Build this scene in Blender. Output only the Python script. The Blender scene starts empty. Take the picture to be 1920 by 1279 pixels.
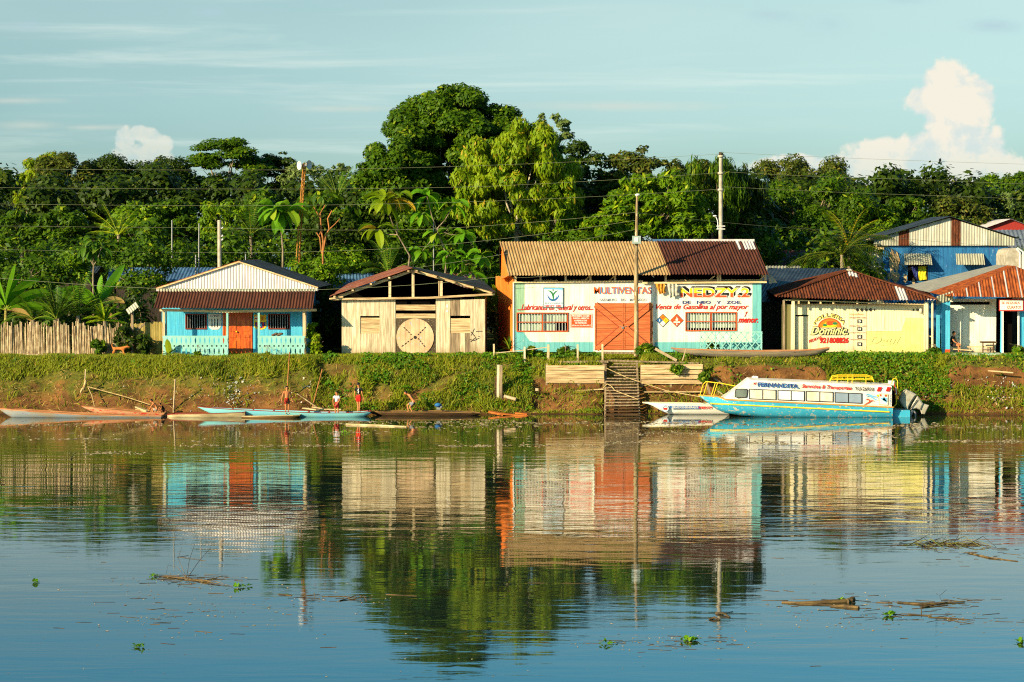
import bpy, math, random
import numpy as np
from mathutils import Vector, Matrix, noise

sc = bpy.context.scene
COL = sc.collection
rad = math.radians
# ------------------------------------------------------------------ camera
F, CZ, HOR = 4200.0, 7.5, 480.0          # focal length in photo pixels, eye height over the water, horizon row
TH = math.atan((639.5 - HOR) / F)
cam_d = bpy.data.cameras.new('camera'); cam = bpy.data.objects.new('camera', cam_d); COL.objects.link(cam)
cam_d.sensor_width = 36; cam_d.lens = F / 1920 * 36; cam_d.clip_start = 1; cam_d.clip_end = 6000
cam.location = (0, 0, CZ); cam.rotation_euler = (math.pi / 2 - TH, 0, 0)
sc.camera = cam
# ------------------------------------------------------------------ light
SUN_A, SUN_E = rad(50), rad(21)
sd = Vector((math.sin(SUN_A) * math.cos(SUN_E), math.cos(SUN_A) * math.cos(SUN_E), -math.sin(SUN_E)))
sun_d = bpy.data.lights.new('sun', 'SUN'); sun = bpy.data.objects.new('sun', sun_d); COL.objects.link(sun)
sun_d.energy = 5.0; sun_d.angle = rad(0.5); sun_d.color = (1.0, 0.81, 0.52)
sun.rotation_euler = sd.to_track_quat('-Z', 'Y').to_euler(); sun.location = (-30, -20, 40)
sc.view_settings.view_transform = 'Standard'; sc.view_settings.look = 'None'
sc.view_settings.exposure = 0.83; sc.view_settings.gamma = 1
sc.render.engine = 'CYCLES'
sc.cycles.max_bounces = 6; sc.cycles.diffuse_bounces = 3; sc.cycles.glossy_bounces = 3
sc.cycles.transmission_bounces = 4; sc.cycles.transparent_max_bounces = 6
sc.cycles.use_denoising = False
try: sc.cycles.pixel_filter_type = 'BLACKMAN_HARRIS'; sc.cycles.filter_width = 1.15
except Exception: pass

class NT:                                 # tiny node helper
    def __init__(s, tree): s.t = tree; s.n = tree.nodes; s.n.clear()
    def new(s, ty, **kw):
        nd = s.n.new(ty)
        for k, v in kw.items(): setattr(nd, k, v)
        return nd
    def put(s, sock, v):
        if isinstance(v, bpy.types.NodeSocket): s.t.links.new(v, sock)
        elif v is not None: sock.default_value = v
    def m(s, op, a, b=None, c=None, clamp=False):
        nd = s.new('ShaderNodeMath', operation=op); nd.use_clamp = clamp
        s.put(nd.inputs[0], a); s.put(nd.inputs[1], b)
        if c is not None: s.put(nd.inputs[2], c)
        return nd.outputs[0]
    def mix(s, f, a, b, blend='MIX'):
        nd = s.new('ShaderNodeMix', data_type='RGBA', blend_type=blend)
        s.put(nd.inputs[0], f); s.put(nd.inputs[6], c4(a)); s.put(nd.inputs[7], c4(b))
        return nd.outputs[2]
    def ss(s, v, lo, hi, a=0.0, b=1.0):
        nd = s.new('ShaderNodeMapRange', interpolation_type='SMOOTHSTEP')
        s.put(nd.inputs[0], v); s.put(nd.inputs[1], lo); s.put(nd.inputs[2], hi); s.put(nd.inputs[3], a); s.put(nd.inputs[4], b)
        return nd.outputs[0]
    def noise(s, vec, scale, detail=4, rough=.55, dist=0):
        nd = s.new('ShaderNodeTexNoise'); s.put(nd.inputs['Vector'], vec)
        nd.inputs['Scale'].default_value = scale; nd.inputs['Detail'].default_value = detail
        nd.inputs['Roughness'].default_value = rough; nd.inputs['Distortion'].default_value = dist
        return nd.outputs[0]
    def mapv(s, vec, scale=(1, 1, 1), loc=(0, 0, 0), rot=(0, 0, 0)):
        nd = s.new('ShaderNodeMapping'); s.put(nd.inputs[0], vec); nd.inputs['Scale'].default_value = scale
        nd.inputs['Location'].default_value = loc; nd.inputs['Rotation'].default_value = rot
        return nd.outputs[0]

def c4(c):
    if isinstance(c, (tuple, list)) and len(c) == 3: return (c[0], c[1], c[2], 1)
    return c
def S(r, g, b):                            # 0-255 display colour -> linear
    f = lambda v: (v / 255 / 12.92) if v / 255 <= .04045 else ((v / 255 + .055) / 1.055) ** 2.4
    return (f(r), f(g), f(b))

# ------------------------------------------------------------------ world: Nishita sky with high streaks and two cumulus towers
w = bpy.data.worlds.new('World'); sc.world = w; w.use_nodes = True
n = NT(w.node_tree)
sky = n.new('ShaderNodeTexSky', sky_type='NISHITA'); sky.sun_disc = False
sky.sun_elevation = SUN_E; sky.sun_rotation = math.atan2(-sd.x, -sd.y) % (2 * math.pi)
sky.altitude = 100; sky.air_density = 1.0; sky.dust_density = 1.2; sky.ozone_density = 1.0
tc = n.new('ShaderNodeTexCoord'); dirv = tc.outputs['Generated']
sx = n.new('ShaderNodeSeparateXYZ'); n.put(sx.inputs[0], dirv)
yy = n.m('MAXIMUM', sx.outputs[1], 0.05)
U = n.m('DIVIDE', sx.outputs[0], yy); V = n.m('DIVIDE', sx.outputs[2], yy)
front = n.m('GREATER_THAN', sx.outputs[1], 0.3)
elev = sx.outputs[2]
tint = n.mix(n.ss(elev, .04, .12), (.74, 1.09, 1.33), (1.10, 1.26, 1.20))
tint = n.mix(n.ss(elev, .13, .20), tint, (.52, 1.46, 1.68)); tint = n.mix(n.ss(elev, .3, .7), tint, (.34, .50, .56))
tint = n.mix(1.0, tint, n.mix(n.ss(U, -.2, .2), (.93, .96, .98), (1.07, 1.03, 1.0)), 'MULTIPLY')
skyc = n.mix(1.0, sky.outputs[0], tint, 'MULTIPLY')
def cumulus(blobs, nscale, namp, soft, seedoff):
    wv = n.new('ShaderNodeCombineXYZ'); n.put(wv.inputs[0], U); n.put(wv.inputs[1], V); wv.inputs[2].default_value = seedoff
    fb = n.noise(wv.outputs[0], nscale, 10, .62, .2)
    big = n.noise(wv.outputs[0], nscale * .45, 3, .5)
    acc = None
    for (px, py, rx, ry) in blobs:
        a = n.m('DIVIDE', n.m('SUBTRACT', U, (px - 960) / F), rx / F)
        b = n.m('DIVIDE', n.m('SUBTRACT', V, (HOR - py) / F), ry / F)
        d = n.m('SUBTRACT', 1.0, n.m('SQRT', n.m('ADD', n.m('MULTIPLY', a, a), n.m('MULTIPLY', b, b))))
        acc = d if acc is None else n.m('SMOOTH_MAX', acc, d, .12)
    f = n.m('ADD', acc, n.m('MULTIPLY', n.m('SUBTRACT', fb, .5), namp))
    f = n.m('ADD', f, n.m('MULTIPLY', n.m('SUBTRACT', big, .5), namp * .6))
    return n.m('MULTIPLY', n.ss(f, .02, soft), front), fb, f
LUM = 10.2
# high thin streaks
sv = n.mapv(dirv, (3.2, 3.2, 55))
st = n.noise(sv, 1.6, 7, .62, .5)
sv2 = n.mapv(dirv, (1.2, 1.2, 16), (3, 1, 2))
st2 = n.noise(sv2, 2.2, 4, .5)
smask = n.m('MULTIPLY', n.ss(st, .47, .75), n.ss(st2, .38, .62))
smask = n.m('MULTIPLY', smask, n.ss(elev, .2, .05))
cur = n.mix(n.m('MULTIPLY', smask, .62), skyc, tuple(v * LUM for v in (.74, .83, .77)))
veil = n.ss(n.noise(n.mapv(dirv, (2.0, 2.0, 9), (1, 5, 0)), 1.5, 3), .35, .75)
cur = n.mix(n.m('MULTIPLY', n.m('MULTIPLY', veil, n.ss(elev, .17, .12)), .22), cur, tuple(v * LUM for v in (.66, .84, .80)))
# grey wisp upper right
m3, fb3, f3 = cumulus([(1560, 48, 85, 42), (1440, 30, 110, 28), (1860, 50, 90, 20), (1690, 5, 90, 16), (55, 50, 60, 22), (395, 25, 40, 14)], 42, 1.5, 1.6, 3.3)
cur = n.mix(n.m('MULTIPLY', m3, .8), cur, tuple(v * LUM for v in (.42, .58, .66)))
# long low cloud left
m4, fb4, f4 = cumulus([(60, 236, 130, 15), (170, 240, 120, 8), (660, 205, 260, 12), (1150, 200, 260, 14), (30, 190, 160, 10)], 38, 1.1, 1.3, 7.7)
cur = n.mix(n.m('MULTIPLY', m4, .6), cur, tuple(v * LUM for v in (.66, .68, .60)))
for blobs, so in (([(1768, 160, 62, 45), (1730, 190, 45, 40), (1822, 185, 48, 48), (1785, 225, 75, 52), (1775, 285, 130, 55), (1690, 300, 120, 50), (1830, 300, 75, 70), (1620, 325, 130, 42), (1490, 310, 90, 24), (1880, 345, 70, 60), (1700, 350, 260, 45)], 1.2),
                  ([(236, 262, 26, 34), (262, 250, 22, 20), (285, 262, 26, 26), (308, 272, 24, 22), (262, 305, 78, 44), (-120, 250, 70, 40), (2150, 240, 150, 70)], 4.4)):
    m, fb, f = cumulus(blobs, 64, 1.35, .30, so)
    shade = n.m('ADD', n.ss(fb, .38, .58), n.m('MULTIPLY', n.ss(V, .03, .085), .3), clamp=True)
    cc = n.mix(shade, tuple(v * LUM for v in (.62, .72, .71)), tuple(v * LUM for v in (.86, .81, .69)))
    op = n.m('MULTIPLY', m, n.ss(V, .020, .055, .40 if so < 2 else .3, .97 if so < 2 else .6))
    cur = n.mix(op, cur, cc)
bg = n.new('ShaderNodeBackground'); n.put(bg.inputs[0], cur); bg.inputs[1].default_value = 0.06
out = n.new('ShaderNodeOutputWorld'); n.t.links.new(bg.outputs[0], out.inputs[0])

# ------------------------------------------------------------------ helpers
def P(px, py, Y):                          # a photo point at real distance Y -> world
    u, v = (px - 959.5) / F, (639.5 - py) / F
    dy, dz = math.cos(TH) + v * math.sin(TH), -math.sin(TH) + v * math.cos(TH)
    t = Y / dy
    return Vector((u * t, Y, CZ + dz * t))
def PX(px, Y): return P(px, 600, Y).x
def PZ(py, Y): return P(960, py, Y).z
def WY(py):                                # distance of a water point seen at row py
    v = (639.5 - py) / F
    return -CZ / (-math.sin(TH) + v * math.cos(TH)) * (math.cos(TH) + v * math.sin(TH))

ORG = {}
def setp(o, label=None, cat=None, group=None, kind=None):
    if label: o['label'] = label
    if cat: o['category'] = cat
    if group: o['group'] = group
    if kind: o['kind'] = kind
    return o
def thing(name, label, cat, loc, group=None):
    o = bpy.data.objects.new(name, None); COL.objects.link(o); o.empty_display_size = .3
    o.location = loc; ORG[o.name] = Vector(loc)
    return setp(o, label, cat, group)

class MB:
    def __init__(s): s.v = []; s.f = []; s.m = []; s.sm = []
    def add(s, vs, fs, mi=0, smooth=False):
        b = len(s.v); s.v += [tuple(v) for v in vs]
        for f in fs: s.f.append(tuple(b + i for i in f)); s.m.append(mi); s.sm.append(smooth)
        return s
    def box(s, a, b, mi=0, jit=0):
        (x0, y0, z0), (x1, y1, z1) = a, b
        vs = [(x0, y0, z0), (x1, y0, z0), (x1, y1, z0), (x0, y1, z0), (x0, y0, z1), (x1, y0, z1), (x1, y1, z1), (x0, y1, z1)]
        return s.add(vs, [(0, 3, 2, 1), (4, 5, 6, 7), (0, 1, 5, 4), (1, 2, 6, 5), (2, 3, 7, 6), (3, 0, 4, 7)], mi)
    def bar(s, p, q, w, h, mi=0, up=(0, 1, 0)):       # beam from p to q; w across, h along 'up'
        p, q, up = Vector(p), Vector(q), Vector(up); d = (q - p).normalized()
        a = d.cross(up)
        if a.length < 1e-4: a = d.cross(Vector((1, 0, 0)))
        a.normalize(); u = a.cross(d).normalized()
        c = [(-w / 2, -h / 2), (w / 2, -h / 2), (w / 2, h / 2), (-w / 2, h / 2)]
        vs = [e + a * i + u * j for e in (p, q) for i, j in c]
        return s.add(vs, [(0, 1, 2, 3), (7, 6, 5, 4), (0, 4, 5, 1), (1, 5, 6, 2), (2, 6, 7, 3), (3, 7, 4, 0)], mi)
    def prism(s, poly, y0, y1, mi=0):                 # xz polygon extruded in y
        k = len(poly); vs = [(x, y0, z) for x, z in poly] + [(x, y1, z) for x, z in poly]
        fs = [tuple(range(k)), tuple(range(2 * k - 1, k - 1, -1))] + [(i, k + i, k + (i + 1) % k, (i + 1) % k) for i in range(k)]
        return s.add(vs, fs, mi)
    def tube(s, pts, r, nn=6, mi=0, cap=True, flat=1.0):
        pts = [Vector(p) for p in pts]; k = len(pts)
        rs = r if isinstance(r, (list, tuple)) else [r] * k
        vs = []; prev = None
        for i, p in enumerate(pts):
            d = (pts[min(i + 1, k - 1)] - pts[max(i - 1, 0)])
            d = d.normalized() if d.length > 1e-9 else Vector((0, 0, 1))
            ref = prev if prev is not None else (Vector((0, 0, 1)) if abs(d.z) < .9 else Vector((1, 0, 0)))
            a = d.cross(ref)
            if a.length < 1e-5: a = d.orthogonal()
            a.normalize(); b = a.cross(d).normalized(); prev = b
            for j in range(nn):
                t = 2 * math.pi * j / nn; vs.append(p + a * math.cos(t) * rs[i] + b * math.sin(t) * rs[i] * flat)
        fs = [(i * nn + j, i * nn + (j + 1) % nn, (i + 1) * nn + (j + 1) % nn, (i + 1) * nn + j) for i in range(k - 1) for j in range(nn)]
        s.add(vs, fs, mi, True)
        if cap: s.add(vs[:nn], [tuple(range(nn - 1, -1, -1))], mi); s.add(vs[-nn:], [tuple(range(nn))], mi)
        return s
    def lathe(s, c, prof, nn=12, mi=0, axis='z', smooth=True):
        c = Vector(c); vs = []
        for r, h in prof:
            for j in range(nn):
                t = 2 * math.pi * j / nn; a, b = r * math.cos(t), r * math.sin(t)
                vs.append(c + Vector((a, b, h) if axis == 'z' else ((a, h, b) if axis == 'y' else (h, a, b))))
        fs = [(i * nn + j, i * nn + (j + 1) % nn, (i + 1) * nn + (j + 1) % nn, (i + 1) * nn + j) for i in range(len(prof) - 1) for j in range(nn)]
        return s.add(vs, fs, mi, smooth)
    def ball(s, c, r, mi=0, nu=8, nv=6):
        rx, ry, rz = r if isinstance(r, (tuple, list)) else (r, r, r); c = Vector(c); vs = []
        for i in range(nv + 1):
            p = math.pi * i / nv
            for j in range(nu):
                t = 2 * math.pi * j / nu
                vs.append(c + Vector((rx * math.sin(p) * math.cos(t), ry * math.sin(p) * math.sin(t), rz * math.cos(p))))
        return s.add(vs, [(i * nu + j, i * nu + (j + 1) % nu, (i + 1) * nu + (j + 1) % nu, (i + 1) * nu + j) for i in range(nv) for j in range(nu)], mi, True)
    def corr(s, O, Uv, Vv, length, v0, v1, mi=0, pitch=.15, amp=.022, rows=2, wob=0.0, sag=0.0, matf=None):
        """corrugated sheet: O origin, Uv across the waves, Vv along them; v0(u), v1(u) bounds"""
        O, Uv, Vv = Vector(O), Vector(Uv).normalized(), Vector(Vv).normalized()
        N = Uv.cross(Vv).normalized(); steps = max(4, int(length / pitch * 6)); vs = []; fs = []; ms = []
        f0 = v0 if callable(v0) else (lambda u: v0); f1 = v1 if callable(v1) else (lambda u: v1)
        for i in range(steps + 1):
            u = length * i / steps; a, b = f0(u), f1(u)
            for j in range(rows):
                v = a + (b - a) * j / (rows - 1)
                h = amp * math.sin(2 * math.pi * u / pitch)
                h += wob * noise.noise(Vector((u * .9, v * .8, 3.1)))
                vs.append(O + Uv * u + Vv * v + N * h)
        for i in range(steps):
            for j in range(rows - 1):
                fs.append((i * rows + j, (i + 1) * rows + j, (i + 1) * rows + j + 1, i * rows + j + 1))
                uu = length * (i + .5) / steps; vv = (f0(uu) + (f1(uu) - f0(uu)) * (j + .5) / (rows - 1))
                ms.append(matf(uu, vv) if matf else mi)
        b = len(s.v); s.v += [tuple(v) for v in vs]
        for f, q in zip(fs, ms): s.f.append(tuple(b + i for i in f)); s.m.append(q); s.sm.append(True)
        return s
    def build(s, name, mats, parent=None, origin=None):
        if not isinstance(mats, (list, tuple)): mats = [mats]
        og = ORG[parent.name] if parent is not None else Vector(origin if origin is not None else (0, 0, 0))
        me = bpy.data.meshes.new(name)
        me.from_pydata([(x - og.x, y - og.y, z - og.z) for x, y, z in s.v], [], s.f)
        for q in mats: me.materials.append(q)
        me.polygons.foreach_set('material_index', s.m); me.polygons.foreach_set('use_smooth', s.sm); me.update()
        o = bpy.data.objects.new(name, me); COL.objects.link(o)
        if parent is not None: o.parent = parent
        else: o.location = og
        ORG[o.name] = og
        return o

MATS = {}
def mat(name, c1, c2=None, rough=.75, scale=2.0, stretch=(1, 1, 1), isl=.12, bump=.0, bscale=25, c3=None, amt=.55, wscale=4, wst=(1, 1, 1), spec=.25, metal=0, lo=.35, hi=.65, edge=.04, mud=None, hue=0):
    m = bpy.data.materials.new(name); m.use_nodes = True; n = NT(m.node_tree); MATS[name] = m
    tc = n.new('ShaderNodeTexCoord').outputs['Object']
    col = c4(c1)
    if c2 is not None: col = n.mix(n.ss(n.noise(n.mapv(tc, stretch), scale, 6, .6), lo, hi), c1, c2)
    if c3 is not None: col = n.mix(n.ss(n.noise(n.mapv(tc, wst, (7.3, 2.1, 4.4)), wscale, 8, .65), amt, amt + edge), col, c3)
    if mud:
        sz = n.new('ShaderNodeSeparateXYZ'); n.put(sz.inputs[0], tc)
        mk = n.ss(n.m('ADD', sz.outputs[2], n.m('MULTIPLY', n.noise(n.mapv(tc, (1, 1, .4)), 2.2, 6, .65), 1.5)), 1.35, .75)
        col = n.mix(n.m('MULTIPLY', mk, mud), col, S(142, 112, 72))
    if isl:
        g = n.new('ShaderNodeNewGeometry').outputs['Random Per Island']
        hs = n.new('ShaderNodeHueSaturation'); n.put(hs.inputs['Color'], col)
        n.put(hs.inputs['Value'], n.m('ADD', n.m('MULTIPLY', g, 2 * isl), 1 - isl))
        if hue: n.put(hs.inputs['Hue'], n.m('ADD', n.m('MULTIPLY', n.m('FRACT', n.m('MULTIPLY', g, 7.7)), 2 * hue), .5 - hue))
        col = hs.outputs[0]
    b = n.new('ShaderNodeBsdfPrincipled'); n.put(b.inputs['Base Color'], col)
    b.inputs['Roughness'].default_value = rough; b.inputs['Specular IOR Level'].default_value = spec; b.inputs['Metallic'].default_value = metal
    if bump:
        bp = n.new('ShaderNodeBump'); bp.inputs['Strength'].default_value = 1; bp.inputs['Distance'].default_value = bump
        n.put(bp.inputs['Height'], n.noise(n.mapv(tc, stretch), bscale, 5)); n.t.links.new(bp.outputs[0], b.inputs['Normal'])
    o = n.new('ShaderNodeOutputMaterial'); n.t.links.new(b.outputs[0], o.inputs[0])
    return m
def leafmat(name, c1, c2, c3=None, trans=.3, amt=.8, rough=.5, spec=.15):
    m = bpy.data.materials.new(name); m.use_nodes = True; n = NT(m.node_tree); MATS[name] = m
    g = n.new('ShaderNodeNewGeometry').outputs['Random Per Island']
    tc = n.new('ShaderNodeTexCoord').outputs['Object']
    big = n.noise(tc, .8, 3)
    f = n.m('ADD', n.m('MULTIPLY', g, .65), n.m('MULTIPLY', n.ss(big, .35, .65), .35))
    col = n.mix(f, c1, c2)
    if c3 is not None: col = n.mix(n.ss(n.m('FRACT', n.m('MULTIPLY', g, 13.7)), amt, amt + .1), col, c3)
    b = n.new('ShaderNodeBsdfPrincipled'); n.put(b.inputs['Base Color'], col); b.inputs['Roughness'].default_value = rough
    b.inputs['Specular IOR Level'].default_value = spec
    t = n.new('ShaderNodeBsdfTranslucent'); n.put(t.inputs[0], col)
    mx = n.new('ShaderNodeMixShader'); mx.inputs[0].default_value = trans
    n.t.links.new(b.outputs[0], mx.inputs[1]); n.t.links.new(t.outputs[0], mx.inputs[2])
    o = n.new('ShaderNodeOutputMaterial'); n.t.links.new(mx.outputs[0], o.inputs[0])
    return m

Vg = (14, 14, 1.2); Hg = (1.2, 14, 14)
WOODP = mat('pale weathered wood', S(224, 208, 174), S(180, 160, 126), scale=.9, stretch=Vg, isl=.16, bump=.004, bscale=4, c3=S(120, 98, 70), amt=.66, wst=(5, 5, .8), edge=.12, mud=.5)
WOODH = mat('pale horizontal boards', S(212, 186, 140), S(158, 128, 88), scale=.9, stretch=Hg, isl=.16, bump=.004, bscale=4, c3=S(110, 86, 60), amt=.64, wst=(.8, 5, 5), edge=.12)
WOODG = mat('grey brown boards', S(160, 138, 108), S(112, 94, 72), scale=.9, stretch=Vg, isl=.2, bump=.004, bscale=4)
WOODD = mat('dark wet wood', S(92, 66, 38), S(56, 40, 24), scale=.9, stretch=Hg, isl=.2, bump=.006, bscale=5)
BEAM = mat('cream beam', S(226, 200, 150), S(190, 160, 112), scale=1, stretch=Hg, isl=.08)
POST = mat('pale post', S(216, 194, 152), S(172, 146, 108), scale=1, stretch=Vg, isl=.1, bump=.003)
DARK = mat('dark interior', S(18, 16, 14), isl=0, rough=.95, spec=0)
DARKW = mat('dark boards', S(60, 50, 40), S(34, 28, 24), scale=1, stretch=Vg, isl=.2)
BLUE = mat('sky blue paint', S(88, 188, 216), S(66, 168, 204), scale=.8, stretch=Vg, isl=.06, c3=S(120, 196, 208), amt=.64, wst=(4, 4, 1), bump=.002)
TEALR = mat('pale teal paint', S(150, 204, 192), S(134, 190, 180), scale=1, isl=.05, c3=S(176, 204, 184), amt=.68)
TEAL = mat('teal wall paint', S(116, 188, 186), S(100, 172, 174), scale=1, stretch=Vg, isl=.05, c3=S(160, 190, 180), amt=.66, bump=.002)
GREENP = mat('pale green paint', S(150, 184, 150), S(132, 168, 138), scale=1, stretch=Vg, isl=.05)
WHITE = mat('white wall paint', S(244, 238, 220), S(234, 222, 194), scale=.8, stretch=(3, 3, .8), isl=.035, c3=S(206, 184, 142), amt=.66, wst=(6, 6, .6), edge=.15, bump=.002, mud=.55)
WHITEP = mat('white plain paint', S(236, 232, 220), S(220, 214, 200), scale=1, isl=.02)
CREAM = mat('cream wall paint', S(242, 228, 188), S(228, 210, 164), scale=.8, stretch=Vg, isl=.05, c3=S(180, 152, 100), amt=.69, wst=(6, 6, .8), edge=.1, bump=.002, mud=.5)
YELLOW = mat('pale yellow wall paint', S(236, 226, 140), S(222, 210, 126), scale=1.2, stretch=(2, 2, 2), isl=.04, c3=S(188, 186, 120), amt=.58, wst=(1.2, 1, 1.2), edge=.15, mud=.4)
DOORO = mat('varnished orange door', S(214, 104, 30), S(176, 68, 16), scale=1.2, stretch=(9, 9, 1.5), isl=.12, rough=.4, spec=.4, bump=.002, c3=S(236, 140, 50), amt=.6, wst=(3, 3, 1), edge=.2)
DOORR = mat('orange red barn door', S(210, 116, 66), S(182, 90, 48), scale=1, stretch=Hg, isl=.08, c3=S(150, 60, 32), amt=.66, wst=(1, 4, 6), edge=.1)
FRAMEO = mat('orange window frame', S(204, 90, 40), S(176, 70, 30), isl=.03)
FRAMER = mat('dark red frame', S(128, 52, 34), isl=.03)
ORSIDE = mat('orange fascia', S(230, 130, 44), S(212, 108, 34), scale=1, isl=.05)
RUST = mat('rusty sheet', S(108, 56, 30), S(68, 36, 22), scale=1.4, stretch=(4, 1.6, 1.6), isl=0, rough=.8, c3=S(176, 98, 46), amt=.55, wst=(7, 1.6, 1.6), edge=.2, bump=.002)
RUSTD = mat('dark brown sheet', S(88, 50, 36), S(68, 38, 28), scale=1, stretch=(4, 1, 1), isl=0, rough=.75, c3=S(128, 66, 44), amt=.66, wst=(8, 1, 1), edge=.15)
RUSTB = mat('bright rust sheet', S(170, 88, 38), S(116, 54, 26), scale=1.4, stretch=(4, 1, 1), isl=0, rough=.8, c3=S(196, 170, 140), amt=.67, wst=(9, 1, 1), edge=.05)
TANR = mat('tan sheet', S(182, 150, 102), S(160, 128, 82), scale=1, stretch=(4, 1, 1), isl=0, rough=.6)
ZINC = mat('zinc sheet', S(218, 212, 208), S(194, 186, 182), scale=1.1, stretch=(5, 1, .7), isl=0, rough=.5, metal=.15, c3=S(150, 132, 120), amt=.66, wst=(7, 1, .6), edge=.12)
ZINCG = mat('grey green zinc', S(178, 178, 156), S(150, 148, 130), scale=1.1, stretch=(4, 1, .6), isl=0, rough=.5, metal=.15, c3=S(148, 92, 62), amt=.70, wst=(7, 1, .4), edge=.05)
SLATE = mat('dark grey blue sheet', S(70, 80, 88), S(48, 56, 64), scale=1.2, isl=0, rough=.45, metal=.3, c3=S(100, 70, 58), amt=.66, wst=(4, 1, 1))
SKYR = mat('blue grey sheet', S(84, 122, 158), S(64, 96, 132), scale=1.2, isl=0, rough=.5, metal=.1)
MIXR = mat('patched sheet', S(120, 116, 110), S(98, 60, 48), scale=1.6, stretch=(2, 1, 1), isl=0, lo=.45, hi=.55)
DBLUE = mat('worn deep blue paint', S(44, 112, 160), S(32, 90, 142), scale=1, stretch=Vg, isl=.14, c3=S(120, 150, 170), amt=.64, wst=(3, 3, 1.1), wscale=2, edge=.05)
BAMBOO = mat('dry cane', S(196, 174, 136), S(140, 116, 84), scale=1, stretch=(8, 8, 3), isl=.26, c3=S(110, 86, 60), amt=.62, wst=(5, 5, 5), edge=.1)
CANEY = mat('yellow cane', S(176, 156, 84), S(140, 122, 62), scale=1, stretch=Vg, isl=.15)
CONC = mat('concrete', S(186, 178, 160), S(156, 146, 126), scale=3, isl=.02, bump=.002)
METALW = mat('white metal', S(220, 220, 214), isl=.02, rough=.4)
METALG = mat('grey metal', S(150, 150, 146), isl=.02, rough=.45, metal=.4)
BLACK = mat('black paint', S(20, 20, 22), isl=0, rough=.6)
CHAR = mat('charcoal paint', S(46, 42, 38), isl=0)
RED = mat('red paint', S(206, 34, 22), S(178, 38, 30), scale=7, isl=0, c3=S(226, 170, 140), amt=.66, wscale=16)
REDO = mat('orange red paint', S(230, 88, 34), S(212, 70, 34), scale=7, isl=0, c3=S(230, 190, 160), amt=.68, wscale=16)
ORANGE = mat('orange paint', S(234, 124, 30), isl=0)
YEL = mat('yellow paint', S(240, 200, 40), isl=0, rough=.5)
NAVY = mat('navy paint', S(30, 44, 110), S(60, 72, 130), scale=9, isl=0)
BLUEL = mat('blue lettering paint', S(40, 100, 160), isl=0)
LBLUE = mat('light blue paint', S(110, 180, 220), isl=0)
GREYL = mat('grey lettering paint', S(130, 140, 160), isl=0)
GREENL = mat('green lettering paint', S(40, 120, 70), isl=0)
WIREM = mat('wire', S(126, 130, 100), isl=0, rough=.6)
ROPE = mat('rope', S(196, 172, 120), S(150, 124, 80), scale=8, isl=0)
GLASSM = mat('window glass', S(120, 130, 118), S(70, 82, 78), scale=1.2, isl=.1, rough=.08, spec=.6)
CURT = mat('pale curtain', S(186, 196, 170), S(136, 156, 136), scale=1.3, stretch=(8, 8, .5), isl=0)
TARP = mat('yellow tarp', S(216, 150, 50), S(196, 126, 36), isl=0, scale=4)
RAG = mat('grey plastic rag', S(200, 196, 176), S(160, 156, 140), isl=0, scale=4)
YROPE = mat('yellow cloth', S(230, 214, 40), isl=0)

# writing: text turned into flat mesh, fitted to a rectangle given in photo pixels on the wall at distance Y
def letter(parent, body, x0, y0, x1, y1, Y, m, shear=0, bold=0.0, wav=0, warp=None, name='lettering', mats2=None, split=None):
    cu = bpy.data.curves.new('t', 'FONT'); cu.body = body; cu.shear = shear; cu.offset = bold; cu.resolution_u = 3
    tmp = bpy.data.objects.new('t', cu); COL.objects.link(tmp)
    dg = bpy.context.evaluated_depsgraph_get()
    me = bpy.data.meshes.new_from_object(tmp.evaluated_get(dg))
    bpy.data.objects.remove(tmp); bpy.data.curves.remove(cu)
    co = np.zeros(len(me.vertices) * 3); me.vertices.foreach_get('co', co); co = co.reshape(-1, 3)
    lo, hi = co.min(0), co.max(0); uv = (co - lo)[:, :2] / np.maximum(hi - lo, 1e-6)[:2]
    og = ORG[parent.name]; newc = np.zeros_like(co)
    for i, (u, v) in enumerate(uv):
        if warp: px, py = warp(u, v)
        else: px, py = x0 + u * (x1 - x0), y1 + v * (y0 - y1)
        if not warp: py += .16 * math.sin(u * 31 + v * 3)
        if wav: py += wav * math.sin(u * 23) + wav * .6 * math.sin(u * 61)
        newc[i] = P(px, py, Y) - og
    me.vertices.foreach_set('co', newc.ravel()); me.materials.clear(); me.materials.append(m)
    if split:                                   # second colour below a height
        me.materials.append(mats2)
        for p in me.polygons:
            if sum(uv[v][1] for v in p.vertices) / len(p.vertices) < split: p.material_index = 1
    me.update(); me.name = name
    o = bpy.data.objects.new(name, me); COL.objects.link(o); o.parent = parent; ORG[o.name] = og
    return o

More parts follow.
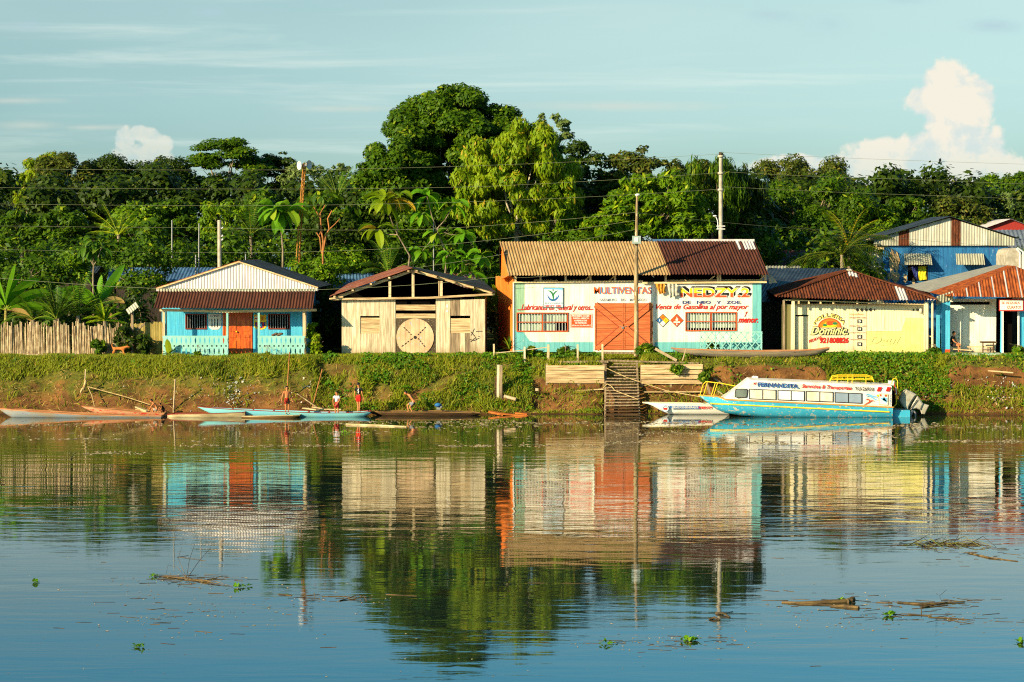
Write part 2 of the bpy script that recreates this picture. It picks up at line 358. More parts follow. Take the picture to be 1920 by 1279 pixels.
def planks(mb, x0, x1, zb, zt, Y, width=.25, th=.03, holes=(), mi=0, bounds=None, gap=.008, seed=0, Yf=None, horiz=False, jit=.004):
    """vertical board wall. zb, zt numbers or functions of x; holes (x0,x1,z0,z1); bounds: list of (fn z(x), material below)"""
    rg = random.Random(seed); k = max(1, round((x1 - x0) / width)); xs = [x0 + (x1 - x0) * i / k for i in range(k + 1)]
    cuts = sorted(set(xs + [h[0] for h in holes if x0 < h[0] < x1] + [h[1] for h in holes if x0 < h[1] < x1]))
    out = [cuts[0]]
    for c in cuts[1:]:
        if c - out[-1] > .03: out.append(c)
        elif any(abs(c - h[0]) < 1e-6 or abs(c - h[1]) < 1e-6 for h in holes): out[-1] = c
    fb = zb if callable(zb) else (lambda x: zb); ft = zt if callable(zt) else (lambda x: zt)
    for a, b in zip(out[:-1], out[1:]):
        mid = (a + b) / 2; segs = [((fb(a), fb(b)), (ft(a), ft(b)))]
        for h in holes:
            if h[0] < mid < h[1]:
                ns = []
                for lo, hi in segs:
                    if h[2] > lo[0] + .01: ns.append((lo, (h[2], h[2])))
                    if h[3] < hi[0] - .01: ns.append(((h[3], h[3]), hi))
                segs = ns
        yo = rg.uniform(-jit, jit); ga = gap * rg.uniform(.4, 1.3)
        for lo, hi in segs:
            levels = [(lo, None)]
            if bounds:
                for fn, mbelow in bounds:
                    bl, br = fn(a), fn(b)
                    levels.append(((min(max(bl, lo[0]), hi[0]), min(max(br, lo[1]), hi[1])), mbelow))
            levels.append((hi, mi))
            for (l0, _), (l1, q) in zip(levels[:-1], levels[1:]):
                if l1[0] - l0[0] < .002 and l1[1] - l0[1] < .002: continue
                A, B = a + ga / 2, b - ga / 2; y0, y1 = Y + yo, Y + yo + th
                vs = [(A, y0, l0[0]), (B, y0, l0[1]), (B, y0, l1[1]), (A, y0, l1[0]), (A, y1, l0[0]), (B, y1, l0[1]), (B, y1, l1[1]), (A, y1, l1[0])]
                mb.add(vs, [(0, 1, 2, 3), (7, 6, 5, 4), (0, 4, 5, 1), (1, 5, 6, 2), (2, 6, 7, 3), (3, 7, 4, 0)], q)
    return mb
def hboards(mb, x0, x1, z0, z1, Y, h=.2, th=.03, mi=0, gap=.012, seed=0):
    rg = random.Random(seed); k = max(1, round((z1 - z0) / h))
    for i in range(k):
        a = z0 + (z1 - z0) * i / k; b = z0 + (z1 - z0) * (i + 1) / k; yo = rg.uniform(-.004, .004)
        mb.box((x0, Y + yo, a + gap * rg.uniform(.3, .8)), (x1, Y + yo + th, b), mi)
    return mb
def window(parent, px0, py0, px1, py1, Y, fm, bars=9, inner=DARK, cross=False, barm=None, fw=.05, back=.25, curtain=None):
    a, b = P(px0, py1, Y), P(px1, py0, Y)
    f = MB(); x0, x1, z0, z1 = a.x, b.x, a.z, b.z; y0, y1 = Y - .03, Y + .04
    f.box((x0, y0, z0), (x1, y1, z0 + fw)); f.box((x0, y0, z1 - fw), (x1, y1, z1))
    f.box((x0, y0 + .002, z0 + fw), (x0 + fw, y1 - .002, z1 - fw)); f.box((x1 - fw, y0 + .002, z0 + fw), (x1, y1 - .002, z1 - fw))
    if cross:
        zm, xm = (z0 + z1) / 2, (x0 + x1) / 2
        f.box((x0 + fw, y0 + .004, zm - .02), (x1 - fw, y1 - .01, zm + .02)); f.box((xm - .025, y0 + .007, z0 + fw), (xm + .025, y1 - .013, z1 - fw))
    fo = f.build('window', fm, parent)
    if bars:
        q = MB()
        for i in range(1, bars): x = x0 + (x1 - x0) * i / bars; q.box((x - .012, Y + .012, z0 + fw), (x + .012, Y + .028, z1 - fw))
        q.build('bars', barm or METALG, fo)
    if curtain:
        q = MB(); k = 40; w = x1 - x0; zz = z0 + fw
        for s0, s1, dz in curtain:
            vs = []; kk = int(k * (s1 - s0)) + 2
            for i in range(kk + 1):
                u = s0 + (s1 - s0) * i / kk; yv = Y + .12 + .025 * math.sin(u * 90)
                vs += [(x0 + w * u, yv, zz + dz), (x0 + w * u, yv, z1 - fw)]
            q.add(vs, [(2 * i, 2 * i + 2, 2 * i + 3, 2 * i + 1) for i in range(kk)], 0, True)
        q.build('curtain', CURT, fo)
    q = MB(); q.box((x0 - .02, Y + back, z0 - .02), (x1 + .02, Y + back + .02, z1 + .02)); q.build('recess', inner, fo)
    return fo
def disc(mb, c, rx, rz, y, k=24, mi=0, a0=0, a1=360):
    vs = [(c[0], y, c[1])] + [(c[0] + rx * math.cos(rad(a0 + (a1 - a0) * i / k)), y, c[1] + rz * math.sin(rad(a0 + (a1 - a0) * i / k))) for i in range(k + 1)]
    return mb.add(vs, [(0, i + 1, i + 2) for i in range(k)], mi)
def poly(mb, pts, Y, mi=0):                # flat painted shape: photo points on the wall plane at Y
    return mb.add([P(x, y, Y) for x, y in pts], [tuple(range(len(pts)))], mi)
# ================================================================== SETTING
def sstep(t): t = min(1, max(0, t)); return t * t * (3 - 2 * t)
def nz(x, y, z=0.0): return noise.noise(Vector((x, y, z)))
def toeY(x): return 105.8 + .4 * nz(x * .22, 1.3) + .15 * nz(x * .9, 4.2) + .7 * sstep((x - 5.4) / 1.5) * sstep((21 - x) / 2)
def lipY(x): return 109.3 + .35 * nz(x * .2, 9.3)
def cliff(x): return max(sstep((x - 9.2) / 1.0) * sstep((15.6 - x) / 1.0), sstep((x - 20.6) / .8) * sstep((27 - x) / 1.0))
def gz(x, y):
    a, b = toeY(x), lipY(x)
    if y < a: return -min(3.0, (a - y) * .45)
    t = (y - a) / (b - a)
    if t >= 1: z = 2.5 + (.02 * (y - b) if y < 112 else .05)
    else:
        s = 2.5 * (1 - (1 - t) ** 1.35)
        c = cliff(x)
        if c:
            sc_ = 1.25 * min(1, t / .42) if t < .42 else 1.25 + 1.0 * sstep((t - .42) / .12) + .25 * max(0, (t - .54) / .46)
            s = s * (1 - c) + sc_ * c
        z = s
    bump = .16 * nz(x * .7, y * .9, 2.0) + .09 * nz(x * 2.1, y * 2.4, 5.0) + .045 * nz(x * 6, y * 6, 8.0)
    amp = sstep(t / .2) * (1 - sstep((t - .85) / .3) * .75)
    g = max(0, nz(x * .55 + y * .25, y * .12, 11.0)) * .55 * amp if x < -9 else 0     # gullies on the bare left bank
    d = (abs(x + 8.6) < 1.3 and .55 * sstep((1.3 - abs(x + 8.6)) / .9) * sstep(t / .2) * sstep((1 - t) / .3)) or 0   # washed out hollow
    z += bump * amp - g - d
    if .8 < x < 10 and y < 107.75: z -= .4 * sstep((x - .8) / .5) * sstep((10 - x) / .5) * sstep((107.75 - y) / .25) * sstep(t / .15)
    if 4.2 < x < 6.5: z -= .5 * sstep((x - 4.2) / .3) * sstep((6.5 - x) / .3) * sstep((112 - y) / 2) * sstep(t / .1 + .3)
    return z

GROUND = bpy.data.materials.new('bank earth'); GROUND.use_nodes = True; n = NT(GROUND.node_tree)
tc = n.new('ShaderNodeTexCoord').outputs['Object']
base = n.mix(n.ss(n.noise(tc, 1.1, 7, .65), .35, .65), S(138, 94, 50), S(92, 62, 34))
base = n.mix(n.ss(n.noise(tc, 7, 6, .7), .5, .72), base, S(64, 44, 26))
gr = n.mix(n.ss(n.noise(tc, 5, 5, .6), .4, .6), S(70, 92, 26), S(104, 108, 34))
sp = n.new('ShaderNodeSeparateXYZ'); n.put(sp.inputs[0], tc)
gm = n.ss(n.m('ADD', n.m('MULTIPLY', sp.outputs[2], .28), n.m('SUBTRACT', n.noise(tc, .7, 5, .6), .12)), .52, .82)
gn = n.new('ShaderNodeSeparateXYZ'); n.put(gn.inputs[0], n.new('ShaderNodeNewGeometry').outputs['Normal'])
gm = n.m('MULTIPLY', gm, n.ss(gn.outputs[2], .55, .8))
base = n.mix(n.m('MULTIPLY', gm, .75), base, gr)
wet = n.ss(sp.outputs[2], .22, .02)
base = n.mix(n.m('MULTIPLY', wet, .55), base, S(58, 42, 24))
b = n.new('ShaderNodeBsdfPrincipled'); n.put(b.inputs['Base Color'], base); b.inputs['Roughness'].default_value = .9; b.inputs['Specular IOR Level'].default_value = .15
bp = n.new('ShaderNodeBump'); bp.inputs['Distance'].default_value = .05; n.put(bp.inputs['Height'], n.noise(tc, 9, 7, .7)); n.t.links.new(bp.outputs[0], b.inputs['Normal'])
o = n.new('ShaderNodeOutputMaterial'); n.t.links.new(b.outputs[0], o.inputs[0])

xs = [-900, -500, -300, -180, -110, -75, -55, -42, -36] + [-32 + .16 * i for i in range(401)] + [36, 42, 55, 75, 110, 180, 300, 500, 900]
ys = [96, 100, 102.5, 104] + [104.4 + .11 * i for i in range(56)] + [110.8, 111.2, 112, 113, 116, 122, 130, 145, 165, 200, 260, 400, 700, 1500, 4000]
vs = []; 
for y in ys:
    for x in xs: vs.append((x, y, gz(x, y)))
nx = len(xs)
fs = [(j * nx + i, j * nx + i + 1, (j + 1) * nx + i + 1, (j + 1) * nx + i) for j in range(len(ys) - 1) for i in range(nx - 1)]
g = MB(); g.add(vs, fs, 0, True); gnd = g.build('ground', GROUND); setp(gnd, kind='structure')
# river bed under the open water
g = MB(); g.add([(-900, -200, -3), (900, -200, -3), (900, 96.0, -3), (-900, 96.0, -3)], [(0, 1, 2, 3)]); setp(g.build('river_bed', GROUND), kind='structure')

WATER = bpy.data.materials.new('river water'); WATER.use_nodes = True; n = NT(WATER.node_tree)
tc = n.new('ShaderNodeTexCoord').outputs['Object']
def wv(sx_, sy_, det, seed, dist=.4):
    return n.noise(n.mapv(tc, (sx_, sy_, 1), (seed, seed * .7, seed * .3), (0, 0, rad(3))), 1.0, det, .5, dist)
h1 = wv(.15, .5, 2, 3.0, .9)            # long low swell
h2 = wv(.42, 1.45, 3, 11.0, 1.0)           # ripples
h3 = wv(1.7, 5.0, 3, 23.0)           # fine chop
patch = n.ss(wv(.035, .10, 3, 41.0, .8), .38, .62)          # calm and ruffled patches
patch2 = n.ss(wv(.06, .22, 3, 57.0, .8), .42, .66)
sp = n.new('ShaderNodeSeparateXYZ'); n.put(sp.inputs[0], tc)
midb = n.m('MULTIPLY', n.ss(sp.outputs[1], 52, 66), n.ss(sp.outputs[1], 101, 84))    # the current ruffles mid river
a2 = n.m('ADD', .14, n.m('ADD', n.m('MULTIPLY', midb, .52), n.m('MULTIPLY', patch, .17)))
H_ = n.m('ADD', n.m('MULTIPLY', n.m('MULTIPLY', h1, a2), .024), n.m('MULTIPLY', n.m('MULTIPLY', h2, a2), .011))
H_ = n.m('ADD', H_, n.m('MULTIPLY', n.m('MULTIPLY', h3, n.m('ADD', .15, n.m('MULTIPLY', patch2, .8))), .0016))
b = n.new('ShaderNodeBsdfPrincipled')
silt = n.mix(n.ss(wv(.05, .3, 5, 77.0), .4, .65), S(28, 44, 36), S(42, 46, 28))
n.put(b.inputs['Base Color'], silt)
b.inputs['Roughness'].default_value = .025; b.inputs['IOR'].default_value = 1.65; b.inputs['Specular IOR Level'].default_value = .5
bp = n.new('ShaderNodeBump'); bp.inputs['Strength'].default_value = 1; bp.inputs['Distance'].default_value = 1.0
n.put(bp.inputs['Height'], H_); n.t.links.new(bp.outputs[0], b.inputs['Normal'])
o = n.new('ShaderNodeOutputMaterial'); n.t.links.new(b.outputs[0], o.inputs[0])
g = MB(); g.add([(-900, -200, 0), (900, -200, 0), (900, 108.6, 0), (-900, 108.6, 0)], [(0, 1, 2, 3)])
setp(g.build('river', WATER), 'brown green river mirroring sky, trees and houses', kind='structure')
# ================================================================== HOUSES
def Z3(z): return Vector((0, 0, z))
def slope_sheet(name, pts, mats, parent, along, pitch=.15, amp=.02, wob=.0, matf=None):
    """corrugated quad from 4 world points: pts[0]->pts[1] eave edge, pts[3]->pts[2] ridge edge; waves run eave->ridge"""
    a, b_, c, d = [Vector(p) for p in pts]
    L = (b_ - a).length; steps = max(6, int(L / pitch * 6)); mb = MB(); vs = []; ms = []
    rows = 5
    for i in range(steps + 1):
        t = i / steps; p, q = a.lerp(b_, t), d.lerp(c, t); N = (b_ - a).cross(q - p).normalized()
        h = amp * math.sin(2 * math.pi * t * round(L / pitch))
        for j in range(rows):
            s = j / (rows - 1); r = p.lerp(q, s); ww = wob * nz(r.x * .8, r.y * .8 + r.z, 2)
            vs.append(r + N * (h + ww))
    fs = []
    for i in range(steps):
        for j in range(rows - 1):
            fs.append((i * rows + j, (i + 1) * rows + j, (i + 1) * rows + j + 1, i * rows + j + 1)); ms.append(matf((i + .5) / steps, (j + .5) / (rows - 1)) if matf else 0)
    mb.v = [tuple(v) for v in vs]; mb.f = fs; mb.m = ms; mb.sm = [True] * len(fs)
    return mb.build(name, mats, parent)

# ---------------------------------------------------------- blue house
Yw, Yr = 112.0, 110.85
h1 = thing('house', 'turquoise board house with orange door, slatted porch rail and pale corrugated gable', 'house', P(440, 668, Yw), 'riverside houses')
X = lambda px, Y=Yw: PX(px, Y)
Zp = lambda py, Y=Yw: PZ(py, Y)
wb, wt = Zp(668), Zp(541)
m_ = MB(); planks(m_, X(304), X(574), wb, Zp(562), Yw, .21, holes=[(X(348), X(386), Zp(616.5), Zp(589.5)), (X(503.5), X(542), Zp(616.5), Zp(589.5)), (X(417), X(473.5), wb, Zp(586))], seed=1)
m_.build('wall', BLUE, h1)
m_ = MB(); planks(m_, Yw, 120, wb, wt, 0, .25, seed=2)
for s, px in ((0, 304), (1, 574)):
    q = MB(); q.v = [(X(px) + (v[1] if s else -v[1]) * 1.0, v[0] + .03, v[2]) for v in m_.v]; q.f = m_.f; q.m = m_.m; q.sm = m_.sm; q.build('side_wall', BLUE, h1)
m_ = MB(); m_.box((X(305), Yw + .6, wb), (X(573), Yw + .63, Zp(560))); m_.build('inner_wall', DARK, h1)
m_ = MB(); m_.box((X(300), 110.6, wb - .2), (X(576), 113, wb + .02)); m_.build('earth_plinth', mat('plinth earth', S(176, 136, 84), S(150, 110, 64), isl=0, bump=.01), h1)
window(h1, 347, 588.5, 387, 617.5, Yw - .01, FRAMER, bars=9, barm=METALG)
window(h1, 502.5, 588.5, 543, 617.5, Yw - .01, FRAMER, bars=9, barm=METALG)
d = MB(); planks(d, X(428.5), X(472.5), Zp(665.5), Zp(587), Yw - .02, .29, th=.05, seed=3)
for px0, px1 in ((431, 442), (456, 468)):
    for a_, b2 in ((594, 621), (628, 633), (639, 660)):
        p0, p1 = P(px0, b2, Yw), P(px1, a_, Yw); d.box((p0.x, Yw - .045, p0.z), (p1.x, Yw - .023, p1.z), 0)
do = d.build('door', DOORO, h1)
q = MB(); q.ball(P(443, 622, Yw - .08), .045); q.build('handle', YEL, do)
q = MB(); q.box((X(417), Yw - .03, Zp(665.5)), (X(419.8), Yw + .02, Zp(586))); q.box((X(420.4), Yw - .02, Zp(665.5)), (X(428), Yw + .02, Zp(587)))
q.box((X(419.8), Yw - .035, Zp(587.3)), (X(473.8), Yw + .02, Zp(585.2))); q.build('door_frame', DOORO, h1)
# plates on the wall
q = MB(); poly(q, [(390, 588.5), (414.5, 588.5), (414.5, 610), (412, 615), (408, 618), (397, 618), (392.5, 615), (390, 611)], Yw - .02)
cr = q.build('wall_plate', WHITEP, h1); setp(cr, 'white shield plate with three dark bars')
q = MB()
for px in (397, 402.2, 407.4): poly(q, [(px - .9, 597.5), (px + .9, 597.5), (px + .9, 614), (px - .9, 614)], Yw - .024)
q.build('bars', CHAR, cr); letter(cr, 'LIMA', 394, 590, 412, 594.5, Yw - .024, GREYL, bold=.01); 
letter(cr, 'CLUB', 391, 609, 394, 598, Yw - .024, GREYL, warp=lambda u, v: (391 + v * 2.5, 610 - u * 12)); letter(cr, 'ALIANZA', 410, 609, 413, 598, Yw - .024, GREYL, warp=lambda u, v: (410.5 + v * 2.5, 610 - u * 12))
q = MB()
sh = [(475, 591.5), (478.5, 589.3), (482, 591.5), (487.3, 589.5), (492.6, 591.5), (496, 589.3), (499.5, 591.5), (498, 596), (499, 601), (499, 612), (496.5, 616), (491, 618), (483.5, 618), (478, 616), (475.5, 612), (475.5, 601), (476.5, 596)]
poly(q, sh, Yw - .02, 0)
inn = lambda pts: [(487.3 + (x - 487.3) * .84, 603.5 + (y - 603.5) * .87) for x, y in pts]
poly(q, [(477.6, 593.5), (486.6, 593.5), (486.6, 601), (477.6, 601)], Yw - .023, 1)
poly(q, [(477.6, 596.4), (486.6, 596.4), (486.6, 598.4), (477.6, 598.4)], Yw - .026, 2); poly(q, [(481.2, 593.5), (483, 593.5), (483, 601), (481.2, 601)], Yw - .027, 2)
for i in range(4): poly(q, [(489 + i * 2.3, 593.5), (490 + i * 2.3, 593.5), (490 + i * 2.3, 601), (489 + i * 2.3, 601)], Yw - .023, 2)
for i, c in enumerate((3, 2, 3, 2, 3, 2, 3)):
    x = 477.6 + i * 2.8; yb = 616.2 - abs(i - 3) ** 2 * .45; poly(q, [(x, 604), (x + 2.8, 604), (x + 2.8, yb), (x, yb)], Yw - .023, c)
q.build('wall_crest', [YEL, WHITEP, RED, NAVY], h1)
q = MB(); disc(q, (P(487.5, 609.5, Yw).x, P(487.5, 609.5, Yw).z), .09, .09, Yw - .03); q.build('crest_centre', LBLUE, h1)
# porch: posts, slatted rail, beam
for px in (306.5, 426, 485, 569.5):
    q = MB(); q.bar(P(px, 668, Yr), P(px + random.Random(px).uniform(-.4, .6), 581, Yr), .1 if px in (426, 485) else .12, .1); q.build('porch_post', TEALR if px in (426, 485) else POST, h1)
q = MB(); q.bar(P(299, 581.5, Yr - .02), P(426, 584.2, Yr - .02), .12, .1); q.bar(P(426, 584.2, Yr - .021), P(593, 581.3, Yr - .02), .12, .1); q.build('eave_beam', BEAM, h1)
q = MB(); q.bar(P(311, 583, Yr + .1), P(311.5, 629, Yr + .1), .06, .06); q.build('porch_post', POST, h1); q = MB(); q.bar(P(573, 583, Yr + .2), P(573, 668, Yr + .2), .06, .06); q.build('porch_post', POST, h1)
def rail(px0, px1, k):
    q = MB(); a, b2 = P(px0, 667.5, Yr - .07), P(px1, 630, Yr - .07); W_ = (b2.x - a.x) / k; H2 = b2.z - a.z; mid = a.z + H2 * .5
    for i in range(k):
        cx = a.x + W_ * (i + .5); hw = W_ / 2 - .001
        prof = [(0, hw), (.07, hw), (.11, hw * .86), (.20, hw * .66), (.33, hw * .78), (.42, hw), (.60, hw), (.68, hw * .78), (.80, hw * .66), (.89, hw * .86), (.93, hw), (1, hw)]
        pl = [(cx + w_, a.z + H2 * t) for t, w_ in prof] + [(cx - w_, a.z + H2 * t) for t, w_ in reversed(prof)]
        q.prism(pl, Yr - .07, Yr - .05, 0)
        disc(q, (cx, mid), .042, .042, Yr - .073, 10, 1)  # near-black disc laid on each board paints the dark of a see-through hole
    q.box((a.x, Yr - .045, b2.z - .1), (b2.x, Yr - .01, b2.z + .01), 0); q.box((a.x, Yr - .045, a.z), (b2.x, Yr - .01, a.z + .1), 0)
    q.build('porch_rail', [TEALR, DARK], h1)
rail(304.5, 427.5, 14); rail(482.5, 571, 10)
# roofs
slope_sheet('porch_roof', [P(287.5, 577.5, 110.4), P(585.5, 578.5, 110.4), P(590, 545, 111.75), P(297, 545, 111.75)], [RUSTD], h1, 0, amp=.025)
ga, gp, gb = P(293, 541.5, 111.85), P(448, 491, 111.85), P(596, 539.5, 111.85)
def gtop(u):
    x = ga.x + u
    return (ga.z + (gp.z - ga.z) * (x - ga.x) / (gp.x - ga.x) if x < gp.x else gp.z + (gb.z - gp.z) * (x - gp.x) / (gb.x - gp.x)) - 0.03 - Zp(546, 111.85)
q = MB(); q.corr((ga.x, 111.85, Zp(546, 111.85)), (1, 0, 0), (0, 0, 1), gb.x - ga.x, 0, lambda u: max(.05, gtop(u)), pitch=.145, amp=.013); q.build('gable_sheet', ZINC, h1)
q = MB(); q.corr((P(296, 545.7, 111.7).x, 111.7, Zp(547, 111.7)), (1, 0, 0), (0, 0, 1), PX(590, 111.7) - PX(296, 111.7), 0, Zp(541.5, 111.7) - Zp(547, 111.7), pitch=.145, amp=.02); q.build('flashing', ZINCG, h1)
dv = Vector((0, 8.6, .05))
slope_sheet('roof', [ga + Vector((0, -.12, .05)), ga + dv + Vector((0, 0, .05)), gp + dv + Vector((0, 0, .05)), gp + Vector((0, -.12, .05))], [RUSTB], h1, 0)
slope_sheet('roof', [gb + Vector((.1, -.12, .03)), gb + dv, gp + dv + Vector((0, 0, .05)), gp + Vector((0, -.12, .05))], [SLATE], h1, 0)
q = MB(); q.bar(ga + Vector((0, -.1, .0)), gp + Vector((0, -.1, .0)), .05, .07, up=(0, 0, 1)); q.bar(gp + Vector((0, -.1, 0)), gb + Vector((0, -.1, 0)), .05, .07, up=(0, 0, 1)); q.build('verge_board', BEAM, h1)
# little things on the porch
q = MB()
for i in range(6): q.ball(P(512 + i * 3, 628.3 - (i % 3) * 1.2, Yr - .05), (.1, .06, .06), 0)
q.tube([P(520, 628, Yr - .05), P(524, 624, Yr - .05), P(527, 626, Yr - .05)], .02)
setp(q.build('rag_bundle', mat('dark rag', S(60, 46, 40), S(110, 90, 70), scale=9, isl=.2), None, P(520, 629, Yr)), 'dark crumpled cloth bundle on the right porch rail of the blue house', 'cloth bundle')

# ---------------------------------------------------------- unpainted shed
h2 = thing('shed', 'unpainted board shed with open gable and a round disc on its double door', 'shed', P(775, 666, Yw), 'riverside houses')
wb = Zp(668)
m_ = MB(); planks(m_, X(640), X(741), wb, Zp(562), Yw, .24, holes=[(X(675), X(711), Zp(625.5), Zp(592.5))], seed=11); m_.build('wall', WOODP, h2); m_ = MB(); planks(m_, X(816.5), X(834), wb, Zp(560), Yw, .24, seed=12); m_.build('wall', WOODP, h2)
m_ = MB(); planks(m_, X(834.2), X(909), wb, Zp(561), Yw + .005, .24, holes=[(X(843.5), X(881), Zp(624.8), Zp(592))], seed=13, mi=0); 
m_.m = [1 if random.Random(i // 6 * 7).random() < .4 else 0 for i in range(len(m_.m))]; m_.build('wall', [WOODP, WOODG], h2)
for px0, px1, zb, zt in ((675, 711, 625.5, 596), (843.5, 881, 624.8, 597)):
    m_ = MB(); hboards(m_, X(px0), X(px1), Zp(zb), Zp(zt), Yw + .03, .24, seed=int(px0)); so = m_.build('shutter', WOODH, h2)
    q = MB(); q.box((X(px0) - .05, Yw + .3, Zp(zb)), (X(px1) + .05, Yw + .33, Zp(588))); q.build('recess', DARK, so)
m_ = MB(); m_.box((X(741), Yw + .02, Zp(582)), (X(816), Yw + .05, Zp(571.5))); m_.box((X(741), Yw + .02, Zp(597)), (X(816), Yw + .05, Zp(588.3))); m_.build('door_head_board', WOODH, h2)
q = MB(); planks(q, X(741.5), X(778), wb, Zp(597.8), Yw + .02, .24, seed=15); planks(q, X(778.6), X(816), wb, Zp(597.8), Yw + .02, .24, seed=16)
do = q.build('double_door', mat('flaking dark door', S(66, 54, 40), S(88, 74, 54), scale=2, stretch=Vg, c3=S(206, 186, 150), amt=.60, wst=(6, 6, 4), edge=.05), h2)
q = MB(); c = P(777.8, 632.5, Yw); R_ = .94
k = 8
for i in range(k):
    xa, xb = -R_ + 2 * R_ * i / k, -R_ + 2 * R_ * (i + 1) / k - .008; pts = []
    for j in range(7): x = xa + (xb - xa) * j / 6; pts.append((c.x + x, c.z + math.sqrt(max(0, R_ * R_ - x * x))))
    pts += [(c.x + x, c.z - math.sqrt(max(0, R_ * R_ - x * x))) for x in [xb + (xa - xb) * j / 6 for j in range(7)]]
    q.prism(pts, Yw - .02, Yw + .008)
dm = mat('faded disc paint', S(214, 186, 146), S(200, 160, 120), scale=1.2, stretch=(2, 1, 1), isl=.07, c3=S(160, 182, 190), amt=.60, wst=(1.6, 1, 1), edge=.08)
dd = q.build('door_disc', dm, do)
q = MB()
for a1, a2 in (((756, 613), (773, 630)), ((798, 613), (781, 630)), ((752, 650), (774, 634)), ((783, 634), (797, 651))):
    A_, B_ = P(*a1, Yw), P(*a2, Yw)
    for j in range(4):
        s0, s1 = j / 4 + .02, j / 4 + random.Random(j + a1[0]).uniform(.12, .23); q.bar(Vector((0, -.028, 0)) + A_.lerp(B_, s0), Vector((0, -.028, 0)) + A_.lerp(B_, s1), .045, .01)
disc(q, (c.x, c.z), .08, .08, Yw - .035, 12); q.build('disc_marks', CHAR, dd)
q = MB(); q.bar(P(620, 561, Yw - .15), P(800, 558.5, Yw - .15), .1, .17); q.bar(P(800, 558.6, Yw - .149), P(927, 551.5, Yw - .15), .1, .17); q.bar(P(617, 560.5, Yw - .27), P(643, 556.5, Yw - .27), .08, .06); q.build('tie_beam', WOODH, h2)
apx = P(773, 507.5, Yw - .12)
q = MB(); q.bar(P(629, 558, Yw - .12), apx, .14, .1); q.bar(apx + Vector((.05, -.003, 0)), P(925, 549, Yw - .12), .14, .1); q.build('rafter', WOODH, h2)
q = MB()
for px, pt in ((730.5, 527), (774, 508.5), (827, 527)): q.bar(P(px, 558, Yw - .08), P(px, pt, Yw - .08), .13, .08)
q.bar(P(822.5, 558, Yw + .2), P(822.5, 527, Yw + .2), .05, .05); q.build('gable_post', POST, h2)
bk = Vector((0, 7.8, 0))
for px in (640.5, 908.5):
    q = MB(); m2 = MB(); planks(m2, Yw + .05, 119.6, wb, Zp(560), 0, .25, seed=int(px)); dx = -.06 if px < 700 else .0
    q.v = [(X(px) + v[1] + dx * (v[0] - Yw), v[0], v[2]) for v in m2.v]; q.f = m2.f; q.m = m2.m; q.sm = m2.sm; q.build('side_wall', WOODG, h2)
q = MB(); q.box((X(641) - .3, 119.6, wb), (X(908), 119.65, Zp(556))); q.build('back_wall', DARK, h2); q = MB(); q.box((X(642), Yw + .7, wb), (X(907), Yw + .72, Zp(566))); q.build('inner_wall', DARK, h2); q = MB(); q.prism([(v.x, v.z) for v in (P(642, 558, 118), P(905, 552, 118), P(764, 501, 118))], 118, 118.04); q.build('gable_back', DARK, h2)  # back triangle added and coloured near-black so the open gable reads unlit
lr, lf, ff, fr = P(757, 497.5, 119.5), P(652, 532.5, 119.5), P(617.5, 556, Yw - .4), P(773, 502.5, Yw - .4)
slope_sheet('roof', [ff, lf, lr, fr], [mat('red rust roof', S(146, 88, 66), S(104, 60, 46), scale=1.3, isl=0, c3=S(136, 136, 140), amt=.58, wst=(1, 2, 1), edge=.08)], h2, 0)
slope_sheet('roof', [P(930, 548.5, Yw - .4), P(905, 527, 119.5), lr + Vector((0, .01, 0)), fr + Vector((0.02, 0, 0))], [SLATE], h2, 0)
q = MB()
for t in (.06, .28, .5, .72, .95):
    p_ = ff.lerp(fr, t) + Vector((0, .1, -.09)); q.bar(p_ + Vector((0, -.2, 0)), p_ + Vector((0, .5, 0)), .1, .08, up=(0, 0, 1)); p_ = P(930, 548.5, Yw - .4).lerp(fr, t) + Vector((0, .1, -.09)); q.bar(p_ + Vector((0, -.2, 0)), p_ + Vector((0, .5, 0)), .1, .08, up=(0, 0, 1))
q.build('purlin_ends', WOODH, h2)
q = MB()
for pts in ([(882, 622), (889, 630)], [(889, 616), (883, 629)], [(892, 621.5), (904, 621)], [(880, 636), (888, 639), (898, 634)], [(882, 641), (890, 634)], [(888, 628), (893, 637)], [(895, 630), (900, 632)]):
    for a1, a2 in zip(pts[:-1], pts[1:]): q.bar(P(*a1, Yw - .006), P(*a2, Yw - .006), .03, .004)
q.build('scrawl', CHAR, h2)
q = MB(); disc(q, (P(838, 574, Yw).x, P(838, 574, Yw).z), .05, .11, Yw - .006); disc(q, (P(838, 583, Yw).x, P(838, 583, Yw).z), .05, .07, Yw - .006); q.build('paint_splash', WHITEP, h2)

# ---------------------------------------------------------- the big painted store
h3 = thing('store', 'long white and teal painted store with lettering, barn door and two tone metal roof', 'store', P(1195, 660, Yw), 'riverside houses')
wb, wt = Zp(660), Zp(529.5)
def tealtop(x):
    px = 960 + (x) * F / Yw
    if px < 983: return Zp(620)
    if px < 1003: t = (px - 983) / 20; return Zp(620 + 21.5 * math.sqrt(1 - (1 - t) ** 2))
    return Zp(641.5)
win1 = (X(968), X(1065), Zp(622), Zp(586)); win2 = (X(1284.5), X(1381), Zp(621), Zp(585)); dr = (X(1114.5), X(1224), wb, Zp(568.5))
q = MB(); planks(q, X(962), X(983), wb, wt, Yw, .19, holes=[win1], mi=2, bounds=[(tealtop, 1)], seed=21)
planks(q, X(983), X(1227), wb, wt, Yw, .25, holes=[win1, dr], mi=0, bounds=[(tealtop, 1)], seed=22, gap=.005)
q.build('wall', [WHITE, TEAL, GREENP], h3)
q = MB(); planks(q, X(1227.2), X(1410), wb, wt, Yw - .012, .2, holes=[win2], mi=0, bounds=[(lambda x: Zp(641.5), 1)], seed=23, gap=.005)
